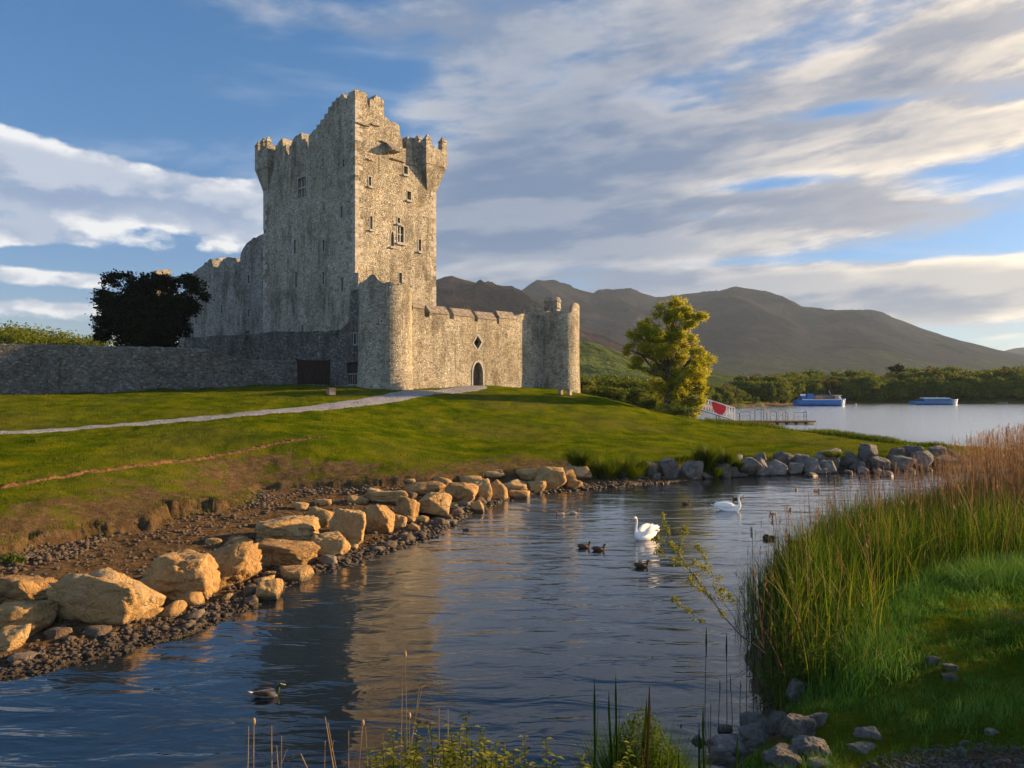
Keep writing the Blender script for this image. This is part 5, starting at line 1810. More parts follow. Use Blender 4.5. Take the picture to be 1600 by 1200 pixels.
# woodland: a few kinds of crown, copied tree by tree
def proto_tree(seed, wid, hei, n, ls, leafm='woodleaf', name='woodland_tree', trunkh=.02):
    r = random.Random(seed)
    blobs = []
    for k in range(17):
        a = r.uniform(0, 6.28); q = r.uniform(.15, .66)
        zz = hei * r.uniform(trunkh + .08, .86)
        f = math.sin(min(1, (zz / hei * .85 + .12)) * math.pi) ** .5
        blobs.append((math.cos(a) * q * wid * f * .8, math.sin(a) * q * wid * f * .8, zz, wid * r.uniform(.17, .30)))
    blobs.append((0, 0, hei * .80, wid * .24))
    blobs.append((0, 0, hei * .52, wid * .34))
    t = make_tree(name, 'x', 'tree', (0, 0, 0), blobs, n, ls, leafm, 'bark', [(0, 0, -.6, hei * .035), (0, 0, hei * .35, hei * .025), (0, 0, hei * .75, hei * .008)], seed, clump=.6, hollow=.45, thr=-.5)
    return t


M['autumnleaf'] = leaf_mat('bronze_leaf', (0.045, 0.040, 0.010), (0.095, 0.075, 0.018), (0.15, 0.115, 0.03), .25)
M['lightleaf'] = leaf_mat('fresh_leaf', (0.045, 0.075, 0.008), (0.095, 0.125, 0.014), (0.17, 0.18, 0.025), .3)
protos = [proto_tree(101, 5.6, 9.5, 5200, .42), proto_tree(102, 6.4, 8.6, 5600, .42, 'lightleaf'), proto_tree(103, 5.0, 10.2, 5000, .40, 'autumnleaf'), proto_tree(104, 7.0, 8.0, 5600, .45), proto_tree(105, 4.6, 6.0, 3800, .38, 'lightleaf'),
          proto_tree(106, 6.0, 9.2, 5200, .42), proto_tree(107, 6.6, 7.0, 14000, .22, 'lightleaf')]
for p in protos:
    for ch in p.children:
        ch.parent = p
LB = ['dark green tree in the wood lining the far lake shore', 'fresh light green tree in the wood lining the far lake shore', 'bronze tinted tree in the wood lining the far lake shore',
      'wide dark green spreading tree in the wood lining the far lake shore', 'low light green tree at the water in front of the far wood', 'rounded mid green tree in the wood lining the far lake shore', 'sunlit green tree']
used = [False] * len(protos)
rt = random.Random(42)


def plant_tree(kind, x, y, s, sz=1.0, label=None, group='trees of the far shore wood', z=None):
    if not used[kind]:
        o = protos[kind]; used[kind] = True
    else:
        o = copy_tree(protos[kind])
    o.location = (x, y, (gz(x, y) if z is None else z) - .2)
    o.rotation_euler = (0, 0, rt.uniform(0, 6.28))
    o.scale = (s, s, s * sz)
    o['label'] = label or LB[kind]
    o['group'] = group
    return o


# tree line: (pixel x, pixel of top)
top = [(1105, 600), (1140, 588), (1165, 586), (1200, 581), (1235, 579), (1265, 577), (1290, 580), (1320, 579), (1345, 574), (1360, 576), (1375, 584), (1395, 574), (1410, 572), (1440, 575), (1475, 571), (1500, 572), (1530, 577), (1560, 569), (1600, 569), (1660, 566)]
tx_, ty_ = zip(*top)
for row, (dy, dens, kk) in enumerate(((3, 12.5, .80), (10, 13.5, .92), (19, 15, 1.0))):
    px = 1150 + row * 6
    while px < 1665:
        xs = shore_y = None
        # distance of the shore on this ray
        ys = np.linspace(188, 240, 60)
        s_ = sdist(pix_w(px, ys), ys, LAND)
        k = int(np.argmax(s_ > 1.0))
        Y = ys[k] + dy + rt.uniform(-1.5, 2)
        x = pix_w(px, Y)
        hp = np.interp(px, tx_, ty_)
        ztop = EYE + (600 - hp) / F * (Y) * 1.0
        g0 = gz(x, Y)
        want = (ztop - g0) * kk * rt.uniform(.90, 1.07)
        kind = rt.choice([0, 0, 1, 2, 3, 5, 5, 0, 3])
        if 1335 < px < 1362 and row: kind = 1
        if row == 0 and rt.random() < .3: kind = 4
        hproto = {0: 9.5, 1: 8.6, 2: 10.2, 3: 8.0, 4: 6.0, 5: 9.2}[kind]
        s = want / (hproto * .98)
        if kind == 4: s *= .75
        s *= .96
        plant_tree(kind, x, Y, s * 1.08, .95)
        px += dens * rt.uniform(.75, 1.25)
# flat topped pine above the wood
pt = P(1403, 572, 232)
make_tree('pine_tree', 'dark flat topped pine standing above the wood on the far shore', 'tree', (pt.x, 232, 1.5), [(0, 0, pt.z - 2.6, 2.0), (1.8, 0, pt.z - 2.9, 1.6), (-1.7, 0, pt.z - 2.8, 1.5), (.6, 0, pt.z - 2.2, 1.3)], 1500, .4, 'yewleaf', 'darkbark',
          [(0, 0, -.5, .3), (0, 0, pt.z * .5, .22), (0, 0, pt.z - 2.5, .12)], 77)
# nearer wooded point behind the gangway
for i, (px, ptop, Y, kind) in enumerate([(1098, 600, 170, 1), (1110, 599, 173, 0), (1122, 598, 176, 5), (1135, 599, 177, 2), (1147, 601, 178, 1), (1158, 610, 179, 4), (1170, 616, 180, 4), (1181, 624, 181, 4), (1140, 612, 174, 4), (1120, 614, 172, 4), (1104, 612, 169, 4),
                                         (1080, 603, 165, 3), (1062, 604, 160, 3)]):
    x = pix_w(px, Y); g0 = gz(x, Y)
    hproto = {0: 9.5, 1: 8.6, 2: 10.2, 3: 8.0, 4: 6.0, 5: 9.2}[kind]
    s = (EYE + (600 - ptop) / F * Y - g0) / hproto * 1.05
    lab = 'low bushy yellow green tree on the wooded point behind the gangway' if kind == 4 else 'rounded tree on the wooded point behind the gangway and solitary tree'
    plant_tree(kind, x, Y, max(s, .35), 1.0, lab, 'trees on the wooded point', z=max(g0, .1))
# shrubs and scrub between castle and solitary tree
for i, (px, ptop, Y, kind) in enumerate([(915, 592, 100, 4), (930, 590, 108, 1), (945, 588, 112, 4), (960, 590, 104, 0), (975, 588, 110, 3), (990, 590, 100, 0), (1003, 592, 104, 3), (1018, 596, 98, 0), (920, 600, 96, 5), (950, 601, 92, 0), (985, 604, 90, 3), (1005, 612, 88, 0),
                                         (1022, 618, 86, 3), (970, 606, 88, 5), (1030, 604, 102, 5), (938, 602, 90, 3), (1110, 628, 96, 0)]):
    if px > 1100: continue
    x = pix_w(px, Y); g0 = gz(x, Y)
    hproto = {0: 9.5, 1: 8.6, 2: 10.2, 3: 8.0, 4: 6.0, 5: 9.2}[kind]
    s = max(.22, (EYE + (600 - ptop) / F * Y - g0) / hproto * 1.05)
    o = plant_tree(kind, x, Y, s * 1.25, .8, ('yellow green' if kind in (1, 4) else 'dark green') + ' thicket bush beyond the crest between castle and solitary tree', 'bushes beyond the crest')
    o.name = 'bush'; o['category'] = 'bush'
# trees beyond the boundary wall
for i, (px, ptop, Y, kind) in enumerate([(-30, 512, 120, 1), (4, 516, 122, 1), (34, 515, 124, 4), (58, 520, 126, 1), (80, 532, 128, 4), (105, 530, 126, 4), (128, 530, 124, 1), (148, 531, 122, 4), (18, 524, 118, 4), (45, 526, 119, 4)]):
    x = pix_w(px, Y); g0 = gz(x, Y)
    kind = 6; hproto = 7.0
    s = (EYE + (600 - ptop) / F * Y - g0) / hproto * 1.05
    plant_tree(kind, x, Y, s, 1.0, 'sunlit green tree showing over the top of the boundary wall', 'trees beyond the boundary wall')
# bush at the foot of the solitary tree
make_tree('bush', 'brownish green bush at the foot of the solitary tree', 'bush', (pix_w(1050, 73), 73, gz(pix_w(1050, 73), 73)), [(0, 0, .5, .9), (1.2, 0, .4, .7), (-1.3, .3, .4, .6), (2.1, 0, .3, .5)], 2600, .13, 'bushleaf', 'twig',
          [(0, 0, -.2, .06), (0, 0, .6, .03)], 88)
make_tree('bush', 'small dark bush at the left end of the shelf, on the turf edge', 'bush', (pix_w(18, 20.5), 20.5, gz(pix_w(18, 20.5), 20.5)), [(0, 0, .12, .22), (.25, 0, .08, .16), (-.25, .0, .10, .18)], 1500, .05, 'bushleaf', 'twig',
          [(0, 0, -.1, .02), (0, 0, .2, .01)], 89, clump=.6)

# hedge of trees standing off to the right of the photographer, which keep the low sun off the near bank
for i, (x, y, s) in enumerate([(24, 14.0, .62), (28, 17.4, .78)]):
    plant_tree([0, 5][i], x, y, s, .9, 'tree standing to the right of the near bank', 'trees right of the near bank')

# ------------------------------------------------------------------ benches
def bench(px, py, Y, label, yaw, scale=1.0):
    x = pix_w(px, Y)
    t = thing('bench', label, 'bench', (x, Y, gz(x, Y) - .02), yaw, 'benches on the castle lawn')
    for s in (-1, 1):
        MB().box((s * .62 * scale, 0, .28), (.30, .55, .60)).build('stone_end', M['slate'], t)
    for k in range(4):
        MB().box((0, -.20 + k * .135, .60), (1.5 * scale, .11, .05)).build('slat', M['door'], t)
    t.scale = (1, 1, 1)
    return t
bench(517, 619, 63.5, 'low bench with stone ends beside the path near the timber gate', math.radians(-62), .7)
bench(883, 615, 75.5, 'low bench with stone ends on the crest before the right turret', math.radians(-28), .8)

# ------------------------------------------------------------------ gangway and pontoon
M['white'] = simple_mat('white_paint', (0.72, 0.68, 0.62), .6, .4, .12)
M['red'] = simple_mat('red_panel', (0.55, 0.012, 0.02), .5, .4, .2)
M['deck'] = simple_mat('weathered_deck', (0.16, 0.11, 0.07), .9, .2, .4)
M['float'] = simple_mat('ochre_float', (0.42, 0.29, 0.14), .8, .3, .3)
M['steel'] = simple_mat('galvanised_rail', (0.16, 0.15, 0.14), .5, .5, .2, metal=.3)
GY = 99.0
gw = thing('gangway', 'white railed gangway with red panel sloping down to the pontoon', 'gangway')
A = P(1086, 640, GY + 1); B = P(1148, 656.0, GY)
A.z = P(1086, 637, GY).z; B.z = P(1148, 656, GY).z
for side in (0, 1):
    off = Vector((0, 1.3 * side, 0))
    tr = MB()
    H = Vector((0, 0, 1.62))
    for f in (0, .5, 1.0):
        tr.tube([A + off + H * f, B + off + H * f], .075 if f != .5 else .045, 5)
    n = 15
    for k in range(n + 1):
        p = A.lerp(B, k / n) + off
        tr.tube([p, p + H], .05, 5)
        if k < n:
            q = A.lerp(B, (k + 1) / n) + off
            tr.tube([p, q + H] if k % 2 else [q, p + H], .03, 4)
    tr.build('railing', M['white'], gw)
dk = MB()
dk.prism([A + Vector((0, 0, -.12)), B + Vector((0, 0, -.12)), B + Vector((0, 1.3, -.12)), A + Vector((0, 1.3, -.12))], [A, B, B + Vector((0, 1.3, 0)), A + Vector((0, 1.3, 0))])
dk.build('deck', M['deck'], gw)
rp = MB()
c = A.lerp(B, .60)
u = (B - A).normalized()
pts = []
for a, h in ((-1.0, 1.42), (-.7, 1.55), (.75, 1.5), (1.0, 1.4), (.85, .7), (.45, .15), (.0, .05), (-.55, .2), (-.85, .7)):
    p = c + u * a; pts.append(Vector((p.x, p.y - .1, p.z + h)))
rp.prism(pts, [p + Vector((0, .05, 0)) for p in pts])
rp.build('red_panel', M['red'], gw)
for f in (.55, .62):
    p = A.lerp(B, f)
    MB().tube([(p.x, p.y + .2, p.z - .1), (p.x, p.y + .2, -.6)], .08, 6).build('support_post', M['steel'], gw)
pn = thing('pontoon', 'low brown landing pontoon with thin handrails along the lake edge', 'pontoon')
PY = 100.5
xa, xb = pix_w(1140, PY), pix_w(1274, PY)
zt = P(1200, 657.5, PY).z
MB().box(((xa + xb) / 2, PY + 1.0, zt - .10), (xb - xa, 2.4, .20)).build('deck', M['deck'], pn)
n = 9
for k in range(n):
    x0 = xa + (xb - xa) * (k + .12) / n; x1 = xa + (xb - xa) * (k + .82) / n
    MB().box(((x0 + x1) / 2, PY + 1.0, zt / 2 - .30), (x1 - x0, 2.2, zt - .0)).build('float', M['float'], pn)
rr = random.Random(3)
for (p0_, p1_, h) in ((1150, 1157, 12), (1160, 1176, 14), (1182, 1192, 26), (1184, 1198, 17), (1198, 1203, 20), (1204, 1214, 15), (1216, 1228, 17), (1230, 1238, 12), (1243, 1262, 13), (1258, 1262, 15)):
    x0, x1 = pix_w(p0_, PY), pix_w(p1_, PY); hh = h / F * PY
    yo = rr.uniform(0, 1.9)
    mb = MB()
    mb.tube([(x0, PY + yo, zt), (x0, PY + yo, zt + hh * .92), (x0 + .12, PY + yo, zt + hh), (x1 - .12, PY + yo, zt + hh), (x1, PY + yo, zt + hh * .92), (x1, PY + yo, zt)], .045, 5)
    mb.tube([(x0, PY + yo, zt + hh * .5), (x1, PY + yo, zt + hh * .5)], .02, 4)
    mb.build('handrail', M['steel'], pn)
mb = MB(); mb.tube([(pix_w(1194, PY), PY + .5, zt + 2.2), (pix_w(1210, PY), PY + .5, zt)], .03, 5); mb.build('brace', M['steel'], pn)

# ------------------------------------------------------------------ boats
M['bluehull'] = simple_mat('blue_hull', (0.001, 0.085, 0.28), .35, .5, .1, 1.0)
M['blue2'] = simple_mat('deep_blue_hull', (0.010, 0.10, 0.24), .35, .5, .1, 1.0)
M['paleblue'] = simple_mat('pale_blue_roof', (0.35, 0.48, 0.58), .5, .4, .1)
M['darkline'] = simple_mat('dark_boot_line', (0.01, 0.02, 0.05), .4, .5, .1)
M['glassb'] = simple_mat('boat_window', (0.05, 0.08, 0.10), .12, .7, .1)


def hull(L, wd, h, bow=.16, rise=.25, stern=.9, mat='bluehull', sheer=0.0):
    """x along the boat, bow at +x"""
    n = 22
    V, Fs = [], []
    prof = [(-.35, .55), (0.02, .86), (.5, .97), (1.0, 1.0)]
    for i in range(n + 1):
        t = i / n
        x = -L / 2 + L * t
        w = wd / 2 * (1 if t < 1 - bow * 2 else max(.02, math.cos((t - (1 - bow * 2)) / (bow * 2) * math.pi / 2) ** .7))
        if t < .06: w *= stern + (1 - stern) * t / .06
        r_ = rise * max(0, (t - .7) / .3) ** 2 + sheer * max(0, (.15 - t) / .15)
        for (f, g_) in prof:
            V.append((x + (f * .5 * bow * L * .35 if t > .9 else 0) * (t - .9) * 10, -w * g_, f * (h + r_) if f > 0 else f))
        for (f, g_) in prof[::-1]:
            V.append((x + (f * .5 * bow * L * .35 if t > .9 else 0) * (t - .9) * 10, w * g_, f * (h + r_) if f > 0 else f))
    m_ = 8
    for i in range(n):
        for k in range(m_):
            Fs.append((i * m_ + k, i * m_ + (k + 1) % m_, (i + 1) * m_ + (k + 1) % m_, (i + 1) * m_ + k))
    Fs.append(tuple(range(m_))); Fs.append(tuple(n * m_ + k for k in range(m_))[::-1])
    mb = MB(); mb.add(V, Fs)
    return mb


b1 = thing('tour_boat', 'large bright blue tour boat with blue wheelhouse awning and open railed deck', 'boat', (pix_w(1281.5, 187), 187, 0))
hull(12.6, 3.6, 1.45, .10, .35, mat='bluehull').build('hull', M['bluehull'], b1)
mb = hull(12.4, 3.62, .22, .10, .0); mb.build('boot_line', M['darkline'], b1)
MB().box((-.3, 0, 1.56), (9.6, 3.0, .16)).build('deck', M['white'], b1)
mb = MB()
mb.prism([(-4.1, -1.2, 1.6), (-2.2, -1.2, 1.6), (-2.2, 1.2, 1.6), (-4.1, 1.2, 1.6)], [(-3.5, -1.1, 3.1), (-2.1, -1.1, 3.05), (-2.1, 1.1, 3.05), (-3.5, 1.1, 3.1)])
mb.build('wheelhouse', M['bluehull'], b1)
MB().box((-4.6, 0, 1.95), (1.1, 2.2, .9)).build('engine_cover', M['bluehull'], b1)
for k, x in enumerate((-5.2, -4.75, -4.3)):
    mb = MB(); mb.ellip((x, -.9, 2.72), (.24, .24, .26)); mb.build('fender', M['white'], b1, smooth=True)
rl = MB()
for s in (-1, 1):
    for z in (1.95, 2.3, 2.65):
        rl.tube([(-2.0, s * 1.5, z), (4.2, s * 1.5, z)], .035, 5)
    for k in range(13):
        x = -2.0 + 6.2 * k / 12
        rl.tube([(x, s * 1.5, 1.55), (x, s * 1.5, 2.65)], .03, 5)
rl.build('railing', M['steel'], b1)
for k in range(7):
    mb = MB(); mb.box((-1.3 + k * .75, 0, 1.85), (.32, 2.3, .42)); mb.box((-1.46 + k * .75, 0, 2.2), (.06, 2.3, .5)); mb.build('seat_row', M['float'] if k < 3 else M['steel'], b1)
mb = MB(); mb.tube([(2.2, 0, 3.9), (3.2, 0, 1.6)], .09, 5); mb.tube([(2.9, 0, 2.9), (3.3, 0, 1.6)], .06, 5); mb.build('boom', M['blue2'], b1)
mb = MB(); mb.prism([(4.2, -1.2, 1.55), (5.2, -1.0, 1.55), (5.2, 1.0, 1.55), (4.2, 1.2, 1.55)], [(4.3, -1.1, 2.4), (4.75, -.9, 2.4), (4.75, .9, 2.4), (4.3, 1.1, 2.4)]); mb.build('bow_cabin', M['white'], b1)
MB().box((4.3, 0, 2.62), (1.5, 2.3, .12)).build('cabin_roof', M['white'], b1)

b2 = thing('tour_boat', 'long low blue tour boat with white roofed glazed cabin further right', 'boat', (pix_w(1460, 196), 196, 0))
hull(12.0, 3.2, .95, .14, .35, mat='blue2').build('hull', M['blue2'], b2)
hull(11.6, 3.22, .18, .14, 0).build('boot_line', M['darkline'], b2)
mb = MB(); mb.prism([(-3.6, -1.3, .95), (4.3, -1.2, .95), (4.3, 1.2, .95), (-3.6, 1.3, .95)], [(-3.4, -1.2, 1.62), (3.7, -1.1, 1.62), (3.7, 1.1, 1.62), (-3.4, 1.2, 1.62)]); mb.build('cabin', M['blue2'], b2)
for k in range(9):
    x = -2.9 + k * .75
    MB().box((x, -1.27, 1.3), (.55, .06, .34)).build('window', M['glassb'], b2)
mb = MB(); mb.prism([(-3.6, -1.35, 1.64), (3.9, -1.2, 1.64), (3.9, 1.2, 1.64), (-3.6, 1.35, 1.64)], [(-3.3, -1.0, 1.86), (3.4, -.9, 1.86), (3.4, .9, 1.86), (-3.3, 1.0, 1.86)]); mb.build('roof', M['paleblue'], b2)
mb = MB(); mb.tube([(4.0, -.9, 1.5), (5.0, -.8, 1.25), (6.3, 0, 1.45)], .05, 5); mb.tube([(4.0, .9, 1.5), (5.0, .8, 1.25), (6.3, 0, 1.45)], .05, 5); mb.tube([(5.3, 0, 1.3), (5.9, 0, .4)], .06, 5); mb.build('pulpit_rail', M['white'], b2)
mb = MB(); mb.ellip((-4.0, 0, 1.4), (.35, .5, .45)); mb.box((-4.7, 0, 1.1), (.8, 1.6, .3)); mb.build('engine_cover', M['darkline'], b2, smooth=False)

b3 = thing('dinghy', 'small white dinghy moored near the beach left of the blue boats', 'boat', (pix_w(1218, 200), 200, 0))
hull(2.9, 1.2, .42, .22, .22, mat='white').build('hull', M['white'], b3)
mb = MB(); mb.box((-1.35, 0, .55), (.25, .35, .7)); mb.build('outboard_motor', M['darkline'], b3)
b4 = thing('dinghy', 'tiny low dinghy near the far shore at the right edge of the lake', 'boat', (pix_w(1566, 208), 208, 0))
hull(3.2, 1.2, .28, .22, .15, mat='white').build('hull', M['steel'], b4)
bu = thing('buoy', 'small orange brown buoy right of the large blue tour boat', 'buoy', (pix_w(1337, 188), 188, 0))
mb = MB(); mb.ellip((0, 0, .25), (.28, .28, .35)); mb.build('float', M['float'], bu, smooth=True)
mb = MB(); mb.tube([(0, 0, .5), (0, 0, .8)], .04, 6); mb.build('mooring_eye', M['darkline'], bu)
# strip of pale shingle behind the dinghy is part of the terrain; a few mooring posts
for i, (px, h) in enumerate(((1237, .7), (1505, .8))):
    pass


# ------------------------------------------------------------------ birds
M['swan'] = simple_mat('white_plumage', (0.80, 0.79, 0.76), .7, .3, .05, 12.0, .004)
M['beak'] = simple_mat('orange_beak', (0.55, 0.16, 0.03), .4, .4, .1)
M['black'] = simple_mat('black_skin', (0.01, 0.01, 0.01), .4, .4, .1)
M['duckdark'] = simple_mat('brown_plumage', (0.055, 0.035, 0.022), .7, .3, .6, 14.0, .003)
M['duckgrey'] = simple_mat('grey_plumage', (0.24, 0.22, 0.20), .7, .3, .3, 25.0, .002)
M['duckhead'] = simple_mat('dark_green_head', (0.008, 0.022, 0.012), .35, .6, .3, 10.0)
M['duckpale'] = simple_mat('buff_plumage', (0.36, 0.29, 0.22), .7, .3, .4, 20.0, .002)
M['yellowbill'] = simple_mat('yellow_bill', (0.35, 0.26, 0.05), .4, .4, .1)
M['pinkbrown'] = simple_mat('chestnut_head', (0.16, 0.07, 0.035), .6, .3, .3, 20.0)


def loft(rings, seg=14):
    """rings: (x, z, half width, half height, tilt) ; body axis along x, tilt turns the ring in the xz plane"""
    V, Fs = [], []
    for (x, z, w, h, tl) in rings:
        ct, st = math.cos(tl), math.sin(tl)
        for k in range(seg):
            a = 2 * math.pi * k / seg
            ly, lz = w * math.sin(a), h * math.cos(a)
            if lz < 0 and h > .08: lz *= .8
            V.append((x - lz * st, ly, z + lz * ct))
    n = len(rings)
    for i in range(n - 1):
        for k in range(seg):
            k2 = (k + 1) % seg
            Fs.append((i * seg + k, i * seg + k2, (i + 1) * seg + k2, (i + 1) * seg + k))
    Fs.append(tuple(range(seg))[::-1]); Fs.append(tuple((n - 1) * seg + k for k in range(seg)))
    return V, Fs


def subdiv(o, lv=1):
    m_ = o.modifiers.new('smooth', 'SUBSURF'); m_.levels = lv; m_.render_levels = lv
    return o


def swan(x, y, yaw, label, neck='up', wings='raised'):
    t = thing('swan', label, 'swan', (x, y, -.02), yaw, 'mute swans on the water')
    # faces +x
    rings = [(-.66, .20, .012, .010, -.3), (-.60, .20, .05, .03, -.2), (-.48, .17, .13, .10, -.1), (-.30, .12, .20, .17, 0), (-.08, .09, .23, .20, 0), (.14, .09, .215, .20, 0), (.30, .11, .165, .175, .15),
             (.40, .17, .11, .125, .55)]
    if neck == 'up':
        rings += [(.455, .26, .062, .07, 1.15), (.462, .36, .043, .046, 1.5), (.445, .48, .036, .038, 1.68), (.425, .60, .033, .035, 1.68), (.418, .71, .033, .035, 1.55), (.435, .785, .036, .040, 1.05), (.475, .825, .043, .050, .45),
                  (.525, .832, .042, .046, .0), (.565, .818, .030, .032, -.25)]
    else:
        rings += [(.46, .27, .060, .065, 1.25), (.455, .36, .043, .046, 1.9), (.42, .45, .037, .039, 2.0), (.395, .54, .034, .036, 1.7), (.40, .62, .034, .036, 1.35), (.43, .685, .038, .042, .9), (.475, .715, .043, .048, .3), (.525, .715, .041, .044, -.1), (.56, .70, .030, .031, -.3)]
    V, Fs = loft(rings, 16)
    mb = MB(); mb.add(V, Fs)
    subdiv(mb.build('body', M['swan'], t, smooth=True), 1)
    hx, hz = (.565, .815) if neck == 'up' else (.56, .697)
    mb = MB(); V, Fs = loft([(hx - .005, hz, .026, .026, -.3), (hx + .035, hz - .012, .020, .017, -.3), (hx + .085, hz - .035, .017, .010, -.35), (hx + .10, hz - .042, .008, .005, -.35)], 10); mb.add(V, Fs)
    mb.build('beak', M['beak'], t, smooth=True)
    mb = MB(); mb.ellip((hx - .002, 0, hz + .022), (.02, .014, .016)); mb.ellip((hx - .03, .028, hz + .008), (.009, .006, .009)); mb.ellip((hx - .03, -.028, hz + .008), (.009, .006, .009))
    mb.build('knob_and_eyes', M['black'], t, smooth=True)
    up = .13 if wings == 'raised' else 0.0
    r = random.Random(3)
    for s in (-1, 1):
        V, Fs = loft([(.24, .20, .03, .05, .2), (.12, .24 + up * .3, .06, .12, .1), (-.08, .25 + up * .7, .065, .15, 0), (-.30, .26 + up, .05, .13, -.15), (-.50, .27 + up * 1.0, .03, .07, -.25), (-.62, .28 + up * .9, .008, .02, -.3)], 12)
        V = [(a, b + s * (.13 + .06 * math.exp(-((a + .1) / .25) ** 2)), c) for a, b, c in V]
        mb = MB(); mb.add(V, Fs)
        # long feathers fanning at the back of the folded wing
        for k in range(5 if wings == 'raised' else 2):
            x0 = -.34 - .05 * k
            mb.tube([(x0, s * (.14 - .015 * k), .30 + up * .7 - .02 * k), (x0 - .14, s * (.12 - .02 * k), .34 + up * .9 - .05 * k), (x0 - .22, s * (.10 - .02 * k), .37 + up * .8 - .07 * k)], [.03, .024, .004], 6)
        mb.build('wing', M['swan'], t, smooth=True)
    MB().add(*loft([(-.55, .18, .07, .02, -.25), (-.68, .22, .045, .015, -.3), (-.80, .27, .01, .006, -.35)], 10)).build('tail', M['swan'], t, smooth=True)
    return t


def surf(px, py):
    Y = EYE * F / (py - 600)
    return pix_w(px, Y), Y


x, y = surf(1003, 842)
swan(x + .10, y, math.radians(180 + 38), 'nearer white swan with tall upright neck and ruffled wings, facing left')
x, y = surf(1139, 798)
swan(x, y, math.radians(-22), 'farther white swan with curved neck and smooth folded wings, facing right', 'curve', 'folded')
x, y = surf(1462, 784)
swan(x, y, math.radians(200), 'third swan half hidden behind the dry reeds', 'curve', 'folded')


def duck(px, py, yaw, label, kind='dark', scale=1.0, pose='swim'):
    x, y = surf(px, py)
    t = thing('duck', label, 'duck', (x, y, -.012), math.radians(yaw), 'ducks on the water')
    t.scale = (scale,) * 3
    body = {'dark': 'duckdark', 'drake': 'duckgrey', 'pale': 'duckpale'}[kind]
    hd = {'dark': 'duckdark', 'drake': 'duckhead', 'pale': 'pinkbrown'}[kind]
    rings = [(-.27, .085, .01, .008, -.4), (-.22, .07, .04, .025, -.3), (-.14, .055, .075, .06, -.1), (-.02, .045, .095, .085, 0), (.09, .045, .085, .085, .1), (.155, .07, .055, .065, .6)]
    if pose == 'swim':
        rings += [(.17, .12, .036, .04, 1.3), (.165, .155, .032, .034, 1.4), (.17, .19, .036, .036, 1.0), (.20, .21, .036, .036, .3), (.235, .205, .024, .024, -.2)]
        hx, hz = .235, .203
    else:
        rings += [(.12, .12, .04, .045, 1.9), (.07, .145, .036, .036, 2.4), (.03, .155, .036, .036, 2.8), (-.01, .15, .022, .024, 3.0)]
        hx, hz = -.01, .15
    V, Fs = loft(rings, 12)
    mb = MB(); mb.add(V, Fs)
    # head faces take the second material
    k0 = (5 if pose == 'swim' else 6)
    for i in range(len(Fs)):
        if i >= k0 * 12: mb.mi[i] = 1
    mb.mi[-1] = 1
    o = mb.build('body', [M[body], M[hd]], t, smooth=True, fix=False)
    bm = bmesh.new(); bm.from_mesh(o.data); bmesh.ops.recalc_face_normals(bm, faces=bm.faces); bm.to_mesh(o.data); bm.free()
    subdiv(o, 1)
    sg = 1 if pose == 'swim' else -1
    mb = MB(); mb.add(*loft([(hx - sg * .006, hz, .020, .018, 0), (hx + sg * .02, hz - .006, .016, .010, 0), (hx + sg * .05, hz - .012, .017, .006, 0), (hx + sg * .058, hz - .013, .008, .003, 0)], 8)); mb.build('bill', M['yellowbill'], t, smooth=True)
    for s in (-1, 1):
        V, Fs = loft([(.10, .075, .012, .025, .1), (0, .085, .022, .05, 0), (-.12, .095, .018, .04, -.15), (-.23, .11, .005, .012, -.3)], 8)
        mb = MB(); mb.add([(a, b + s * .078, c) for a, b, c in V], Fs); mb.build('wing', M['duckdark'] if kind != 'pale' else M['duckpale'], t, smooth=True)
    mb = MB(); mb.add(*loft([(-.20, .07, .04, .012, -.3), (-.29, .10, .025, .008, -.4), (-.33, .12, .005, .004, -.4)], 8)); mb.build('tail', M['duckdark'] if kind == 'dark' else M['duckpale'], t, smooth=True)
    return t


duck(418, 1088, 8, 'grey bodied drake with dark head swimming alone in the near water at lower left', 'drake', 1.05)
duck(913, 856, 8, 'dark duck just behind another, left of the nearer swan', 'dark')
duck(936, 860, 5, 'dark duck with lit brown face leading its neighbour, left of the nearer swan', 'dark')
duck(1003, 886, 4, 'lone dark brown duck below the nearer swan', 'dark')
duck(897, 803, 6, 'pale duck swimming left of the swans near the shore', 'pale', .9)
duck(875, 805, 190, 'faint reddish duck nearest the boulders', 'pale', .8)
duck(1072, 788, 0, 'small dark duck between the two swans', 'dark', .8)
duck(1200, 843, 160, 'very dark duck with head tucked back, in open water right of centre', 'dark', 1.1, 'tuck')
duck(1241, 850, 10, 'dark duck partly behind the tips of the green reeds', 'dark', 1.1)
duck(1235, 797, 250, 'small duck with pale breast turned to the camera', 'pale', .8)
duck(1207, 803, 200, 'small reddish duck low in the water behind the reed heads', 'pale', .7)
duck(1244, 766, 250, 'left one of two tiny pale breasted ducks near the far bank', 'pale', .8)
duck(1276, 768, 290, 'right one of two tiny pale breasted ducks near the far bank', 'pale', .8)
duck(1151, 781, 180, 'dark duck swimming behind the head of the farther swan', 'dark', .9)
duck(728, 829, 185, 'tiny duck near the boulders, almost lost in the reflections', 'dark', .6)

# ------------------------------------------------------------------ near bank vegetation
rg = np.random.default_rng(91)


def bank_pts(n, poly, seed, cond=None):
    r = np.random.default_rng(seed)
    P0 = np.array(poly, float)
    mn, mx = P0.min(0), P0.max(0)
    x = r.uniform(mn[0], mx[0], n); y = r.uniform(mn[1], mx[1], n)
    k = sdist(x, y, poly) > 0
    x, y = x[k], y[k]
    z, dirt, wet, q = ground(x, y, True)
    return x, y, z, dirt, q, np.random.default_rng(seed + 1)


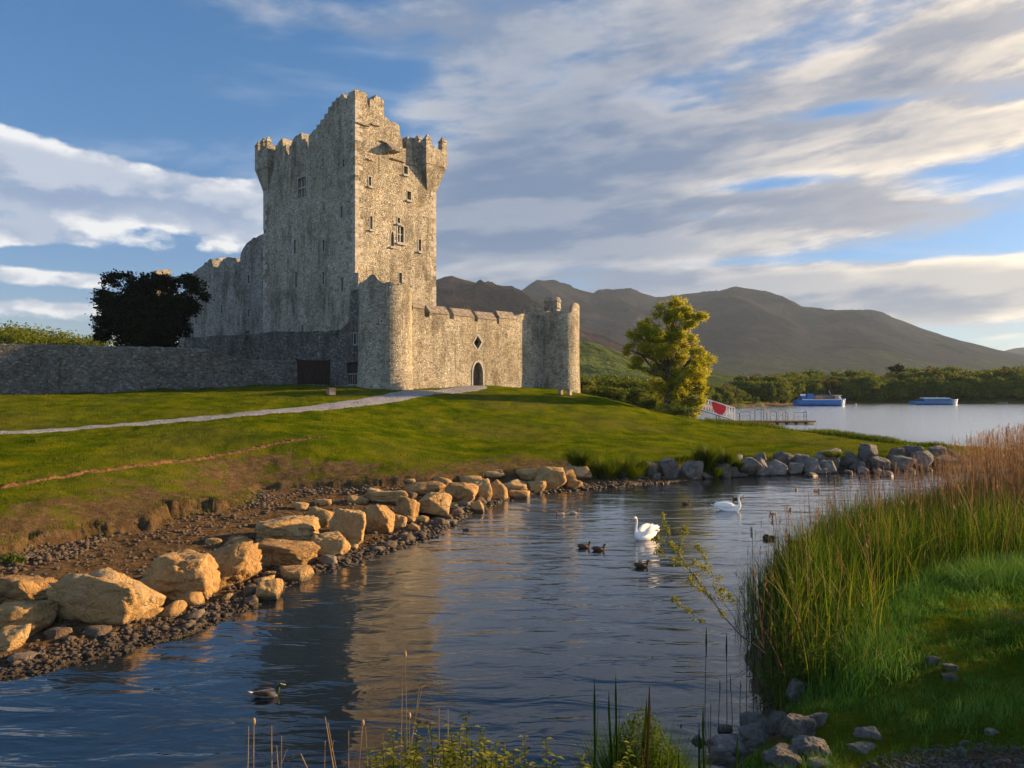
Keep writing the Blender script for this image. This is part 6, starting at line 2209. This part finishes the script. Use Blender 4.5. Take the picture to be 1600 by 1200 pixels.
# cropped grass over the near bank
x, y, r = polar_scatter(230000, 3, 40, 7.0, 34, 51)
z, dirt, wet, q = ground(x, y, True)
rad = np.hypot(x, y)
cl = fbm(x * .9, y * .9, 0, 4, 81)
k = (q['db'] > .35) & (q['z2'] >= q['z1']) & (r.uniform(0, 1, len(x)) > dirt * 1.15) & (r.uniform(-.9, .3, len(x)) < cl)
x, y, z, rad, cl = x[k], y[k], z[k], rad[k], cl[k]
n = len(x)
ch = fbm(x * 3.1, y * 3.1, 0, 3, 83)
h = r.uniform(.03, .12, n) * (1 + 1.2 * np.clip(cl, 0, 1) + 1.3 * np.clip(ch, 0, 1))
o = blades('bank_turf', x, y, z - .01, h, np.clip(rad * .0006, .005, .016), r.uniform(0, .11, n), M['bankblade'], 2, 52, tintf=np.clip(.40 + cl * .5 + ch * .5 + r.normal(0, .22, n), 0, 1))
tag(o, 'shaded short grass of the near bank at the right', 'grass', kind='stuff')
# tangled taller grass between reeds and turf
polyT = [(4.2, 11.6), (4.3, 10.2), (5.4, 10.3), (6.6, 11.5), (7.6, 13.0), (8.8, 14.6), (12.5, 15.8), (20, 17.5), (20, 20), (10, 18), (7, 15), (5.2, 13)]
x, y, z, dirt, q, r = bank_pts(90000, polyT, 61)
n = len(x)
cl = fbm(x * 1.4, y * 1.4, 0, 3, 63)
h = r.uniform(.18, .55, n) * (1 + .6 * cl) * np.clip(.25 + sdist(x, y, polyT) * .9, .25, 1)
k = r.uniform(0, 1, n) < np.clip(.12 + sdist(x, y, polyT) * 1.1 + cl * .4, .05, 1)
x, y, z, h, cl = x[k], y[k], z[k], h[k], cl[k]; n = len(x)
o = blades('rough_grass', x, y, np.maximum(z, 0) - .02, h, r.uniform(.006, .014, n), r.uniform(.05, .5, n) * h, M['bankblade'], 4, 62, droop=.9, tintf=np.clip(.35 + cl * .5 + r.normal(0, .25, n), 0, 1))
tag(o, 'rough long grass between the reeds and the trodden turf', 'grass', kind='stuff')

# dry brown reeds with feathery heads
def reed_lines(name, x, y, z, h, lean, az, rad, seed, head=True, mat='reeddry', parent=None):
    """stems as thin three sided tubes plus a plume at the tip and a couple of leaves"""
    r = np.random.default_rng(seed)
    n = len(x)
    K = 5
    ts = np.linspace(0, 1, K)
    rows = []
    lx, ly = np.cos(az), np.sin(az)
    for t in ts:
        b = lean * t ** 1.7
        cz = z + h * t - lean * .15 * t ** 2
        cx, cy = x + lx * b, y + ly * b
        rr_ = rad * (1 - .6 * t)
        for k in range(3):
            a = 2 * math.pi * k / 3
            rows.append(np.stack([cx + rr_ * math.cos(a), cy + rr_ * math.sin(a), cz], 1))
    V = np.stack(rows, 1)
    fq = []
    for i in range(K - 1):
        for k in range(3):
            fq.append([i * 3 + k, i * 3 + (k + 1) % 3, (i + 1) * 3 + (k + 1) % 3, (i + 1) * 3 + k])
    nv = 3 * K
    Fs = (np.array(fq)[None] + (np.arange(n) * nv)[:, None, None]).reshape(-1, 4)
    Vs = [V.reshape(-1, 3)]; FF = [Fs]; off = n * nv
    tint = r.uniform(.2, .9, n)
    T = [np.repeat(tint, nv)]
    if head:
        # plume: several short spikes hanging to the lee side
        hk = r.uniform(0, 1, n) < .55
        xi, yi = x[hk] + lx[hk] * lean[hk], y[hk] + ly[hk] * lean[hk]
        zi = (z + h - lean * .15)[hk]
        m_ = len(xi)
        for j in range(9):
            f = j / 8
            L = r.uniform(.05, .11, m_) * (1.15 - .6 * f)
            zz = zi - .20 + .24 * f
            a = az[hk] + r.normal(0, .7, m_)
            p0 = np.stack([xi, yi, zz], 1)
            p1 = p0 + np.stack([np.cos(a) * L * .55, np.sin(a) * L * .55, L * .8], 1)
            w = np.stack([-np.sin(a), np.cos(a), 0 * a], 1) * .009
            q = np.stack([p0, (p0 + p1) / 2 + w, p1, (p0 + p1) / 2 - w], 1).reshape(-1, 3)
            Vs.append(q); FF.append(np.arange(m_ * 4).reshape(m_, 4) + off); off += m_ * 4
            T.append(np.repeat(np.clip(tint[hk] - .15, 0, 1), 4))
    lk = r.uniform(0, 1, n) < .6
    m_ = int(lk.sum())
    for j in range(2):
        f = r.uniform(.3, .85, m_)
        p0 = np.stack([x[lk] + lx[lk] * lean[lk] * f ** 1.7, y[lk] + ly[lk] * lean[lk] * f ** 1.7, z[lk] + h[lk] * f], 1)
        a = r.uniform(0, 6.28, m_); L = r.uniform(.12, .35, m_)
        p1 = p0 + np.stack([np.cos(a) * L * .5, np.sin(a) * L * .5, L * .8], 1)
        w = np.stack([-np.sin(a), np.cos(a), 0 * a], 1) * .008
        q = np.stack([p0, (p0 + p1) / 2 + w, p1, (p0 + p1) / 2 - w], 1).reshape(-1, 3)
        Vs.append(q); FF.append(np.arange(m_ * 4).reshape(m_, 4) + off); off += m_ * 4
        T.append(np.repeat(tint[lk], 4))
    return link_mesh(name, np_mesh(name, np.concatenate(Vs), [np.concatenate(FF)], dict(tint=np.concatenate(T))), M[mat], parent)


# green reed bed
polyG = [(4.1, 12.35), (4.15, 11.3), (4.7, 10.8), (5.6, 11.4), (6.6, 12.7), (7.6, 14.6), (10, 16.6), (14, 17.8), (20, 19), (32, 24), (44, 34), (50, 45), (34, 44), (26, 41.5), (18, 34), (12, 28.5), (8.4, 24), (6.2, 20), (5.0, 16.5), (4.5, 14)]
x, y, z, dirt, q, r = bank_pts(150000, polyG, 71)
n = len(x)
cl = fbm(x * .8, y * .8, 0, 3, 73)
edge = sdist(x, y, polyG)
k = (r.uniform(0, 1, n) < np.clip(.35 + .8 * edge + cl * .5, .2, 1)) & (np.abs(x / y) < .74) & (r.uniform(0, 1, n) < np.clip(24 / y, .35, 1))
x, y, z, cl, edge = x[k], y[k], z[k], cl[k], edge[k]
n = len(x)
hb = np.interp(y, [11, 12.4, 14, 18, 22, 26, 32, 44], [1.0, 1.75, 1.95, 1.7, 1.4, 1.05, .75, .6])
cm = fbm(x * 2.3, y * 2.3, 0, 3, 75)
h = hb * r.uniform(.45, 1.0, n) ** .8 * (1 + .38 * cl + .30 * cm) * np.clip(.50 + edge * .55, .45, 1)
k = r.uniform(-1.1, .5, n) < cm + .25
x, y, z, cl, edge, h, cm = x[k], y[k], z[k], cl[k], edge[k], h[k], cm[k]; n = len(x)
o = blades('green_reeds', x, y, np.maximum(z, -.3) - .05, h, r.uniform(.012, .024, n), np.abs(r.normal(.06, .20, n)) * h, M['reedgreen'], 5, 72, droop=.8, tintf=np.clip(.38 + .25 * cl + .3 * cm + r.normal(0, .30, n), 0, 1))
tag(o, 'dense stand of green reeds along the near bank', 'reeds', kind='stuff')
# last year's dead stems leaning through the green
x, y, z, dirt, q, r = bank_pts(5200, polyG, 76)
k = (np.abs(x / y) < .74)
x, y, z = x[k], y[k], z[k]; n = len(x)
h = np.interp(y, [11, 13, 18, 26, 44], [1.2, 1.9, 1.9, 1.6, 1.3]) * r.uniform(.5, 1.15, n)
o = reed_lines('dead_reeds', x, y, np.maximum(z, -.2), h, np.abs(r.normal(0, .45, n)), r.uniform(0, 6.28, n), np.full(n, .0055), 77)
tag(o, 'dead brown stems scattered through the green reeds', 'reeds', kind='stuff')
# broad leaves at the foot of the reed bed
x, y, z, dirt, q, r = bank_pts(1500, [(4.1, 12.2), (4.5, 11.3), (5.2, 11.5), (5.4, 13.0), (5.0, 14.2), (4.6, 13.6)], 74)
n = len(x)
hz = r.uniform(.05, .75, n)
V = []
az = r.uniform(0, 6.28, n); s = r.uniform(.03, .06, n)
ux, uy = np.cos(az), np.sin(az)
tz = r.uniform(-.6, .5, n)
c = np.stack([x, y, np.maximum(z, 0) + hz], 1)
u = np.stack([ux, uy, tz], 1) * s[:, None]; v = np.stack([-uy, ux, 0 * ux], 1) * s[:, None] * .45
Vq = np.stack([c - u, c + v, c + u, c - v], 1).reshape(-1, 3)
o = link_mesh('undergrowth', np_mesh('undergrowth', Vq, [np.arange(n * 4).reshape(n, 4)], dict(tint=np.repeat(r.uniform(0, .5, n), 4))), M['reedgreen'])
tag(o, 'dark leafy undergrowth low in the reed bed', 'undergrowth', kind='stuff')

polyD = [(8.2, 24.2), (10, 21.5), (12.5, 21), (17, 22.5), (30, 27), (44, 36), (46, 46), (34, 45.5), (26, 42.5), (18.5, 36.5), (13, 31.5), (9.8, 27.5)]
x, y, z, dirt, q, r = bank_pts(16000, polyD, 111)
n = len(x)
e = sdist(x, y, polyD)
px_ = x / y * F + 800
dens = np.interp(px_, [1180, 1290, 1400, 1470, 1530, 1640], [.03, .06, .11, .24, .65, .95])
k = r.uniform(0, 1, n) < dens
x, y, z, e = x[k], y[k], z[k], e[k]; n = len(x)
px_ = x / y * F + 800
topy = np.interp(px_, [1200, 1290, 1340, 1400, 1450, 1500, 1550, 1600, 1700], [770, 742, 735, 722, 715, 690, 676, 668, 660])
zt_ = EYE - (topy - 600) / F * y
zb = np.maximum(z, -.4)
h = (zt_ - zb) * r.uniform(.62, 1.08, n)
h = np.clip(h, .9, 4.0)
o = reed_lines('dry_reeds', x, y, zb, h, r.uniform(.02, .30, n), r.normal(2.6, .9, n), np.full(n, .009), 113)
tag(o, 'thick stand of dry brown reeds behind the green ones at the right', 'reeds', kind='stuff')

# thin outlying dry reeds in the water, each of them countable
lone = [(1296, 745, 860, 22.5, 1), (1306, 748, 868, 22.3, 1), (1322, 760, 880, 22, 0), (1270, 768, 880, 21, 0), (1331, 738, 856, 23, 1), (1350, 742, 850, 23.4, 1), (1362, 752, 860, 23, 0), (1314, 776, 872, 21.8, 0),
        (1212, 808, 968, 17.6, 1), (1178, 826, 1050, 14.8, 1), (1236, 838, 985, 16.8, 1), (1239, 788, 962, 17.8, 0), (1222, 800, 972, 17.4, 0), (1372, 740, 848, 24, 1), (1384, 733, 846, 24.4, 1), (1396, 748, 850, 24.2, 0), (1340, 765, 866, 22.8, 0)]
for i, (px, pt_, pb_, Y, hd) in enumerate(lone):
    x0 = pix_w(px, Y); zt0 = EYE - (pt_ - 600) / F * Y
    zb0 = -.25
    rs = random.Random(i + 500)
    lab = ('tall thin dry reed with a feathery head standing clear of the green reeds' if hd else 'thin bare dry reed stem standing clear of the green reeds')
    o = thing('dry_reed', lab, 'reed', (x0, Y, zb0), 0, 'single dry reeds at the edge of the water')
    st = MB()
    ln = rs.uniform(-.16, .02)
    H = zt0 - zb0
    pts = [(ln * t ** 1.8, 0, H * t) for t in (0, .25, .5, .75, 1)]
    st.tube(pts, [.010, .009, .008, .006, .004], 5)
    st.build('stem', M['reeddry'], o)
    if hd:
        hm = MB()
        for j in range(16):
            f = j / 15
            b = Vector(pts[-1]) + Vector((0, 0, -.20 + .22 * f)); a = rs.uniform(2.2, 4.4)
            L = rs.uniform(.05, .10)
            hm.tube([b, b + Vector((math.cos(a) * L * .4, math.sin(a) * L * .3, L * .3)), b + Vector((math.cos(a) * L * .7, math.sin(a) * L * .5, L * .1))], [.005, .008, .001], 4)
        hm.build('seed_head', M['reeddry'], o)

# upright green shoots standing in the near water (pixels: x, top, foot)
M['shoot'] = simple_mat('dark_shoot', (0.022, 0.040, 0.012), .7, .3, .3)
for i, (px, pt_, pb_, w) in enumerate([(1101, 978, 1118, 3.2), (1136, 987, 1120, 3.0), (1122, 1060, 1130, 2.2), (1145, 1052, 1122, 1.6), (1166, 1018, 1112, 2.4), (1156, 1062, 1118, 1.4), (1178, 975, 1108, 2.4), (1187, 1092, 1125, 1.2), (1110, 1096, 1150, 1.3)]):
    Y = EYE * F / (pb_ - 600)
    x0 = pix_w(px, Y); H = (pb_ - pt_) / F * Y + .25
    o = thing('reed_shoot', 'dark upright reed shoot standing in the water left of the reed bank', 'reed', (x0, Y, -.25), 0, 'reed shoots in the near water')
    rs = random.Random(900 + i)
    ln = rs.uniform(-.04, .03)
    mb = MB(); mb.tube([(0, 0, 0), (ln * .5, 0, H * .5), (ln, 0, H * .86)], [.007, .006, .004], 5); mb.build('stem', M['shoot'], o)
    hh = H * .86; ww = w / F * Y
    mb = MB()
    for a in (0, 1.2, 2.4):
        dx, dy = math.cos(a) * ww * .5, math.sin(a) * ww * .5
        mb.face([(ln - dx * .4, -dy * .4, hh - H * .16), (ln + dx * .4, dy * .4, hh - H * .16), (ln + dx, dy, hh - .02), (ln + dx * .3, dy * .3, H), (ln - dx * .6, -dy * .6, hh + .02)])
    mb.build('leaf', M['shoot'], o, fix=False)

# leaning willow branch reaching out over the water
BYd = 12.6
wb0 = P(1190, 1016, BYd)
wl = thing('willow_branch', 'dark leaning branch with tufts of small yellow green leaves reaching left over the water', 'branch', wb0)
def wbp(px, py, dy=0): 
    p = P(px, py, BYd + dy)
    return p - wb0
lines = [([(1196, 1022), (1180, 1008), (1160, 995), (1148, 982), (1132, 965), (1115, 940), (1102, 925), (1088, 903), (1072, 885), (1060, 866), (1048, 850), (1040, 825), (1036, 806)], .016, .25),
         ([(1152, 984), (1148, 965), (1133, 945), (1122, 925), (1112, 895), (1100, 870), (1090, 855)], .007, .3),
         ([(1170, 978), (1158, 962), (1150, 945), (1140, 930)], .004, .1),
         ([(1145, 984), (1115, 978), (1098, 972), (1080, 958), (1066, 948), (1053, 937)], .006, -.1),
         ([(1102, 925), (1085, 918), (1078, 905)], .005, .1), ([(1072, 885), (1055, 878), (1040, 868), (1028, 862)], .005, 0), ([(1060, 866), (1062, 850), (1066, 838), (1070, 828)], .004, .1), ([(1048, 850), (1036, 846), (1024, 843)], .004, 0),
         ([(1112, 895), (1098, 888), (1086, 880)], .003, .2), ([(1133, 945), (1128, 925), (1126, 905)], .003, .2), ([(1192, 1020), (1178, 1038), (1160, 1055), (1130, 1068), (1108, 1072)], .004, .0),
         ([(1190, 1020), (1150, 1058), (1115, 1060), (1080, 1055), (1052, 1048)], .004, .1), ([(1196, 1024), (1190, 1050), (1186, 1070), (1188, 1080)], .006, .1)]
bm_ = MB()
rs = random.Random(4)
tufts = []
for li, (pts, r0, dy) in enumerate(lines):
    q = [wbp(a, b, dy * i / len(pts) * 3) for i, (a, b) in enumerate(pts)]
    bm_.tube(q, [r0 * (1 - .75 * i / (len(q) - 1)) for i in range(len(q))], 6)
    if li < 10:
        st_i = 0 if li > 3 else (3 if li == 0 else 2)
        for i in range(st_i, len(q) - 1):
            for j in range(3 if li else 4):
                if li == 0 and i < 4 : continue
                tufts.append(q[i].lerp(q[i + 1], rs.random()))
        tufts += [q[-1]] * 3
bm_.build('stem', M['twig'], wl, smooth=True, fix=False)
V, T = [], []
for c in tufts:
    rad = rs.uniform(.04, .085)
    for k in range(rs.randint(18, 28)):
        d = Vector((rs.gauss(0, 1), rs.gauss(0, 1), rs.gauss(.35, 1))).normalized()
        b = c + d * rad * rs.uniform(.1, .9)
        L = rs.uniform(.026, .046); u = (d + Vector((rs.uniform(-.6, .6),) * 3)).normalized(); w = u.orthogonal().normalized()
        w = (Matrix.Rotation(rs.uniform(0, 3.14), 3, u) @ w) * L * .30
        V += [b, b + u * L * .5 + w, b + u * L, b + u * L * .5 - w]
        T += [rs.random()] * 4
n = len(V) // 4
link_mesh('leaves', np_mesh('leaves', np.array([v[:] for v in V]), [np.arange(n * 4).reshape(n, 4)], dict(tint=T)), M['sprigleaf'], wl)


# ------------------------------------------------------------------ plants at the photographer's feet
def stalk(px, pt_, Y, mat, lab, grp, seed, w=.006, lean=0.0, head=None, zb=None):
    x0 = pix_w(px, Y); g0 = gz(x0, Y) if zb is None else zb
    H = EYE - (pt_ - 600) / F * Y - g0
    rs = random.Random(seed)
    o = thing('dry_stalk' if mat in ('reeddry', 'straw') else 'grass_shoot', lab, 'stalk', (x0 - lean * H, Y, g0 - .03), 0, grp)
    mb = MB()
    k = 6
    bend = rs.uniform(-.03, .03)
    pts = [(lean * H * t + bend * math.sin(t * 3.1), rs.uniform(-.01, .01), (H + .03) * t) for t in [i / k for i in range(k + 1)]]
    mb.tube(pts, [w * (1 - .6 * i / k) for i in range(k + 1)], 5)
    mb.build('stem', M[mat], o)
    if head == 'bud':
        b = Vector(pts[-1])
        hm = MB(); hm.ellip(b + Vector((0, 0, .0)), (.013, .013, .028), 8, 6); hm.build('seed_head', M[mat], o)
    elif head == 'blade':
        b0, b1 = Vector(pts[2]), Vector(pts[-1])
        hm = MB()
        for s in (-1, 1):
            a = Vector(pts[2 + (s > 0)])
            hm.face([a + Vector((0, 0, 0)), a + Vector((s * .022, .01, H * .22)), a + Vector((s * .035, .01, H * .42)), a + Vector((s * .008, 0, H * .2))])
        hm.face([Vector(pts[3]) + Vector((-.006, 0, 0)), Vector(pts[3]) + Vector((.008, 0, 0)), b1 + Vector((.010, 0, -H * .1)), b1 + Vector((0, 0, .05)), b1 + Vector((-.010, 0, -H * .1))])
        hm.build('leaf', M[mat], o, fix=False)
    elif head == 'branch':
        hm = MB()
        for s in range(5):
            a = Vector(pts[2 + s % 4]); e = a + Vector((rs.uniform(-.10, .10), rs.uniform(-.05, .05), rs.uniform(.04, .12)))
            hm.tube([a, (a + e) / 2 + Vector((0, 0, .01)), e], [w * .5, w * .4, w * .3], 4)
        hm.build('side_twigs', M[mat], o)
    return o


M['straw'] = simple_mat('straw_stalk', (0.34, 0.22, 0.10), .8, .2, .3)
GD = 'dry stalks at the bottom edge'
SD = 'thin straw coloured dry stalk rising from the bottom edge over the dark water'
for i, (px, pt_, ln, hd) in enumerate([(396, 1128, .04, 'bud'), (389, 1135, 0, None), (424, 1135, -.04, None), (440, 1150, .06, 'branch'), (432, 1165, -.1, None), (508, 1120, -.16, 'branch'), (512, 1130, -.22, None), (508, 1158, .05, None),
                                       (567, 1130, .03, 'bud'), (571, 1136, -.02, 'branch'), (545, 1142, -.06, None), (598, 1146, -.10, None), (633, 1022, .0, 'bud'), (629, 1060, .02, None), (655, 1075, .18, None), (660, 1072, .2, None),
                                       (686, 1107, .0, None), (700, 1108, .05, None), (640, 1118, .0, 'bud'), (728, 1125, .25, None), (470, 1178, -.5, 'branch'), (560, 1172, .3, None), (668, 1130, -.15, 'branch')]):
    stalk(px, pt_, 5.6 + (i % 5) * .22, 'straw', SD, GD, 1200 + i, .0052 + .0014 * (i % 3), ln, hd)
GS = 'green shoots at the bottom edge'
for i, (px, pt_, ln, hd, m_) in enumerate([(929, 1064, -.01, 'blade', 'reedgreen'), (962, 1058, .01, 'blade', 'reedgreen'), (951, 1082, -.02, 'blade', 'reedgreen'), (1099, 1106, -.02, 'blade', 'reedgreen'), (1152, 1150, .05, 'blade', 'reedgreen'),
                                           (1010, 1095, .05, 'blade', 'reedgreen'), (1092, 1135, .03, 'blade', 'reedgreen'), (1060, 1180, .02, 'blade', 'reedgreen')]):
    stalk(px, pt_, 6.3 + (i % 3) * .2, m_, 'upright green reed shoot with blade leaves rising from the bottom edge', GS, 1300 + i, .006, ln, hd)
stalk(1015, 1074, 6.0, 'reeddry', 'thick pale dry reed stem standing in the grass tuft at the bottom', None, 1400, .011, .01, 'blade')
stalk(1106, 1120, 6.2, 'reeddry', 'thin reddish dry stem between the bottom grass tuft and the near rocks', None, 1401, .005, -.02)


def tuft(px, py, w, h, Y, lab, seed, n, mat='reedgreen', bw=.007, tint=(.1, .7)):
    x0 = pix_w(px, Y)
    r = np.random.default_rng(seed)
    wd, hd = w / F * Y, h / F * Y
    zt0 = EYE - (py - h / 2 - 600) / F * Y
    g0 = gz(x0, Y)
    a, q = r.uniform(0, 6.28, n), np.sqrt(r.uniform(0, 1, n))
    x = np.cos(a) * q * wd * .36; y = np.sin(a) * q * wd * .3
    H = (zt0 - g0)
    hh = H * r.uniform(.5, 1.0, n) * (1 - .3 * q)
    o = blades('grass_tuft', x, y, 0 * x - .02, hh, r.uniform(.6, 1.3, n) * bw, q * wd * .3 + r.uniform(0, .05, n), M[mat], 4, seed, droop=.6, azl=a + r.normal(0, .5, n), tintf=np.clip(r.uniform(*tint, n), 0, 1))
    o.location = (x0, Y, g0)
    # small leaves up the stems
    m_ = n * 3
    a2 = r.uniform(0, 6.28, m_); q2 = np.sqrt(r.uniform(0, 1, m_))
    c = np.stack([np.cos(a2) * q2 * wd * .42, np.sin(a2) * q2 * wd * .36, H * r.uniform(.2, .9, m_) * (1 - .45 * q2 ** 2)], 1)
    s = r.uniform(.012, .028, m_)[:, None]; d = r.normal(size=(m_, 3)); d /= np.linalg.norm(d, axis=1)[:, None]
    e = np.cross(d, r.normal(size=(m_, 3))); e /= np.linalg.norm(e, axis=1)[:, None]
    V = np.stack([c - d * s, c + e * s * .35, c + d * s, c - e * s * .35], 1).reshape(-1, 3)
    lf = link_mesh('leaves', np_mesh('leaves', V, [np.arange(m_ * 4).reshape(m_, 4)], dict(tint=np.repeat(r.uniform(*tint, m_), 4))), M['bushleaf'], o)
    tag(o, lab, 'grass tuft')
    return o
tuft(1003, 1140, 150, 120, 6.9, 'bushy dark green grass tuft at the bottom right of centre', 2001, 3200, bw=.010)
tuft(1055, 1170, 70, 60, 6.9, 'low green tuft against the long flat rock', 2002, 600)


def leafy_plant(px, pt_, Y, lab, seed, spread=.12, nst=5):
    x0 = pix_w(px, Y); g0 = gz(x0, Y)
    H = EYE - (pt_ - 600) / F * Y - g0
    t = thing('leafy_plant', lab, 'plant', (x0, Y, g0 - .02), 0, 'leafy plants along the bottom edge')
    rs = random.Random(seed)
    sm, V, T = MB(), [], []
    for s in range(nst):
        tx_, ty2 = rs.gauss(0, spread), rs.gauss(0, spread * .6)
        hh = H * (1 if s == 0 else rs.uniform(.6, .95))
        pts = [Vector((tx_ * q ** 1.3, ty2 * q ** 1.3, hh * q)) for q in (0, .3, .6, .85, 1)]
        sm.tube(pts, [.005, .004, .003, .0025, .0015], 5)
        for k in range(22):
            f = .35 + .65 * k / 21
            i = min(3, int(f * 4)); b = pts[i].lerp(pts[i + 1], min(1, f * 4 - i)) if i < 4 else pts[-1]
            for s2 in (0, 1):
                a = k * 2.4 + s2 * 3.14 + rs.uniform(-.4, .4)
                L = rs.uniform(.045, .095) * (1.15 - .4 * f)
                u = Vector((math.cos(a), math.sin(a), rs.uniform(-.1, .7))).normalized(); w = u.cross(Vector((0, 0, 1))).normalized() * L * .24
                dr = Vector((0, 0, -L * .25))
                V += [b, b + u * L * .5 + w, b + u * L + dr, b + u * L * .5 - w]
                T += [rs.uniform(.1, 1)] * 4
    sm.build('stems', M['bushleaf'], t, fix=False)
    n = len(V) // 4
    link_mesh('leaves', np_mesh('leaves', np.array([v[:] for v in V]), [np.arange(n * 4).reshape(n, 4)], dict(tint=T)), M['sprigleaf'], t)
    return t
for i, (px, pt_, ns) in enumerate([(592, 1186, 5), (618, 1168, 6), (640, 1160, 6), (662, 1164, 6), (688, 1150, 6), (712, 1142, 7), (738, 1128, 4), (728, 1150, 6), (752, 1158, 6), (775, 1170, 6), (803, 1172, 5), (820, 1180, 5), (858, 1186, 4), (925, 1188, 4), (965, 1186, 4), (650, 1178, 6), (700, 1172, 6), (740, 1176, 6), (790, 1184, 5)]):
    leafy_plant(px, pt_ - 24, 5.4 + (i % 4) * .2, 'yellow green leafy weed sprouting from the bottom edge in the middle', 3000 + i, .11, ns + 4)
x, y, r = polar_scatter(26000, -22, 24, 5.0, 8.0, 99)
z = ground(x, y)
k = (z > .5) & (y < 7.4) & (x < 3.2)
x, y, z = x[k], y[k], z[k]; n = len(x)
o = blades('verge_grass', x, y, z - .01, r.uniform(.05, .20, n), np.full(n, .006), r.uniform(.0, .1, n), M['reedgreen'], 3, 98, tintf=r.uniform(.1, .8, n))
tag(o, 'grass of the steep verge at the very bottom of the photo', 'grass', kind='stuff')

# ------------------------------------------------------------------ the air over the lake and mountains
hz = MB()
hz.box((300, 2100, 195), (9000, 5400, 395))
hm_, g_, bs_ = new_mat('lake_haze')
g_.nt.nodes.remove(bs_)
pv = g_.n('VolumePrincipled')
pv.inputs['Color'].default_value = (.55, .74, 1.0, 1)
pv.inputs['Density'].default_value = .00008
pv.inputs['Anisotropy'].default_value = .1
g_.nt.links.new(pv.outputs[0], [n for n in hm_.node_tree.nodes if n.type == 'OUTPUT_MATERIAL'][0].inputs['Volume'])
HAZE = True
if HAZE:
    tag(hz.build('haze', hm_), 'thin bluish evening haze over the lake and mountains', 'haze', kind='stuff')
